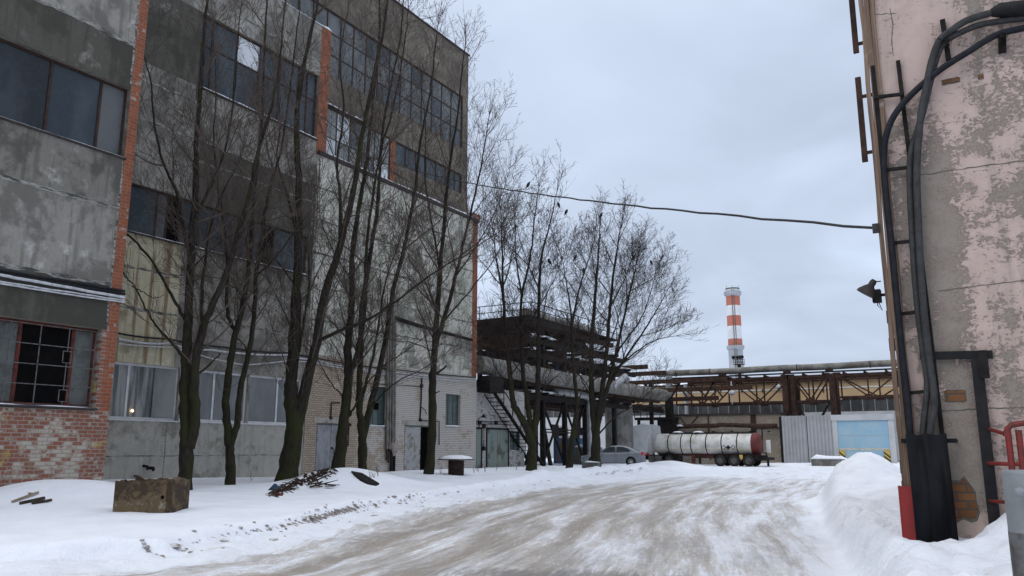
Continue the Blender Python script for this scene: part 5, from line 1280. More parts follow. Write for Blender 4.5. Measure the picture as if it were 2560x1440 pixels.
# broken concrete tray (box with worn rim)
c1 = at(281, 1280); D0 = c1.dot(HF); c2 = c1 + (RT * .96 - HF * .0) * (146 * D0 / 2064); ux = (c2 - c1); ux.z = 0; Lx = ux.length; ux.normalize(); uy = Vector((-ux.y, ux.x, 0))
root = thing('concrete_tray', c1, 'brown stained open concrete box with broken rim in the snow', 'concrete box')
def wallseg(p, q, th, h, seed, name):
    m = MB(); n = 14; dv = (q - p); nn = Vector((-dv.y, dv.x, 0)).normalized() * th; rings = []
    for k in range(n + 1):
        t = k / n; o_ = p + dv * t; hh = h + .045 * float(fbm(np.array(t * 5 + seed), np.array(seed), 3)) * 2; lean = nn * .03
        rings.append([o_ + Vector((0, 0, -.25)), o_ + nn + Vector((0, 0, -.25)), o_ + nn + Vector((0, 0, hh - .01)), o_ + Vector((0, 0, hh))])
    m.loft(rings); return m.build(name, 'conc_tray', root)
hb = .58; dp = .95
A_, B_ = c1, c1 + ux * Lx; D_ = A_ + uy * dp; C_ = B_ + uy * dp
wallseg(A_, B_, .09, hb, 1.0, 'front_wall'); wallseg(B_ - ux * .0, C_, .09, hb + .04, 2.0, 'side_wall'); wallseg(D_ - uy * .09, C_ - uy * .09 - ux * .09, .09, hb + .05, 3.0, 'back_wall'); wallseg(A_ + uy * .09 + ux * .09, D_ - uy * .09 + ux * .09, .09, hb - .02, 4.0, 'side_wall')
m = MB(); m.tube([c1 + ux * (Lx * .86) - uy * .002 + Vector((0, 0, .28)), c1 + ux * (Lx * .86) - uy * .012 + Vector((0, 0, .28))], .035, 12); m.build('hole', 'void_dark', root)
m = MB(); m.prism(blob(0, 0, .3, .16, 12, 3), A_ + ux * .75 + uy * .5 + Vector((0, 0, hb - .12)), ux, uy, (0, 0, .05)); m.build('snow_cover', 'snow_cap', root)
m = MB(); p, q = at(292, 1192) + Vector((0, 0, .08)), at(325, 1196) + Vector((0, 0, .1)); m.bar(p, q + (q - p) * .4, .07, .05)
one(m, 'plank', 'steel_dark', p, 'dark plank end sticking out of the snow behind the concrete box', 'plank')
# debris poles by the wing
def poles(lst, label, mat='pole_wood', name='pole', group=None):
    for (a, b, r, lb) in lst:
        p, q = at(*a), at(*b); p.z += .03; q.z += .04; m = MB(); m.bar(p, q, r, r * .8); one(m, name, mat, p, lb, 'pole', group)
poles([((-40, 1226), (78, 1240), .055, 'longest pale timber batten half buried in the snow by the wing'), ((30, 1258), (95, 1236), .05, 'dark timber lying across the long batten by the wing')], '')
poles([((50, 1262), (110, 1250), .07, 'blackened board end poking from the snow hollow'), ((80, 1262), (128, 1255), .06, 'short grey lath lowest in the snow hollow')], '', 'stick')
# brush pile, torn felt hatch, cloth on the mound
root = thing('brush_pile', at(800, 1190), 'heap of dead sticks and soil on the left flank of the snow mound', 'brush')
m = MB()
for k in range(85):
    t = random.random(); px = 680 + 150 * t + random.uniform(-14, 14); py = 1236 - 62 * t + random.uniform(-7, 9)
    p = at(px, py, .5); dl_ = Vector((random.uniform(-.55, .55), random.uniform(-.25, .3), random.uniform(-.05, .16))); p.z += random.uniform(-.03, .05)
    m.tube([p - dl_ * .5, p + Vector((0, 0, .03)), p + dl_ * .5], [random.uniform(.008, .02), .014, .005], 5)
for (a, b) in (((676, 1237), (745, 1206)), ((770, 1214), (838, 1194)), ((775, 1222), (845, 1214)), ((790, 1200), (800, 1232))):
    p, q = at(*a), at(*b); m.tube([p + Vector((0, 0, .05)), p.lerp(q, .5) + Vector((0, 0, .1)), q + Vector((0, 0, .16))], [.03, .022, .008], 6)
m.build('sticks', 'stick', root)
m = MB()
for k in range(130):
    t = random.random(); p = at(700 + 120 * t + random.uniform(-12, 12), 1227 - 52 * t + random.uniform(-5, 8), .5); s = random.uniform(.025, .07)
    m.lathe([(.001, -s * .4), (s, -s * .1), (s * .7, s * .5), (.001, s * .7)], p + Vector((0, 0, s * .2)), 6, flat=True)
m.build('soil', 'drum_rust', root)['kind'] = 'stuff'
p = at(795, 1216, .5); m = MB()
for k in range(14): q = p + Vector((random.uniform(-.35, .35), random.uniform(-.3, .3), random.uniform(0, .1))); m.bar(q, q + Vector((random.uniform(-.3, .4), random.uniform(-.1, .3), random.uniform(-.02, .08))), random.uniform(.02, .08), .02)
one(m, 'brush_pile', 'stick', p, 'small dark clump of broken branches and bark below the mound top', 'brush')
P = [at(878, 1182, .8), at(905, 1187, .8), at(948, 1212, .5), at(940, 1216, .5), at(920, 1212, .5), at(900, 1203, .6)]
m = MB(); n = len(P); vs = [q + Vector((0, 0, .05)) for q in P] + [q + Vector((0, 0, -.05)) for q in P]; m.add(vs, [tuple(range(n)), tuple(range(2 * n - 1, n - 1, -1))] + [(k, n + k, n + (k + 1) % n, (k + 1) % n) for k in range(n)])
one(m, 'roofing_felt', 'steel_dark', P[0], 'black strip of roofing felt lying on the right flank of the snow mound', 'felt')
p = at(680, 1226); m = MB(); rings = []
for k in range(7): t = k / 6; rings.append([p + Vector((-.22 + .44 * t, 0, -.03)), p + Vector((-.2 + .4 * t, .1, .02 + .17 * math.sin(t * 3.1))), p + Vector((-.22 + .44 * t, .28, -.03))])
m.smooth = True; m.loft(rings); one(m, 'crumpled_cloth', 'blue_cloth', p, 'crumpled blue cloth in the snow left of the brush pile', 'cloth')
p = at(694, 1239); m = MB(); m.box(p + Vector((-.13, -.06, -.02)), p + Vector((.13, .06, .06))); one(m, 'brick', 'paint_red_worn', p, 'single red brick lying below the brush pile', 'brick')
# drum table
p = at(1140, 1187); root = thing('steel_drum', p, 'rusty steel drum under a snow covered lid, before the brick corner', 'drum'); r = .34; hh = .62
m = MB(); m.lathe([(r, -.2), (r, hh * .32), (r + .012, hh * .34), (r, hh * .36), (r, hh * .66), (r + .012, hh * .68), (r, hh * .7), (r, hh)], p, 24); m.build('drum', 'drum_rust', root)
m = MB(); m.box(p + Vector((-.62, -.5, hh)), p + Vector((.62, .5, hh + .05))); m.build('lid', 'conc_block', root)
m = MB(); m.lathe([(.7, 0), (.68, .05), (.5, .12), (.25, .15), (.001, .16)], p + Vector((0, 0, hh + .053)), 20); m.build('snow_cover', 'snow_cap', root)
p = at(1477, 1166); m = MB(); m.box(p + Vector((-.45, -.2, -.1)), p + Vector((.5, .2, .22))); root = thing('concrete_block', p, 'low dark block in the snow before the silver car', 'block'); m.build('block', 'soot', root)
snow_strip(root, 'y', p.y - .2, p.y + .2, p.x - .3, p.x + .5, p.z + .222, .07, 1.0)
# ploughed clods along the edge, dry weeds
m = MB(); ra = random.Random(3)
for k in range(330):
    if k < 210:
        y = min(26, max(7.5, ra.gauss(13.5, 4.2))); x = float(np.interp(y, *RIDGE)) + ra.gauss(.0, .07 if k < 170 else .3) + float(.25 * fbm(np.array(float(np.interp(y, *RIDGE)) * .35), np.array(y * .35), 3))
    else: y = ra.uniform(7, 50); x = float(np.interp(y, *RIDGE)) + abs(ra.gauss(0, .8))
    s = ra.uniform(.014, .055) * (1.9 if ra.random() < .1 else .85); z = H(x, y); n = 6
    ph = ra.uniform(0, 6); vs = [(x, y, z - s * .45)]; 
    for lev, rr_ in ((-.1, 1.0), (.25, .8)): vs += [(x + s * rr_ * ra.uniform(.7, 1.3) * math.cos(ph + 6.283 * j / n), y + s * rr_ * ra.uniform(.7, 1.3) * math.sin(ph + 6.283 * j / n), z + s * lev) for j in range(n)]
    vs.append((x, y, z + s * .4)); m.add(vs, [(1 + j, 1 + (j + 1) % n, 7 + (j + 1) % n, 7 + j) for j in range(n)] + [(7 + j, 7 + (j + 1) % n, 13) for j in range(n)])
o = m.build('snow_clods', 'clod', None, (-12, 12, 0)); o['kind'] = 'stuff'; o['label'] = 'dirty frozen clods scattered along the ploughed snow edge'; o['category'] = 'snow clods'
m = MB()
for (px, py) in [(1195, 1180), (1192, 1178), (1212, 1182), (1213, 1180), (1240, 1178), (1185, 1182), (628, 1202), (935, 1195), (945, 1192), (925, 1196), (1290, 1175), (1102, 1184), (2455, 1310), (2463, 1312)]:
    p = at(px, py)
    for k in range(4): q = p + Vector((ra.uniform(-.1, .1), ra.uniform(-.1, .1), ra.uniform(.15, .4))); m.tube([p, p.lerp(q, .5) + Vector((ra.uniform(-.03, .03), 0, 0)), q], [.006, .005, .003], 4)
o = m.build('dry_weeds', 'stick', None, (-20, 30, .3)); o['kind'] = 'stuff'; o['label'] = 'thin dry weed stalks poking through the snow'; o['category'] = 'weeds'
# ------------------------------------------------------------------ orange hall and sheds at the back of the yard
YH = 90.0; zo = zy(1700, 1009, YH); ze = zy(1700, 966, YH); zw = zy(1700, 1038, YH)
g = thing('factory_hall', (-30, YH, 0), 'long orange plastered hall with a glazed strip and snowy roof behind the trestles', 'building')
mb = MB(); XH0, XH1 = -62, 12
facade(mb, 'y', YH, XH0, XH1, -.5, ze, [(XH0 + 2, XH1 - 1, zw, zo)], .2, lambda u, z: 0 if z > zo - .1 else 1, zcuts=(zo, zw), back=1)
mb.add([(XH0, YH, -.5), (XH0, YH + 20, -.5), (XH0, YH + 20, ze), (XH0, YH, ze)], [(0, 1, 2, 3)]); mb.add([(XH1, YH, -.5), (XH1, YH + 20, -.5), (XH1, YH + 20, ze), (XH1, YH, ze)], [(3, 2, 1, 0)])
mb.build('wall', ['orange_wall', 'sheet_white'], g)
window(g, 'y', YH, XH0 + 2, XH1 - 1, zw, zo, .1, 'sheet_metal', lambda i, j: 'glass_hall', us=list(np.arange(XH0 + 3.2, XH1 - 1.5, 1.15)), fw=.05, back=1)
mb = MB(); mb.box((XH0 - .3, YH - .35, ze + .003), (XH1 + .3, YH + .2, ze + .18)); mb.tube([(XH0, YH - .42, ze + .06), (XH1, YH - .42, ze + .06)], .09, 8); mb.build('eave', 'steel_rust', g)
mb = MB(); mb.box((XH0, YH - .06, zo + 1.15), (XH1, YH - .002, zo + 1.27)); mb.build('cornice', 'paint_white', g)
mb = MB(); mb.loft([[(XH0 - .3, YH - .33, ze + .185), (XH0 - .3, YH + 12, ze + 1.5), (XH0 - .3, YH + 22, ze + .185)], [(XH1 + .3, YH - .33, ze + .185), (XH1 + .3, YH + 12, ze + 1.5), (XH1 + .3, YH + 22, ze + .185)]]); mb.build('roof', 'snow_cap', g)
mb = MB()
p = PY(1714, 960, YH - .5); mb.tube([(p.x, p.y, 3), (p.x, p.y, p.z)], .22, 12); mb.build('vent_pipe', 'lagging_metal', g)
p = PY(1946, 966, YH - .3); mb = MB(); mb.tube([(p.x, p.y, p.z + .3), (p.x, p.y, p.z), (p.x, YH, p.z)], .05, 6); mb.lathe([(.1, .3), (.22, .1), (.3, -.15), (.001, -.2)], (p.x, p.y - .1, p.z), 12); mb.build('wall_lamp', 'lamp_clear', g)
for px in (1752, 1802, 1854, 1906, 2058): mb = MB(); p = PY(px, 975, YH - .06); mb.box((p.x - .06, YH - .1, p.z - .25), (p.x + .06, YH - .005, p.z + .1)); mb.build('bracket', 'steel_rust', g)
# brown brick lean-to
YL = 79.0; zL = zy(1800, 1038, YL); xl0, xl1 = xy(1686, 1100, YL), xy(1953, 1100, YL)
g = thing('brick_outbuilding', (xl0, YL, 0), 'brown patched brick outbuilding behind the tanker trailer', 'building')
mb = MB(); facade(mb, 'y', YL, xl0, xl1, -.5, zL, [], .2)
mb.add([(xl1, YL, -.5), (xl1, YH - .3, -.5), (xl1, YH - .3, zL), (xl1, YL, zL)], [(0, 1, 2, 3)]); mb.add([(xl0, YL, -.5), (xl0, YH - .3, -.5), (xl0, YH - .3, zL), (xl0, YL, zL)], [(3, 2, 1, 0)])
mb.build('wall', 'brick_brown', g)
mb = MB(); mb.box((xl0 - .15, YL - .15, zL + .003), (xl1 + .15, YH - .4, zL + .16)); mb.build('roof', 'flashing', g)
mb = MB(); xq = xy(1886, 1100, YL); mb.box((xq - .25, YL - .06, -.3), (xq + .25, YL - .004, zL)); mb.build('pier', 'drum_rust', g)
for a, b in (((1770, 1040), (1776, 1150)), ((1745, 1040), (1720, 1070)), ((1700, 1042), (1717, 1066)), ((1905, 1072), (1907, 1130)), ((1888, 1072), (1950, 1069))):
    mb = MB(); mb.tube([PY(*a, YL - .06), PY(*b, YL - .06)], .05, 6); mb.build('drainpipe', 'steel_rust', g)
a, b = PY(1672, 1068, YL - .7), PY(1943, 1065, YL - .7); mb = MB(); n = 18; mb.tube([a.lerp(b, k / n) + Vector((0, 0, .1 * math.sin(k / n * 5) + .12 * (k / n > .45))) for k in range(n + 1)], .21, 12)
root = thing('rusty_pipe', a, 'long rusty pipe along the brown brick outbuilding above the tank', 'pipe'); mb.build('pipe', 'steel_rust', root)
for k in range(6): mb = MB(); q = a.lerp(b, (k + .5) / 6); mb.box((q.x - .06, YL - .6, q.z - .5), (q.x + .06, YL - .005, q.z - .42)); mb.build('support', 'steel_dark', root)
for (x0, x1, py) in ((1678, 1710, 1066), (1681, 1697, 1083), (1737, 1752, 1082)): snow_strip(root, 'y', YL - .95, YL - .5, PY(x0, py, YL - .7).x, PY(x1, py, YL - .7).x, PY(x0, py, YL - .7).z - .02, .22, x0, step=.3)
# grey gate shed
YG = 78.5; zG = zy(1960, 1040, YG); xg0, xg1, xg2, xg3 = xy(1957, 1100, YG), xy(2082, 1080, YG), xy(2093, 1070, YG), xy(2221, 1070, YG); xg4 = xy(2236, 1070, YG); zgd = zy(2100, 1051, YG)
g = thing('gate_shed', (xg0, YG, 0), 'grey corrugated metal shed front with a light blue roller gate', 'building')
def corr(mb, x0, x1, y, z0, z1, pitch, amp):
    n = int((x1 - x0) / pitch); pts = []
    for k in range(n):
        xa = x0 + (x1 - x0) * k / n; w_ = (x1 - x0) / n
        pts += [(xa, y), (xa + w_ * .55, y), (xa + w_ * .65, y + amp), (xa + w_ * .9, y + amp)]
    pts.append((x1, y)); vs = [(a, b, z0) for a, b in pts] + [(a, b, z1) for a, b in pts]; m = len(pts)
    mb.add(vs, [(k, k + 1, m + k + 1, m + k) for k in range(m - 1)])
for a, b in ((xg0, (xg0 + xg1) / 2 - .03), ((xg0 + xg1) / 2 + .03, xg1)):
    mb = MB(); corr(mb, a, b, YG, -.1, zG, .28, .06); mb.build('corrugated_panel', 'sheet_metal', g)
mb = MB(); mb.box((xg0 - .25, YG + .07, -.3), (xg4, YG + .12, zG - .05)); mb.build('backing', 'steel_dark', g)
mb = MB(); mb.box((xg1, YG - .05, -.3), (xg2, YG + .06, zgd)); mb.build('jamb', 'sheet_white', g)
mb = MB(); mb.box((xg3, YG - .05, -.3), (xg4, YG + .06, zgd)); mb.build('jamb', 'sheet_white', g)
mb = MB(); mb.box((xg1 - .1, YG - .07, zgd + .003), (xg4 + .02, YG + .06, zG + .02)); mb.box((xg1 - .1, YG - .11, zgd - .02), (xg4, YG - .072, zgd + .05)); mb.build('lintel', 'sheet_white', g)
mb = MB(); mb.box((xg2, YG + .02, -.2), (xg3, YG + .06, zgd)); gate = mb.build('gate_leaf', 'sheet_blue_gate', g)
mb = MB()
for z in (zy(2150, 1089, YG),): mb.box((xg2 + .01, YG + .012, z - .012), (xg3 - .01, YG + .019, z + .012))
for px, z0, z1 in ((2137, .1, zy(2150, 1090, YG)), (2178, zy(2150, 1089, YG), zgd)): x = xy(px, 1100, YG); mb.box((x - .01, YG + .013, z0), (x + .01, YG + .019, z1))
mb.build('seam', 'sheet_metal', gate)
zb = zy(2150, 1123, YG); mb = MB(); mb.box((xg2 + .02, YG - .0, zb - .07), (xg3 - .02, YG + .011, zb + .07)); mb.build('bumper_rail', 'paint_cream', gate)
for a in (xg2 + .02, xg3 - .52):
    mb = MB(); mb.box((a, YG - .1, 0), (a + .5, YG - .06, zb - .09)); hz = mb.build('hazard_board', 'paint_yellow', g)
    mb = MB(); H0, H1 = 0.0, zb - .09
    for k in range(-2, 8):
        z0 = k * .34; poly = []
        q = [(a, z0 + .45), (a + .5, z0), (a + .5, z0 + .16), (a, z0 + .61)]; q = [(x, min(max(z, H0), H1)) for x, z in q]
        if max(z for _, z in q) - min(z for _, z in q) < .05 or q[0][1] >= H1 or q[2][1] <= H0: continue
        mb.add([(x, YG - .104, z) for x, z in q], [(0, 1, 2, 3)])
    mb.build('stripes', 'steel_black', hz)
p = PY(2030, 1156, 74.5); p.z = H(p.x, p.y); q = PY(2113, 1156, 74.5)
m = MB(); m.box((p.x, 74.2, p.z - .3), (q.x, 75.4, p.z + .55)); root = thing('concrete_block', p, 'long concrete block with a thick snow cap before the grey corrugated doors', 'block'); m.build('block', 'conc_block', root)
snow_strip(root, 'y', 74.15, 75.45, p.x - .05, q.x + .1, p.z + .552, .32, 4.0, step=.4, thin=.8)

# ------------------------------------------------------------------ trestles
TH = 'steel_dark'
def truss(root, a, b, zt, zb, y, bays, mat, w=.16):
    """one plane of a lattice girder along x"""
    m = MB(); m.bar((a, y, zt), (b, y, zt), w * 1.4, w * 1.6); m.build('top_chord', mat, root)
    m = MB(); m.bar((a, y, zb), (b, y, zb), w * 1.3, w * 1.3); m.build('bottom_chord', mat, root)
    for k in range(bays + 1):
        x = a + (b - a) * k / bays
        m = MB(); m.bar((x, y, zb), (x, y, zt), w * .8); m.build('strut', mat, root)
        if k < bays:
            x2 = a + (b - a) * (k + 1) / bays; lo, hi = ((x, zt), (x2, zb)) if k % 2 == 0 else ((x, zb), (x2, zt))
            m = MB(); m.bar((lo[0], y + .02, lo[1]), (hi[0], y + .02, hi[1]), w * .8, w * .8, (0, 1, 0)); m.build('brace', mat, root)
        xx, zz2 = (x, zb) if k % 2 else (x, zt)
        m = MB(); m.box((xx - w * 2.2, y - .1, zz2 - w * 1.6), (xx + w * 2.2, y - .085, zz2 + w * 1.6)); m.build('gusset', mat, root)
YT = 82.0
g_tr = root = thing('pipe_trestle', (-14, YT, 0), 'rusty lattice pipe bridge crossing in front of the orange hall', 'trestle')
zt_, zb_ = zy(1850, 948, YT), zy(1850, 1008, YT)
xa, xb_, xc, xd = xy(1690, 960, YT), xy(1962, 960, YT), xy(2080, 960, YT), xy(2330, 960, YT)
for dy in (0, 2.2):
    truss(root, xa + dy * .4, xb_, zt_, zb_, YT + dy, 4, 'steel_rust'); truss(root, xb_ + .6, xc - .5, zt_, zb_, YT + dy, 2, 'steel_rust'); truss(root, xc + .5, xd + dy, zt_, zb_ + .3, YT + dy, 3, 'steel_rust')
for x in (xb_, xb_ + .75, xc):
    for dy in (0, 2.2): m = MB(); m.bar((x, YT + dy, -.3), (x, YT + dy, zt_ + .2), .5 if x != xb_ + .75 else .35, .4, (0, 1, 0)); m.build('column', 'steel_rust', root)
for sx in (1, -1):
    x = xb_ + .9 if sx > 0 else xc - .3; m = MB(); m.bar((x, YT - .1, zb_ - .1), (x + sx * 1.7, YT - .1, zb_ - 3.0), .2, .16, (0, 1, 0)); m.build('brace', TH, root)
for k in range(14):
    x = xa + (xd - xa) * k / 13; m = MB(); m.bar((x, YT - .4, zt_ + .2), (x, YT + 2.6, zt_ + .2), .14, .18); m.build('cross_beam', 'steel_rust', root)
m = MB(); m.box((xa - 1, YT - .3, zt_ + .3), (xd, YT + .1, zt_ + .42)); m.build('deck', TH, root)
m = MB(); x = xy(1830, 990, YT - .3); m.bar((x, YT - .3, zt_ - .2), (x, YT - .3, zb_ - .1), .1); m.lathe([(.05, .3), (.3, .15), (.34, -.1), (.001, -.2)], (x, YT - .3, zb_ + 1.0), 10); m.build('hanging_lamp', 'lamp_clear', root)
zp = zy(1900, 925, YT) + .1
root = thing('insulated_pipe', (xa, YT + .5, zp), 'grey lagged pipe lying along the top of the lattice pipe bridge', 'pipe')
ps, pe = PY(1645, 940, YT + .5), Vector((xd, YT + .5, zp)); ps.z = zp
m = MB(); nn = 10; m.tube([ps.lerp(pe, k / nn) + Vector((0, 0, .03 * math.sin(k * 1.7))) for k in range(nn + 1)], .32, 14); m.build('lagging', 'lagging', root)
for px in (1774, 1992, 2176, 1690): m = MB(); x = xy(px, 920, YT + .5); m.tube([(x, YT + .5, zp), (x + .06, YT + .5, zp)], .345, 14); m.build('band', TH, root)
for px in (1806, 1968, 2074): m = MB(); x = xy(px, 940, YT + .5); m.box((x - .3, YT + .1, zt_ + .42), (x + .3, YT + .9, zp - .29)); m.build('saddle', 'steel_rust', root)
p = PY(1672, 945, YT - .6); q = PY(1674, 1000, YT - .6); root = thing('riser_pipe', q, 'grey vertical lagged riser at the left end of the lattice pipe bridge', 'pipe'); m = MB(); m.tube([(p.x, p.y, p.z + .2), (p.x, q.y, q.z)], .34, 14); m.build('lagging', 'lagging_metal', root); m = MB(); m.tube([(p.x, p.y, (p.z + q.z) / 2), (p.x, p.y, (p.z + q.z) / 2 + .06)], .36, 14); m.build('band', TH, root)
p = PY(1629, 950, YT - .4); m = MB(); m.tube([(p.x, p.y, p.z), (p.x, p.y, p.z - 2.2)], .26, 12); one(m, 'riser_pipe', 'lagging', p, 'second thinner vertical riser left of the first at the pipe bridge', 'pipe')

# left multi level rack, running away from the yard
X0, X1 = -28.3, -36.0
Y0 = 49.6
def zX_(px, py): return zx(px, py, X0)
root = thing('pipe_rack', (X0, Y0, H(X0, Y0)), 'dark multi level steel pipe rack with railed top deck beside the concrete building', 'trestle')
levels = [zX_(1420, 1002), zX_(1420, 972), zX_(1420, 905), zX_(1420, 872), zX_(1420, 835)]
ycol = [yx(1357, 1100, X0), yx(1412, 1100, X0), yx(1463, 1100, X0), yx(1500, 1100, X0) + 3.0, 74.0]
ztop = {0: levels[4], 1: levels[4], 2: levels[4], 3: levels[3] - .2, 4: levels[2] - .4}
for k, y in enumerate(ycol):
    for x in (X0, X1): m = MB(); m.bar((x, y, -.2), (x, y, ztop[k]), .32, .3, (0, 1, 0)); m.build('column', TH, root)
for k in range(2):
    ya, yb = ycol[k], ycol[k + 1]; z0, z1 = .5, levels[0] - .1; zm = (z0 + z1) / 2
    for q in (((ya, z0), (yb, z1)), ((ya, z1), (yb, z0))): m = MB(); m.bar((X0 + (.02 if q[0][1] == z0 else -.1), q[0][0], q[0][1]), (X0 + (.02 if q[0][1] == z0 else -.1), q[1][0], q[1][1]), .15, .12, (1, 0, 0)); m.build('brace', TH, root)
    m = MB(); m.box((X0 + .1, (ya + yb) / 2 - .55, zm - .5), (X0 + .115, (ya + yb) / 2 + .55, zm + .5)); m.build('gusset', TH, root)
    for dz in (-.08, .12): m = MB(); m.bar((X0 + .05, ya, zm + dz), (X0 + .05, yb, zm + dz), .1, .09); m.build('tie', TH, root)
for q in ((ycol[0] - 2.2, ycol[0]), (ycol[0] + 1.6, ycol[0])): m = MB(); m.bar((X0 - .2, q[0], .2), (X0 - .2, q[1], 4.3), .28, .2, (1, 0, 0)); m.build('brace', TH, root)
spans = [(Y0, 77), (Y0, 76), (Y0, 70), (Y0, 67.5), (Y0, 65)]
for li, (z, (ya, yb)) in enumerate(zip(levels, spans)):
    for x in (X0, X0 - 2.6, X1 + 2.4, X1):
        m = MB(); m.bar((x, ya, z), (x, yb, z), .3, .38 if x == X0 else .3); m.build('beam', TH if (li + int(x)) % 3 else 'steel_rust', root)
    for k in range(int((yb - ya) / 2.6) + 1):
        y = ya + 2.6 * k; m = MB(); m.bar((X0 + .5, y, z + .27), (X1 - .3, y, z + .27), .2, .22); m.build('cross_beam', TH if k % 2 else 'steel_rust', root)
for li in (1, 3):
    n = int(16 / 2.6)
    for k in range(n):
        ya = Y0 - 3 + 2.9 * k; m = MB(); za, zb2 = (levels[li], levels[li + 1]) if k % 2 else (levels[li + 1], levels[li]); m.bar((X0, ya, za), (X0, ya + 2.9, zb2), .16, .14, (1, 0, 0)); m.build('brace', TH, root)
zd = levels[4] + .42
m = MB(); m.box((X1 - .5, Y0 - .1, zd), (X0 + .55, 65.5, zd + .07)); m.build('deck', TH, root)
m = MB(); m.box((X0 + .35, Y0, zd - .5), (X0 + .5, 56, zd)); m.build('side_plate_or_dark_fill', TH, root)
rl = MB(); xr = X0 + .5; zr_ = zd + 1.05
for y in np.arange(Y0 + .1, 66, 1.9): rl.bar((xr, y, zd + .07), (xr, y, zr_), .05)
for x in np.arange(X1, xr, 1.9): rl.bar((x, Y0 + .1, zd + .07), (x, Y0 + .1, zr_), .05)
for z in (zr_, zd + .55): rl.bar((xr, Y0 + .1, z), (xr, 65.4, z), .05); rl.bar((X1, Y0 + .1, z), (xr, Y0 + .1, z), .05)
rl.build('railing', TH, root)
for (y0, y1, li, x0, x1, h_) in ((51, 57, 0, X0 - 2, X0 + .45, .12), (58, 63, 0, X0 - 1.5, X0 + .45, .1), (50, 55, 1, X0 - 1.5, X0 + .4, .14), (56, 66, 2, X0 - 2, X0 + .4, .14), (50, 54, 3, X0 - 2, X0 + .4, .16), (60, 66, 3, X0 - 1.5, X0 + .4, .12), (64, 72, 1, X0 - 1.5, X0 + .4, .1), (49.7, 51, 2, X0 - 3, X0 + .4, .2), (49.7, 51, 0, X0 - 3, X0 + .4, .2), (66, 69.5, 2, X0 - 1.5, X0 + .4, .1)):
    snow_strip(root, 'x', x0, x1, y0, y1, levels[li] + .39, h_, y0, step=.3)
# dark sheets added to stand in for shade within the levels
for li, ya, yb, h0 in ((0, Y0, 60, .4), (2, Y0, 52, .5)): m = MB(); m.box((X0 - .6, ya, levels[li] - h0), (X0 - .55, yb, levels[li] - .2)); m.build('side_plate_or_dark_fill', TH, root)
m = MB(); y = yx(1385, 930, X0 - .4); m.bar((X0 - .4, y - 1, levels[1] + .2), (X0 - .4, y + 2.2, levels[3]), .25, .2, (1, 0, 0)); m.build('brace', 'blue_cloth', root)
m = MB(); y0_, y1_ = yx(1350, 962, X0 - .5), yx(1392, 962, X0 - .5); m.box((X0 - 1.2, y0_, levels[1] - .55), (X0 - .5, y1_, levels[1] + .25)); one(m, 'blue_box', 'blue_rust', (X0 - .8, y0_, levels[1]), 'blue steel box lying on the second level of the pipe rack', 'box')
rq = random.Random(21)
for k in range(46):   # the tangle of smaller members between the levels
    y = rq.uniform(Y0 - 3, 66); x = rq.uniform(X1 + 1, X0 + .3); li = rq.randrange(0, 4); z0, z1 = levels[li], levels[li + 1]
    if y > 62 and li > 2: continue
    m = MB(); typ = k % 4; mt = rq.choice([TH, TH, 'steel_rust', 'steel_dark'])
    if typ == 0: m.bar((x, y, z0), (x, y + rq.uniform(-.2, .2), z1), .16, .14, (0, 1, 0)); m.build('post', mt, root)
    elif typ == 1: m.bar((X0 - .1, y, z0 + rq.uniform(.2, .6)), (X0 - .1, y + rq.uniform(2.5, 5), z0 + rq.uniform(.2, .9)), .12, .16); m.build('tie', mt, root)
    elif typ == 2: m.bar((x - 1.5, y, z0 + .2), (x + 1.2, y + rq.uniform(-1, 1), z1 - .1), .14, .12, (0, 1, 0)); m.build('brace', mt, root)
    else: m.tube([(x, y, z0 + .5), (x + .05, y + rq.uniform(3, 8), z0 + .5)], rq.uniform(.1, .24), 10); m.build('small_pipe', rq.choice(['lagging', TH, 'steel_rust']), root)
# link girders from the rack to the lattice pipe bridge
for (ya, z, x1) in ((77.0, levels[2] - .1, X0 + 6.5), (78.5, levels[1] + .3, X0 + 5.2), (74.2, levels[2] + .5, X0 + 1.5), (80.5, levels[2] - .7, X0 + 8), (72.0, levels[3] - .1, X0 + .5)):
    m = MB(); m.bar((X1, ya, z), (x1, ya, z), .35, .4); m.build('link_beam', 'steel_rust', root)
for k in range(9):
    x = X1 + (X0 + 6 - X1) * k / 8; m = MB(); m.bar((x, 77.1, levels[1] + .3), (x + (1.1 if k % 2 else -1.1), 77.1, levels[2] - .1), .16, .14, (0, 1, 0)); m.build('brace', TH if k % 2 else 'steel_rust', root)
for li, h0, mt in ((4, .75, TH), (3, .55, 'steel_rust'), (2, .35, TH), (1, .4, TH), (0, .5, TH)):
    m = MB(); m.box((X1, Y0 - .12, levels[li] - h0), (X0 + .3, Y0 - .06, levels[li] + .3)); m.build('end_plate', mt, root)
for a, b in (((X0 - .3, 2), (X0 - 3.6, 3)), ((X0 - 3.6, 2), (X0 - 6.5, 3)), ((X0 - .3, 1), (X0 - 2.4, 0)), ((X0 - 4.5, 3), (X0 - 2.0, 4))):
    m = MB(); m.bar((a[0], Y0 - .02, levels[a[1]]), (b[0], Y0 - .02, levels[b[1]]), .18, .14, (0, 1, 0)); m.build('brace', TH, root)
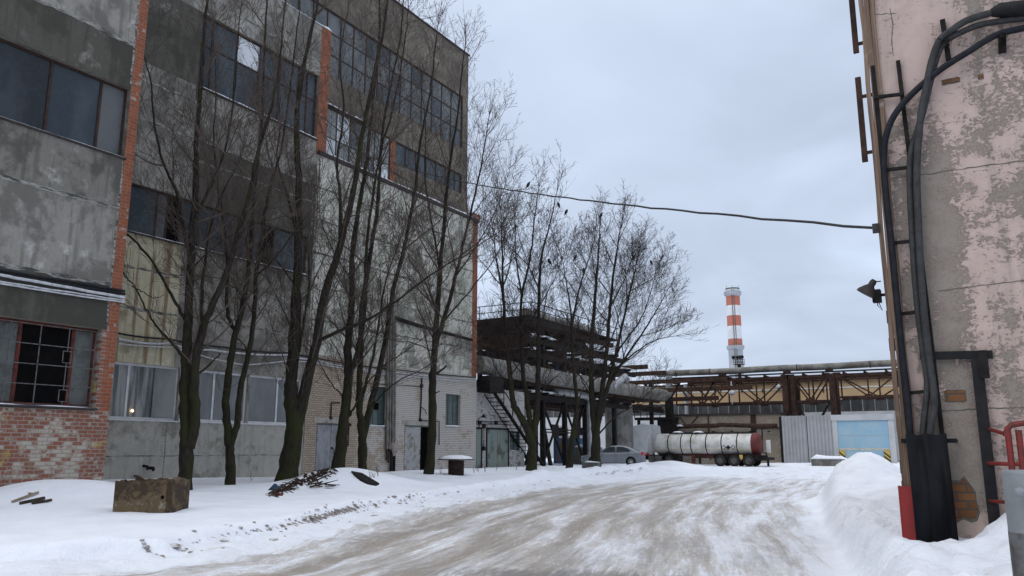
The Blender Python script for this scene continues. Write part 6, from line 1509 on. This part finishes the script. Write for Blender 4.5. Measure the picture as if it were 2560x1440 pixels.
# pipes on the rack
def pipe(pts, r, name, mat, label, n=14, bands=0):
    rt_ = thing(name, pts[0], label, 'pipe', None); m = MB(); out = []
    P = [Vector(p) for p in pts]
    for a, b in zip(P[:-1], P[1:]):
        for k in range(6): out.append(a.lerp(b, k / 6) + Vector((0, 0, random.uniform(-.02, .02))))
    out.append(P[-1]); m.tube(out, r, n); m.build('lagging', mat, rt_)
    for k in range(bands):
        a, b = P[0], P[1]; t = (k + .5) / bands; q = a.lerp(b, t); dv = (b - a).normalized() * .06; m = MB(); m.tube([q, q + dv], r * 1.05, n); m.build('band', 'lagging_metal', rt_)
    return rt_
xp = -27.2
A1 = PX(1188, 906, xp); B1 = PX(1405, 948, xp); zc = (A1.z + PX(1640, 990, xp).z) / 2
yb1 = yx(1660, 995, xp)
pipe([(xp, 41.8, A1.z - .1), (xp, B1.y, zc), (xp, B1.y + 8, zc), (xp, yb1, zc)], .56, 'insulated_pipe', 'lagging', 'thickest grey lagged pipe hung along the yard side of the pipe rack', 16, 7)
for px in (1240, 1360): y = yx(px, 920, xp); m = MB()
a = PX(1530, 970, xp + .3); b = PX(1562, 942, xp + .3); m = MB(); m.tube([a, a.lerp(b, .8), b, b + Vector((0, .4, -.3))], .3, 12); one(m, 'pipe_elbow', 'lagging_metal', a, 'raised shiny pipe elbow above the concrete silo', 'pipe')
pipe([(X0 - 1.4, Y0 + 2.5, zd + .62), (X0 - 1.4, 64, zd + .62)], .5, 'insulated_pipe', 'lagging', 'lagged pipe lying behind the railing on the top deck of the rack', 14, 5)
zq = levels[0] + .55
pipe([(X0 + .25, yx(1390, 985, X0 + .25), zX_(1420, 985)), (X0 + .25, yx(1462, 987, X0 + .25), zX_(1420, 985)), (X0 + .3, yx(1472, 995, X0 + .3), zX_(1420, 985) - .2), (X0 + .3, yx(1473, 1000, X0 + .3), .2)], .27, 'insulated_pipe', 'lagging_metal', 'thin lagged pipe bending down to the ground beside the broad tree', 12)
p = PX(1189, 925, -27.0); m = MB(); m.box((-27.3, 42.0, p.z - 1.3), (-26.4, 43.6, p.z - .3)); one(m, 'junction_box', 'steel_dark', (-27, 42, p.z - 1.3), 'dark box under the thick pipe next to the brick corner', 'box')
# iron stair
s0, s1 = PX(1347, 1166, -27.0), PX(1222, 985, -27.0)
root = thing('iron_stair', (s0.x, s0.y, H(s0.x, s0.y)), 'steep dark iron stair leading up from the snow to the pipe rack', 'stair')
s0.z = H(s0.x, s0.y) - .1
for dx in (-.45, .45):
    m = MB(); m.bar(s0 + Vector((dx, 0, 0)), s1 + Vector((dx, 0, 0)), .09, .22, (1, 0, 0)); m.build('stringer', TH, root)
    m = MB(); up = Vector((dx, 0, 1.0)); m.bar(s0 + up, s1 + up, .05); 
    for k in range(7): q = s0.lerp(s1, k / 6) + Vector((dx, 0, 0)); m.bar(q, q + Vector((0, 0, 1.0)), .045)
    m.build('handrail', TH, root)
for k in range(1, 20): q = s0.lerp(s1, k / 20); m = MB(); m.box((q.x - .42, q.y - .13, q.z - .02), (q.x + .42, q.y + .13, q.z + .02)); m.build('step', TH, root)
# silo, container, platform
p = PD(1550, 1160, 74.0); zs_ = PD(1550, 1012, 74).z; rs = 70 / 2 * 74 / 2064
root = thing('concrete_silo', (p.x, p.y, 0), 'stained round concrete silo behind the silver car', 'silo')
m = MB(); m.lathe([(rs, -.3), (rs, zs_ * .35), (rs * .99, zs_ * .352), (rs, zs_ * .358), (rs, zs_ * .68), (rs * .99, zs_ * .683), (rs, zs_ * .69), (rs, zs_)], (p.x, p.y, 0), 20, flat=True); m.lathe([(rs, zs_), (.001, zs_ + .01)], (p.x, p.y, 0), 20); m.build('shell', 'conc_silo', root)
m = MB(); m.lathe([(rs * .98, zs_ + .012), (rs * .9, zs_ + .1), (.001, zs_ + .16)], (p.x, p.y, 0), 20); m.build('snow_cover', 'snow_cap', root)
Dc = 69.0; a, b = PD(1384, 1156, Dc), PD(1470, 1156, Dc); zc1 = PD(1420, 1098, Dc).z
root = thing('container', (a.x, a.y, 0), 'blue rusty steel container with snow on its roof under the rack', 'container')
m = MB(); n = 28; pts = []
for k in range(n): t0, t1 = k / n, (k + .5) / n; off = Vector((.0, -.06, 0)) * (k % 2); pts += [a.lerp(b, t0) + off, a.lerp(b, t0 + 1 / n) + off]
lo = [Vector((q.x, q.y, -.2)) for q in pts]; hi = [Vector((q.x, q.y, zc1)) for q in pts]; mm = len(pts)
m.add(lo + hi, [(k, k + 1, mm + k + 1, mm + k) for k in range(mm - 1)]); m.box((a.x, a.y + .05, zc1), (b.x, a.y + 2.6, zc1 + .08)); m.box((a.x + .02, a.y + .07, -.2), (b.x - .02, a.y + 2.5, zc1 - .001)); m.build('body', 'blue_rust', root)
snow_strip(root, 'y', a.y - .02, a.y + 2.6, a.x - .05, b.x, zc1 + .082, .26, 6.0, step=.3, thin=.5)
for px, mat in ((1400, 'drum_rust'), (1409, 'paint_cream'), (1462, 'drum_rust')):
    q = PD(px, 1085, Dc + 1.2); m = MB(); m.box((q.x - .35, q.y - .3, zc1 + .08), (q.x + .3, q.y + .3, PD(px, 1070, Dc + 1.2).z)); m.build('vent', mat, root); snow_strip(root, 'y', q.y - .3, q.y + .3, q.x - .35, q.x + .3, PD(px, 1070, Dc + 1.2).z + .002, .14, px, step=.15)
a, b = PD(1437, 1156, 67.0), PD(1502, 1156, 67.0); zc1 = PD(1450, 1118, 67).z; m = MB(); m.box((a.x, a.y, -.2), (b.x, a.y + 1.5, zc1)); root = thing('concrete_bin', (a.x, a.y, 0), 'low grey concrete bin heaped with snow left of the silver car', 'bin'); m.build('bin', 'conc_block', root); snow_strip(root, 'y', a.y - .05, a.y + 1.5, a.x, b.x, zc1 + .002, .42, 2.0, step=.3)
Yp = 77.0; a, b = PY(1586, 1044, Yp), PY(1682, 1044, Yp); root = thing('service_platform', (a.x, Yp, 0), 'dark railed service platform above the tractor cab', 'platform')
m = MB(); m.box((a.x, Yp, a.z - .25), (b.x, Yp + 1.8, a.z)); m.build('deck', TH, root)
m = MB()
for z in (.55, 1.1): m.bar((a.x, Yp + .03, a.z + z), (b.x, Yp + .03, a.z + z), .06)
for k in range(7): x = a.x + (b.x - a.x) * k / 6; m.bar((x, Yp + .03, a.z), (x, Yp + .03, a.z + 1.1), .06)
m.build('railing', TH, root)
for x in (a.x + .1, b.x - .1): m = MB(); m.bar((x, Yp + .9, -.3), (x, Yp + .9, a.z - .25), .25, .25, (0, 1, 0)); m.build('column', TH, root)
q0, q1 = PY(1643, 1045, Yp + .3), PY(1686, 1120, Yp + .3); m = MB(); m.box((q0.x, Yp + .3, -.2), (q1.x, Yp + 1.7, a.z - .26)); m.build('enclosure', TH, root)
q0, q1 = PY(1662, 1000, Yp + .4), PY(1678, 1044, Yp + .4); m = MB(); m.box((q0.x, Yp + .4, a.z + .003), (q1.x, Yp + 1.2, q0.z)); m.build('cabinet', TH, root)

# ------------------------------------------------------------------ chimney
Dk = 270.0; bq = PD(1841, 915, Dk); tq = PD(1831, 722, Dk); rk = 36 / 2 * Dk / 2064
cx_, cy_ = (bq.x + tq.x) / 2, (bq.y + tq.y) / 2
zk = lambda py: PD(1836, py, Dk).z
root = thing('chimney', (cx_, cy_, 0), 'tall red and white banded industrial chimney beyond the pipe bridge', 'chimney')
bands = [(1300, 876, 'chim_grey'), (874, 848, 'chim_red'), (848, 816, 'chim_white'), (816, 790, 'chim_red'), (790, 765, 'chim_white'), (765, 740, 'chim_red'), (740, 722, 'chim_white')]
for p0, p1, mt in bands:
    z0, z1 = max(-1, zk(p0)), zk(p1); tp_ = lambda z: rk * (1.05 - .09 * z / zk(722)); m = MB(); m.lathe([(tp_(z0), z0), (tp_(z1), z1)], (cx_, cy_, 0), 32); m.build('band', mt, root)
z = zk(722); m = MB(); m.lathe([(rk * .97, z - .3), (rk * 1.0, z - .3), (rk * 1.0, z + .1), (rk * .8, z + .1), (rk * .8, z - 3)], (cx_, cy_, 0), 32, flat=True); m.build('rim', 'soot', root)
for py, mt in ((738, 'chim_grey'), (873, 'chim_grey')): z = zk(py); m = MB(); m.lathe([(rk * .97, z - .5), (rk * 1.22, z + .1), (rk * 1.24, z + 1.1), (rk * 1.21, z + 1.1), (rk * 1.19, z + .3), (rk * .97, z + .3)], (cx_, cy_, 0), 32, flat=True); m.build('gallery', mt, root)
dv = -HF * rk * 1.02 + RT * (-rk * .25); m = MB()
for s in (-.35, .35): m.bar((cx_ + dv.x + RT.x * s, cy_ + dv.y + RT.y * s, 5), (cx_ + dv.x * .93 + RT.x * s, cy_ + dv.y * .93 + RT.y * s, zk(726)), .22)
m.build('ladder', 'soot', root)
for s in (-.4, 0, .4): m = MB(); m.tube([(cx_ + RT.x * rk * s * 2.2, cy_ + RT.y * rk * s * 2.2, zk(724)), (cx_ + RT.x * rk * s * 2.2, cy_ + RT.y * rk * s * 2.2, zk(713))], .06, 5); m.build('lightning_rod', 'soot', root)
Dp = 150.0; q = PD(1848, 912, Dp); root = thing('light_mast', (q.x, q.y, 0), 'dark floodlight mast with railed basket before the chimney foot', 'mast')
m = MB(); m.tube([(q.x, q.y, -.2), (q.x, q.y, q.z)], .3, 10); m.build('pole', TH, root); w_ = 12 * Dp / 2064
m = MB(); m.box((q.x - w_, q.y - .6, q.z), (q.x + w_, q.y + .6, q.z + .12))
for z in (.5, 1.0):
    for y in (-.6, .6): m.bar((q.x - w_, q.y + y, q.z + z), (q.x + w_, q.y + y, q.z + z), .07)
for k in range(6):
    for y in (-.6, .6): x = q.x - w_ + 2 * w_ * k / 5; m.bar((x, q.y + y, q.z), (x, q.y + y, q.z + 1.0), .06)
m.build('basket', TH, root)
for s in (-.95, -.1, .4, .9): m = MB(); c = (q.x + w_ * s, q.y - .5, q.z + 1.35); m.lathe([(.001, .3), (.22, .25), (.34, -.2), (.001, -.22)], c, 10, axis='y'); m.build('floodlight', TH, root)
# ------------------------------------------------------------------ silver car
cc_ = PD(1533, 1158, 60.0); cz = .27
car = thing('parked_car', (cc_.x, cc_.y, cz), 'silver blue saloon car parked behind the snow bank, nose hidden by a tree', 'car', local=True, rotz=YAW - R(9))
def ring(x, w_, zb, zs_, zt):
    return [(x, -w_ * .93, zb), (x, -w_, zb + .12), (x, -w_, zs_ - .18), (x, -w_ * .97, zs_ - .04), (x, -w_ * .88, zt), (x, 0, zt + .03), (x, w_ * .88, zt), (x, w_ * .97, zs_ - .04), (x, w_, zs_ - .18), (x, w_, zb + .12), (x, w_ * .93, zb)]
m = MB(); m.smooth = True
m.loft([ring(-2.29, .55, .34, .6, .58), ring(-2.2, .76, .24, .7, .68), ring(-1.95, .84, .2, .78, .77), ring(-1.4, .87, .19, .87, .87), ring(-1.0, .88, .19, .93, .93), ring(0, .885, .19, .95, .95), ring(1.0, .885, .19, .98, .98), ring(1.7, .87, .2, 1.03, 1.04), ring(2.08, .83, .25, 1.04, 1.05), ring(2.2, .8, .3, .98, 1.0), ring(2.29, .68, .36, .8, .8)])
m.build('body', 'car_paint', car)
def cab_ring(x, zt, wt, wb=.84): return [(x, -wb, .92), (x, -wt - .02, zt - .05), (x, -wt * .8, zt), (x, wt * .8, zt), (x, wt + .02, zt - .05), (x, wb, .92)]
m = MB(); m.smooth = True
m.loft([cab_ring(-1.08, .95, .78, .8), cab_ring(-.75, 1.14, .72), cab_ring(-.35, 1.36, .66), cab_ring(0, 1.44, .64), cab_ring(.45, 1.465, .63), cab_ring(.9, 1.43, .63), cab_ring(1.3, 1.32, .65), cab_ring(1.7, 1.16, .7), cab_ring(1.98, 1.05, .74, .8)])
m.build('roof', 'car_paint', car)
def slant(x, z, s): t = (z - .92) / .5; return (x, s * (.851 - .2 * t), z)
for s in (-1, 1):
    for poly in ([(-.82, .98), (-.3, 1.34), (.2, 1.385), (.2, 1.0)], [(.28, 1.0), (.28, 1.385), (.75, 1.365), (1.08, 1.26), (1.25, 1.14), (1.2, 1.03)]):
        m = MB(); m.add([slant(x, z, s * 1.006) for x, z in poly] + [slant(x, z, s * .97) for x, z in poly], [tuple(range(len(poly))), tuple(range(2 * len(poly) - 1, len(poly) - 1, -1))]); m.build('side_window', 'glass_dark', car)
    m = MB(); m.box((.23, s * .886 - .004, .3), (.242, s * .886 + .004, .96)); m.box((-.85, s * .88 - .004, .35), (-.84, s * .88 + .006, .92)); m.box((1.12, s * .884 - .004, .6), (1.13, s * .884 + .004, .98)); m.build('door_seam', 'steel_black', car)
    for x in (.12, 1.0): m = MB(); m.box((x - .1, s * .89 - .015, .8), (x + .1, s * .89 + .015, .835)); m.build('door_handle', 'car_paint', car)
    m = MB(); m.box((-.82, s * 1.0 - .1, .95), (-.68, s * 1.0 + .06, 1.07)); m.build('mirror', 'car_paint', car)
    m = MB(); m.loft([[(2.0, s * .845, .8), (2.0, s * .845, 1.0), (2.02, s * .6, 1.0), (2.02, s * .6, .8)], [(2.16, s * .82, .78), (2.16, s * .82, 1.0), (2.2, s * .6, 1.0), (2.2, s * .6, .78)], [(2.285, s * .7, .76), (2.26, s * .7, .98), (2.29, s * .45, .98), (2.31, s * .45, .76)]]); m.build('tail_light', 'tail_red', car)
    m = MB(); m.loft([[(-2.27, s * .5, .58), (-2.26, s * .5, .7), (-2.2, s * .3, .7), (-2.2, s * .3, .58)], [(-2.13, s * .8, .62), (-2.1, s * .79, .74), (-2.05, s * .6, .74), (-2.05, s * .6, .62)]]); m.build('headlight', 'lamp_clear', car)
    for x in (-1.38, 1.28):
        m = MB(); m.lathe([(.001, 0), (.36, 0), (.36, .1)], (x, s * .888, .34), 20, 'y') if s < 0 else m.lathe([(.001, 0), (.36, 0), (.36, -.1)], (x, s * .888, .34), 20, 'y'); m.build('wheel_arch', 'void_dark', car)
        m = MB(); y0 = s * .7; m.lathe([(.2, y0), (.3, y0), (.315, y0 + s * .04), (.315, y0 + s * .17), (.29, y0 + s * .2), (.2, y0 + s * .2)], (x, 0, .315), 24, 'y'); whl = m.build('wheel', 'rubber', car)
        m = MB(); m.lathe([(.2, y0 + s * .2), (.19, y0 + s * .17), (.06, y0 + s * .19), (.05, y0 + s * .215), (.001, y0 + s * .215)], (x, 0, .315), 24, 'y')
        for k in range(9): a = k * 2 * math.pi / 9; m.bar((x + .06 * math.cos(a), y0 + s * .2, .315 + .06 * math.sin(a)), (x + .2 * math.cos(a), y0 + s * .2, .315 + .2 * math.sin(a)), .035, .03, (0, 1, 0))
        m.build('hubcap', 'hub_silver', whl)
m = MB(); m.add([(-1.02, -.7, .985), (-1.02, .7, .985), (-.4, .58, 1.35), (-.4, -.58, 1.35)], [(0, 1, 2, 3)]); m.build('windscreen', 'glass_dark', car)
m = MB(); m.add([(1.32, -.58, 1.33), (1.32, .58, 1.33), (1.93, .66, 1.085), (1.93, -.66, 1.085)], [(0, 1, 2, 3)]); m.build('rear_window', 'glass_dark', car)
m = MB(); m.box((2.2, -.72, .3), (2.34, .72, .52)); m.build('bumper', 'car_paint', car)
m = MB(); m.box((2.3, -.26, .62), (2.318, .26, .74)); m.build('number_plate', 'paint_white', car)
m = MB(); m.tube([(1.0, 0, 1.44), (1.25, 0, 1.62)], .008, 5); m.build('antenna', 'steel_black', car)

# ------------------------------------------------------------------ tanker lorry
YK = 71.0; fx = lambda px: PY(px, 1150, YK).x
sc_ = 28.3; zp_ = lambda py: PY(1770, py, YK).z
kx0 = fx(1585)
tk = thing('tanker_lorry', (fx(1770), YK + 1.2, 0), 'articulated tanker lorry with grimy white ribbed tank and red rear end', 'lorry')
rt2 = (zp_(1083) - zp_(1137)) / 2; zc_ = (zp_(1083) + zp_(1137)) / 2; yc = YK + 1.22
xf, xr = fx(1636), fx(1877)
def ell(x, r, dz=0): return [(x, yc + r * 1.14 * math.cos(2 * math.pi * k / 36), zc_ + dz + r * math.sin(2 * math.pi * k / 36)) for k in range(36)]
m = MB(); m.smooth = True; m.loft([ell(xf - .22, rt2 * .55), ell(xf - .12, rt2 * .85), ell(xf, rt2 * .98), ell(xf + .15, rt2), ell(xr, rt2)], caps=True); m.build('tank', 'tank_white', tk)
m = MB(); m.smooth = True; m.loft([ell(xr, rt2 * 1.02), ell(xr + .35, rt2 * 1.02), ell(xr + .5, rt2 * .96), ell(xr + .62, rt2 * .75), ell(xr + .68, rt2 * .4), ell(xr + .69, .02)]); m.build('tank_end', 'tank_red', tk)
for px in (1669, 1701, 1726, 1764, 1803, 1842): x = fx(px); m = MB(); m.smooth = True; m.loft([ell(x - .04, rt2 * 1.001), ell(x - .04, rt2 * 1.025), ell(x + .04, rt2 * 1.025), ell(x + .04, rt2 * 1.001)], caps=False); m.build('rib', 'steel_dark', tk)
m = MB(); zl = zp_(1124); t_ = (zl - zc_) / rt2; yy_ = yc - rt2 * 1.14 * math.sqrt(1 - t_ * t_) - .012; m.box((xf + .1, yy_, zl - .02), (xr - .05, yy_ + .03, zl + .02)); m.build('side_strip', 'paint_yellow', tk)
m = MB(); m.box((fx(1668), yc - .35, zc_ + rt2 - .02), (xr, yc + .35, zc_ + rt2 + .06)); m.build('walkway', 'steel_dark', tk)
m = MB(); m.tube([(fx(1670), yc - .5, zc_ + rt2 - .06), (fx(1670), yc - .5, zc_ + rt2 + .1), (xr, yc - .5, zc_ + rt2 + .1), (xr, yc - .5, zc_ + rt2 - .06)], .025, 6); m.build('handrail', 'steel_dark', tk)
for px in (1686, 1738): m = MB(); m.lathe([(.5, 0), (.45, .1), (.2, .16), (.001, .17)], (fx(px), yc, zc_ + rt2 + .05), 14); m.build('snow_cover', 'snow_cap', tk)
for k, px in enumerate((1809, 1820.6, 1833)):
    x = fx(px); z = zp_(1118.5); s = .2; t_ = (z - zc_) / rt2; yy_ = yc - rt2 * 1.14 * math.sqrt(1 - t_ * t_)
    slope = .28
    def dm_(sz, off): return [(x, yy_ - off - slope * sz * 0, z - sz), (x + sz, yy_ - off, z), (x, yy_ - off + slope * 0, z + sz), (x - sz, yy_ - off, z)]
    m = MB(); m.add(dm_(s, .06) + [(a, b + .05, c) for a, b, c in dm_(s, .06)], [(0, 1, 2, 3), (7, 6, 5, 4), (0, 4, 5, 1), (1, 5, 6, 2), (2, 6, 7, 3), (3, 7, 4, 0)]); pl_ = m.build('hazard_placard', 'steel_black', tk)
    m = MB(); m.add(dm_(s * .68, .064), [(0, 1, 2, 3)])
    if k != 1: m.build('face', 'paint_white', pl_)
    if k != 1:
        m = MB()
        if k == 0: m.add([(x - .03, yy_ - .068, z), (x + .03, yy_ - .068, z), (x, yy_ - .068, z + .09)], [(0, 1, 2)])
        else: m.bar((x - .05, yy_ - .068, z + .06), (x + .05, yy_ - .068, z - .05), .02)
        m.build('symbol', 'steel_black', pl_)
# trailer frame, wheels
m = MB(); m.box((fx(1650), yc - .5, zp_(1140)), (xr + .5, yc - .34, zp_(1135))); m.box((fx(1650), yc + .34, zp_(1140)), (xr + .5, yc + .5, zp_(1135))); m.box((fx(1728), yc - .55, zp_(1146)), (xr + .4, yc + .55, zp_(1139))); m.build('chassis', 'chassis_red', tk)
def lorry_wheel(x, z, y, r=.5):
    m = MB(); m.lathe([(r * .55, y), (r * .93, y), (r, y + .05), (r, y + .3), (r * .93, y + .36), (r * .55, y + .36)], (x, 0, z), 28, 'y'); wl = m.build('wheel', 'rubber', tk)
    m = MB(); m.lathe([(r * .56, y + .005), (r * .53, y + .07), (r * .3, y + .1), (r * .22, y + .05), (r * .18, y - .02), (.001, y - .03)], (x, 0, z), 20, 'y'); m.build('rim', 'rim', wl)
for px in (1799.5, 1834.5, 1871):
    for y in (YK, YK + 2.1): lorry_wheel(fx(px), .5, y)
    m = MB(); x = fx(px); n = 12; rg = []
    for k in range(n + 1):
        a = R(15) + R(150) * k / n; rg.append([(x + .6 * math.cos(a), YK - .02, .5 + .6 * math.sin(a)), (x + .57 * math.cos(a), YK - .02, .5 + .57 * math.sin(a)), (x + .57 * math.cos(a), YK + .4, .5 + .57 * math.sin(a)), (x + .6 * math.cos(a), YK + .4, .5 + .6 * math.sin(a))])
    m.loft(rg); m.build('mudguard', 'steel_dark', tk)
for px in (1672, 1652):
    if px == 1672: lorry_wheel(fx(px), .5, YK + .05); lorry_wheel(fx(px), .5, YK + 2.05)
m = MB(); x = fx(1672); rg = []
for k in range(13): a = R(5) + R(170) * k / 12; rg.append([(x + .66 * math.cos(a), YK, .5 + .66 * math.sin(a)), (x + .62 * math.cos(a), YK, .5 + .62 * math.sin(a)), (x + .62 * math.cos(a), YK + .45, .5 + .62 * math.sin(a)), (x + .66 * math.cos(a), YK + .45, .5 + .66 * math.sin(a))])
m.loft(rg); m.build('mudguard', 'steel_dark', tk)
lorry_wheel(fx(1562), .5, YK + .05); lorry_wheel(fx(1562), .5, YK + 2.05)
m = MB(); x = fx(1731); m.box((x - .14, YK + .2, .25), (x + .14, YK + .4, zp_(1137))); m.build('landing_leg', 'chassis_red', tk)
m = MB(); x = fx(1747); m.box((x - .1, YK + .25, .2), (x + .1, YK + .4, zp_(1138))); m.build('landing_leg', 'steel_black', tk)
m = MB(); x = fx(1853); zt0 = zp_(1141); m.prism([(-.15, .15), (.15, .15), (.17, -.1), (0, -.3), (-.12, -.1)], (x, YK - .04, zt0), (1, 0, 0), (0, 0, 1), (0, .03, 0)); m.build('wheel_chock', 'paint_yellow', tk)
m = MB(); x0, x1 = fx(1896), fx(1921); m.box((x0, YK + .1, .55), (x1, YK + 2.3, .78)); m.bar((x1 - .1, YK + .3, .05), (x1 - .1, YK + .3, .6), .16, .16, (0, 1, 0)); m.bar((x0, YK + .2, .9), (x1 - .2, YK + .2, .9), .08); m.bar((x0, YK + .2, 1.15), (x1 - .1, YK + .2, 1.15), .08); m.bar((x1 - .2, YK + .2, .7), (x1 - .2, YK + .2, 1.2), .08); m.build('rear_bumper', 'steel_dark', tk)
m = MB(); x0 = fx(1904); m.box((x0, YK + 1.9, zp_(1132)), (x0 + .35, YK + 2.0, zp_(1100))); m.build('rear_panel', 'paint_white', tk)
m = MB(); m.box((fx(1884), YK + .25, .5), (fx(1905), YK + 2.2, .95)); m.build('rear_frame', 'steel_black', tk)
# tractor
xa0, xa1 = fx(1606) - 2.5, fx(1606); zt1 = zp_(1068); zb1 = .95
m = MB(); m.loft([[(xa0, YK + .12, zb1), (xa0, YK + 2.42, zb1), (xa0 + .25, YK + 2.4, zt1 - .25), (xa0 + .25, YK + .14, zt1 - .25)], [(xa0 + .5, YK, zb1), (xa0 + .5, YK + 2.5, zb1), (xa0 + .7, YK + 2.45, zt1), (xa0 + .7, YK + .05, zt1)], [(xa1, YK, zb1), (xa1, YK + 2.5, zb1), (xa1, YK + 2.45, zt1 + .1), (xa1, YK + .05, zt1 + .1)]]); m.build('cab', 'paint_white', tk)
zdf = zp_(1059)
for y in (YK + .0, YK + 2.45): m = MB(); m.prism([(xa1 - 1.1, zt1 + .05), (xa1 + .1, zdf + .1), (xa1 + .85, zdf - .1), (xa1 + .95, zdf - .9), (xa1 + .55, zdf - 1.0), (xa1 + .5, zb1 + .3), (xa1 + .0, zb1)], (0, y, 0), (1, 0, 0), (0, 0, 1), (0, .06, 0)); m.build('side_fairing', 'paint_white', tk)
m = MB(); m.add([(xa1 - 1.3, YK + .1, zt1 + .05), (xa1 - 1.3, YK + 2.4, zt1 + .05), (xa1 + .0, YK + 2.4, zdf + .05), (xa1 + .0, YK + .1, zdf + .05)], [(0, 1, 2, 3)]); m.add([(xa1 + .02, YK + .1, zdf + .05), (xa1 + .02, YK + 2.4, zdf + .05), (xa1 + .02, YK + 2.4, zt1), (xa1 + .02, YK + .1, zt1)], [(0, 1, 2, 3)]); m.build('roof_deflector', 'paint_white', tk)
m = MB(); m.box((xa1 - 1.2, YK + .2, zt1 + .11), (xa1, YK + 2.3, zt1 + .2)); m.build('snow_cover', 'snow_cap', tk)
m = MB(); m.add([(xa0 + .75, YK - .002, zb1 + .95), (xa0 + 1.5, YK - .002, zb1 + .95), (xa0 + 1.5, YK + .02, zt1 - .25), (xa0 + .95, YK + .02, zt1 - .25)], [(0, 1, 2, 3)]); m.build('side_window', 'glass_dark', tk)
m = MB(); m.box((xa0 + .1, YK + .6, .5), (fx(1690), YK + 1.9, .95)); m.build('tractor_frame', 'steel_black', tk)
for a, b in ((1621, 1636), (1637, 1655)): m = MB(); m.box((fx(a), YK + .05, zp_(1157)), (fx(b) - .06, YK + .7, zp_(1140))); m.build('fuel_tank', 'rim', tk)
m = MB(); m.box((fx(1617), YK + .02, zp_(1140)), (fx(1622), YK + .1, zp_(1133))); m.build('tail_light', 'tail_red', tk)
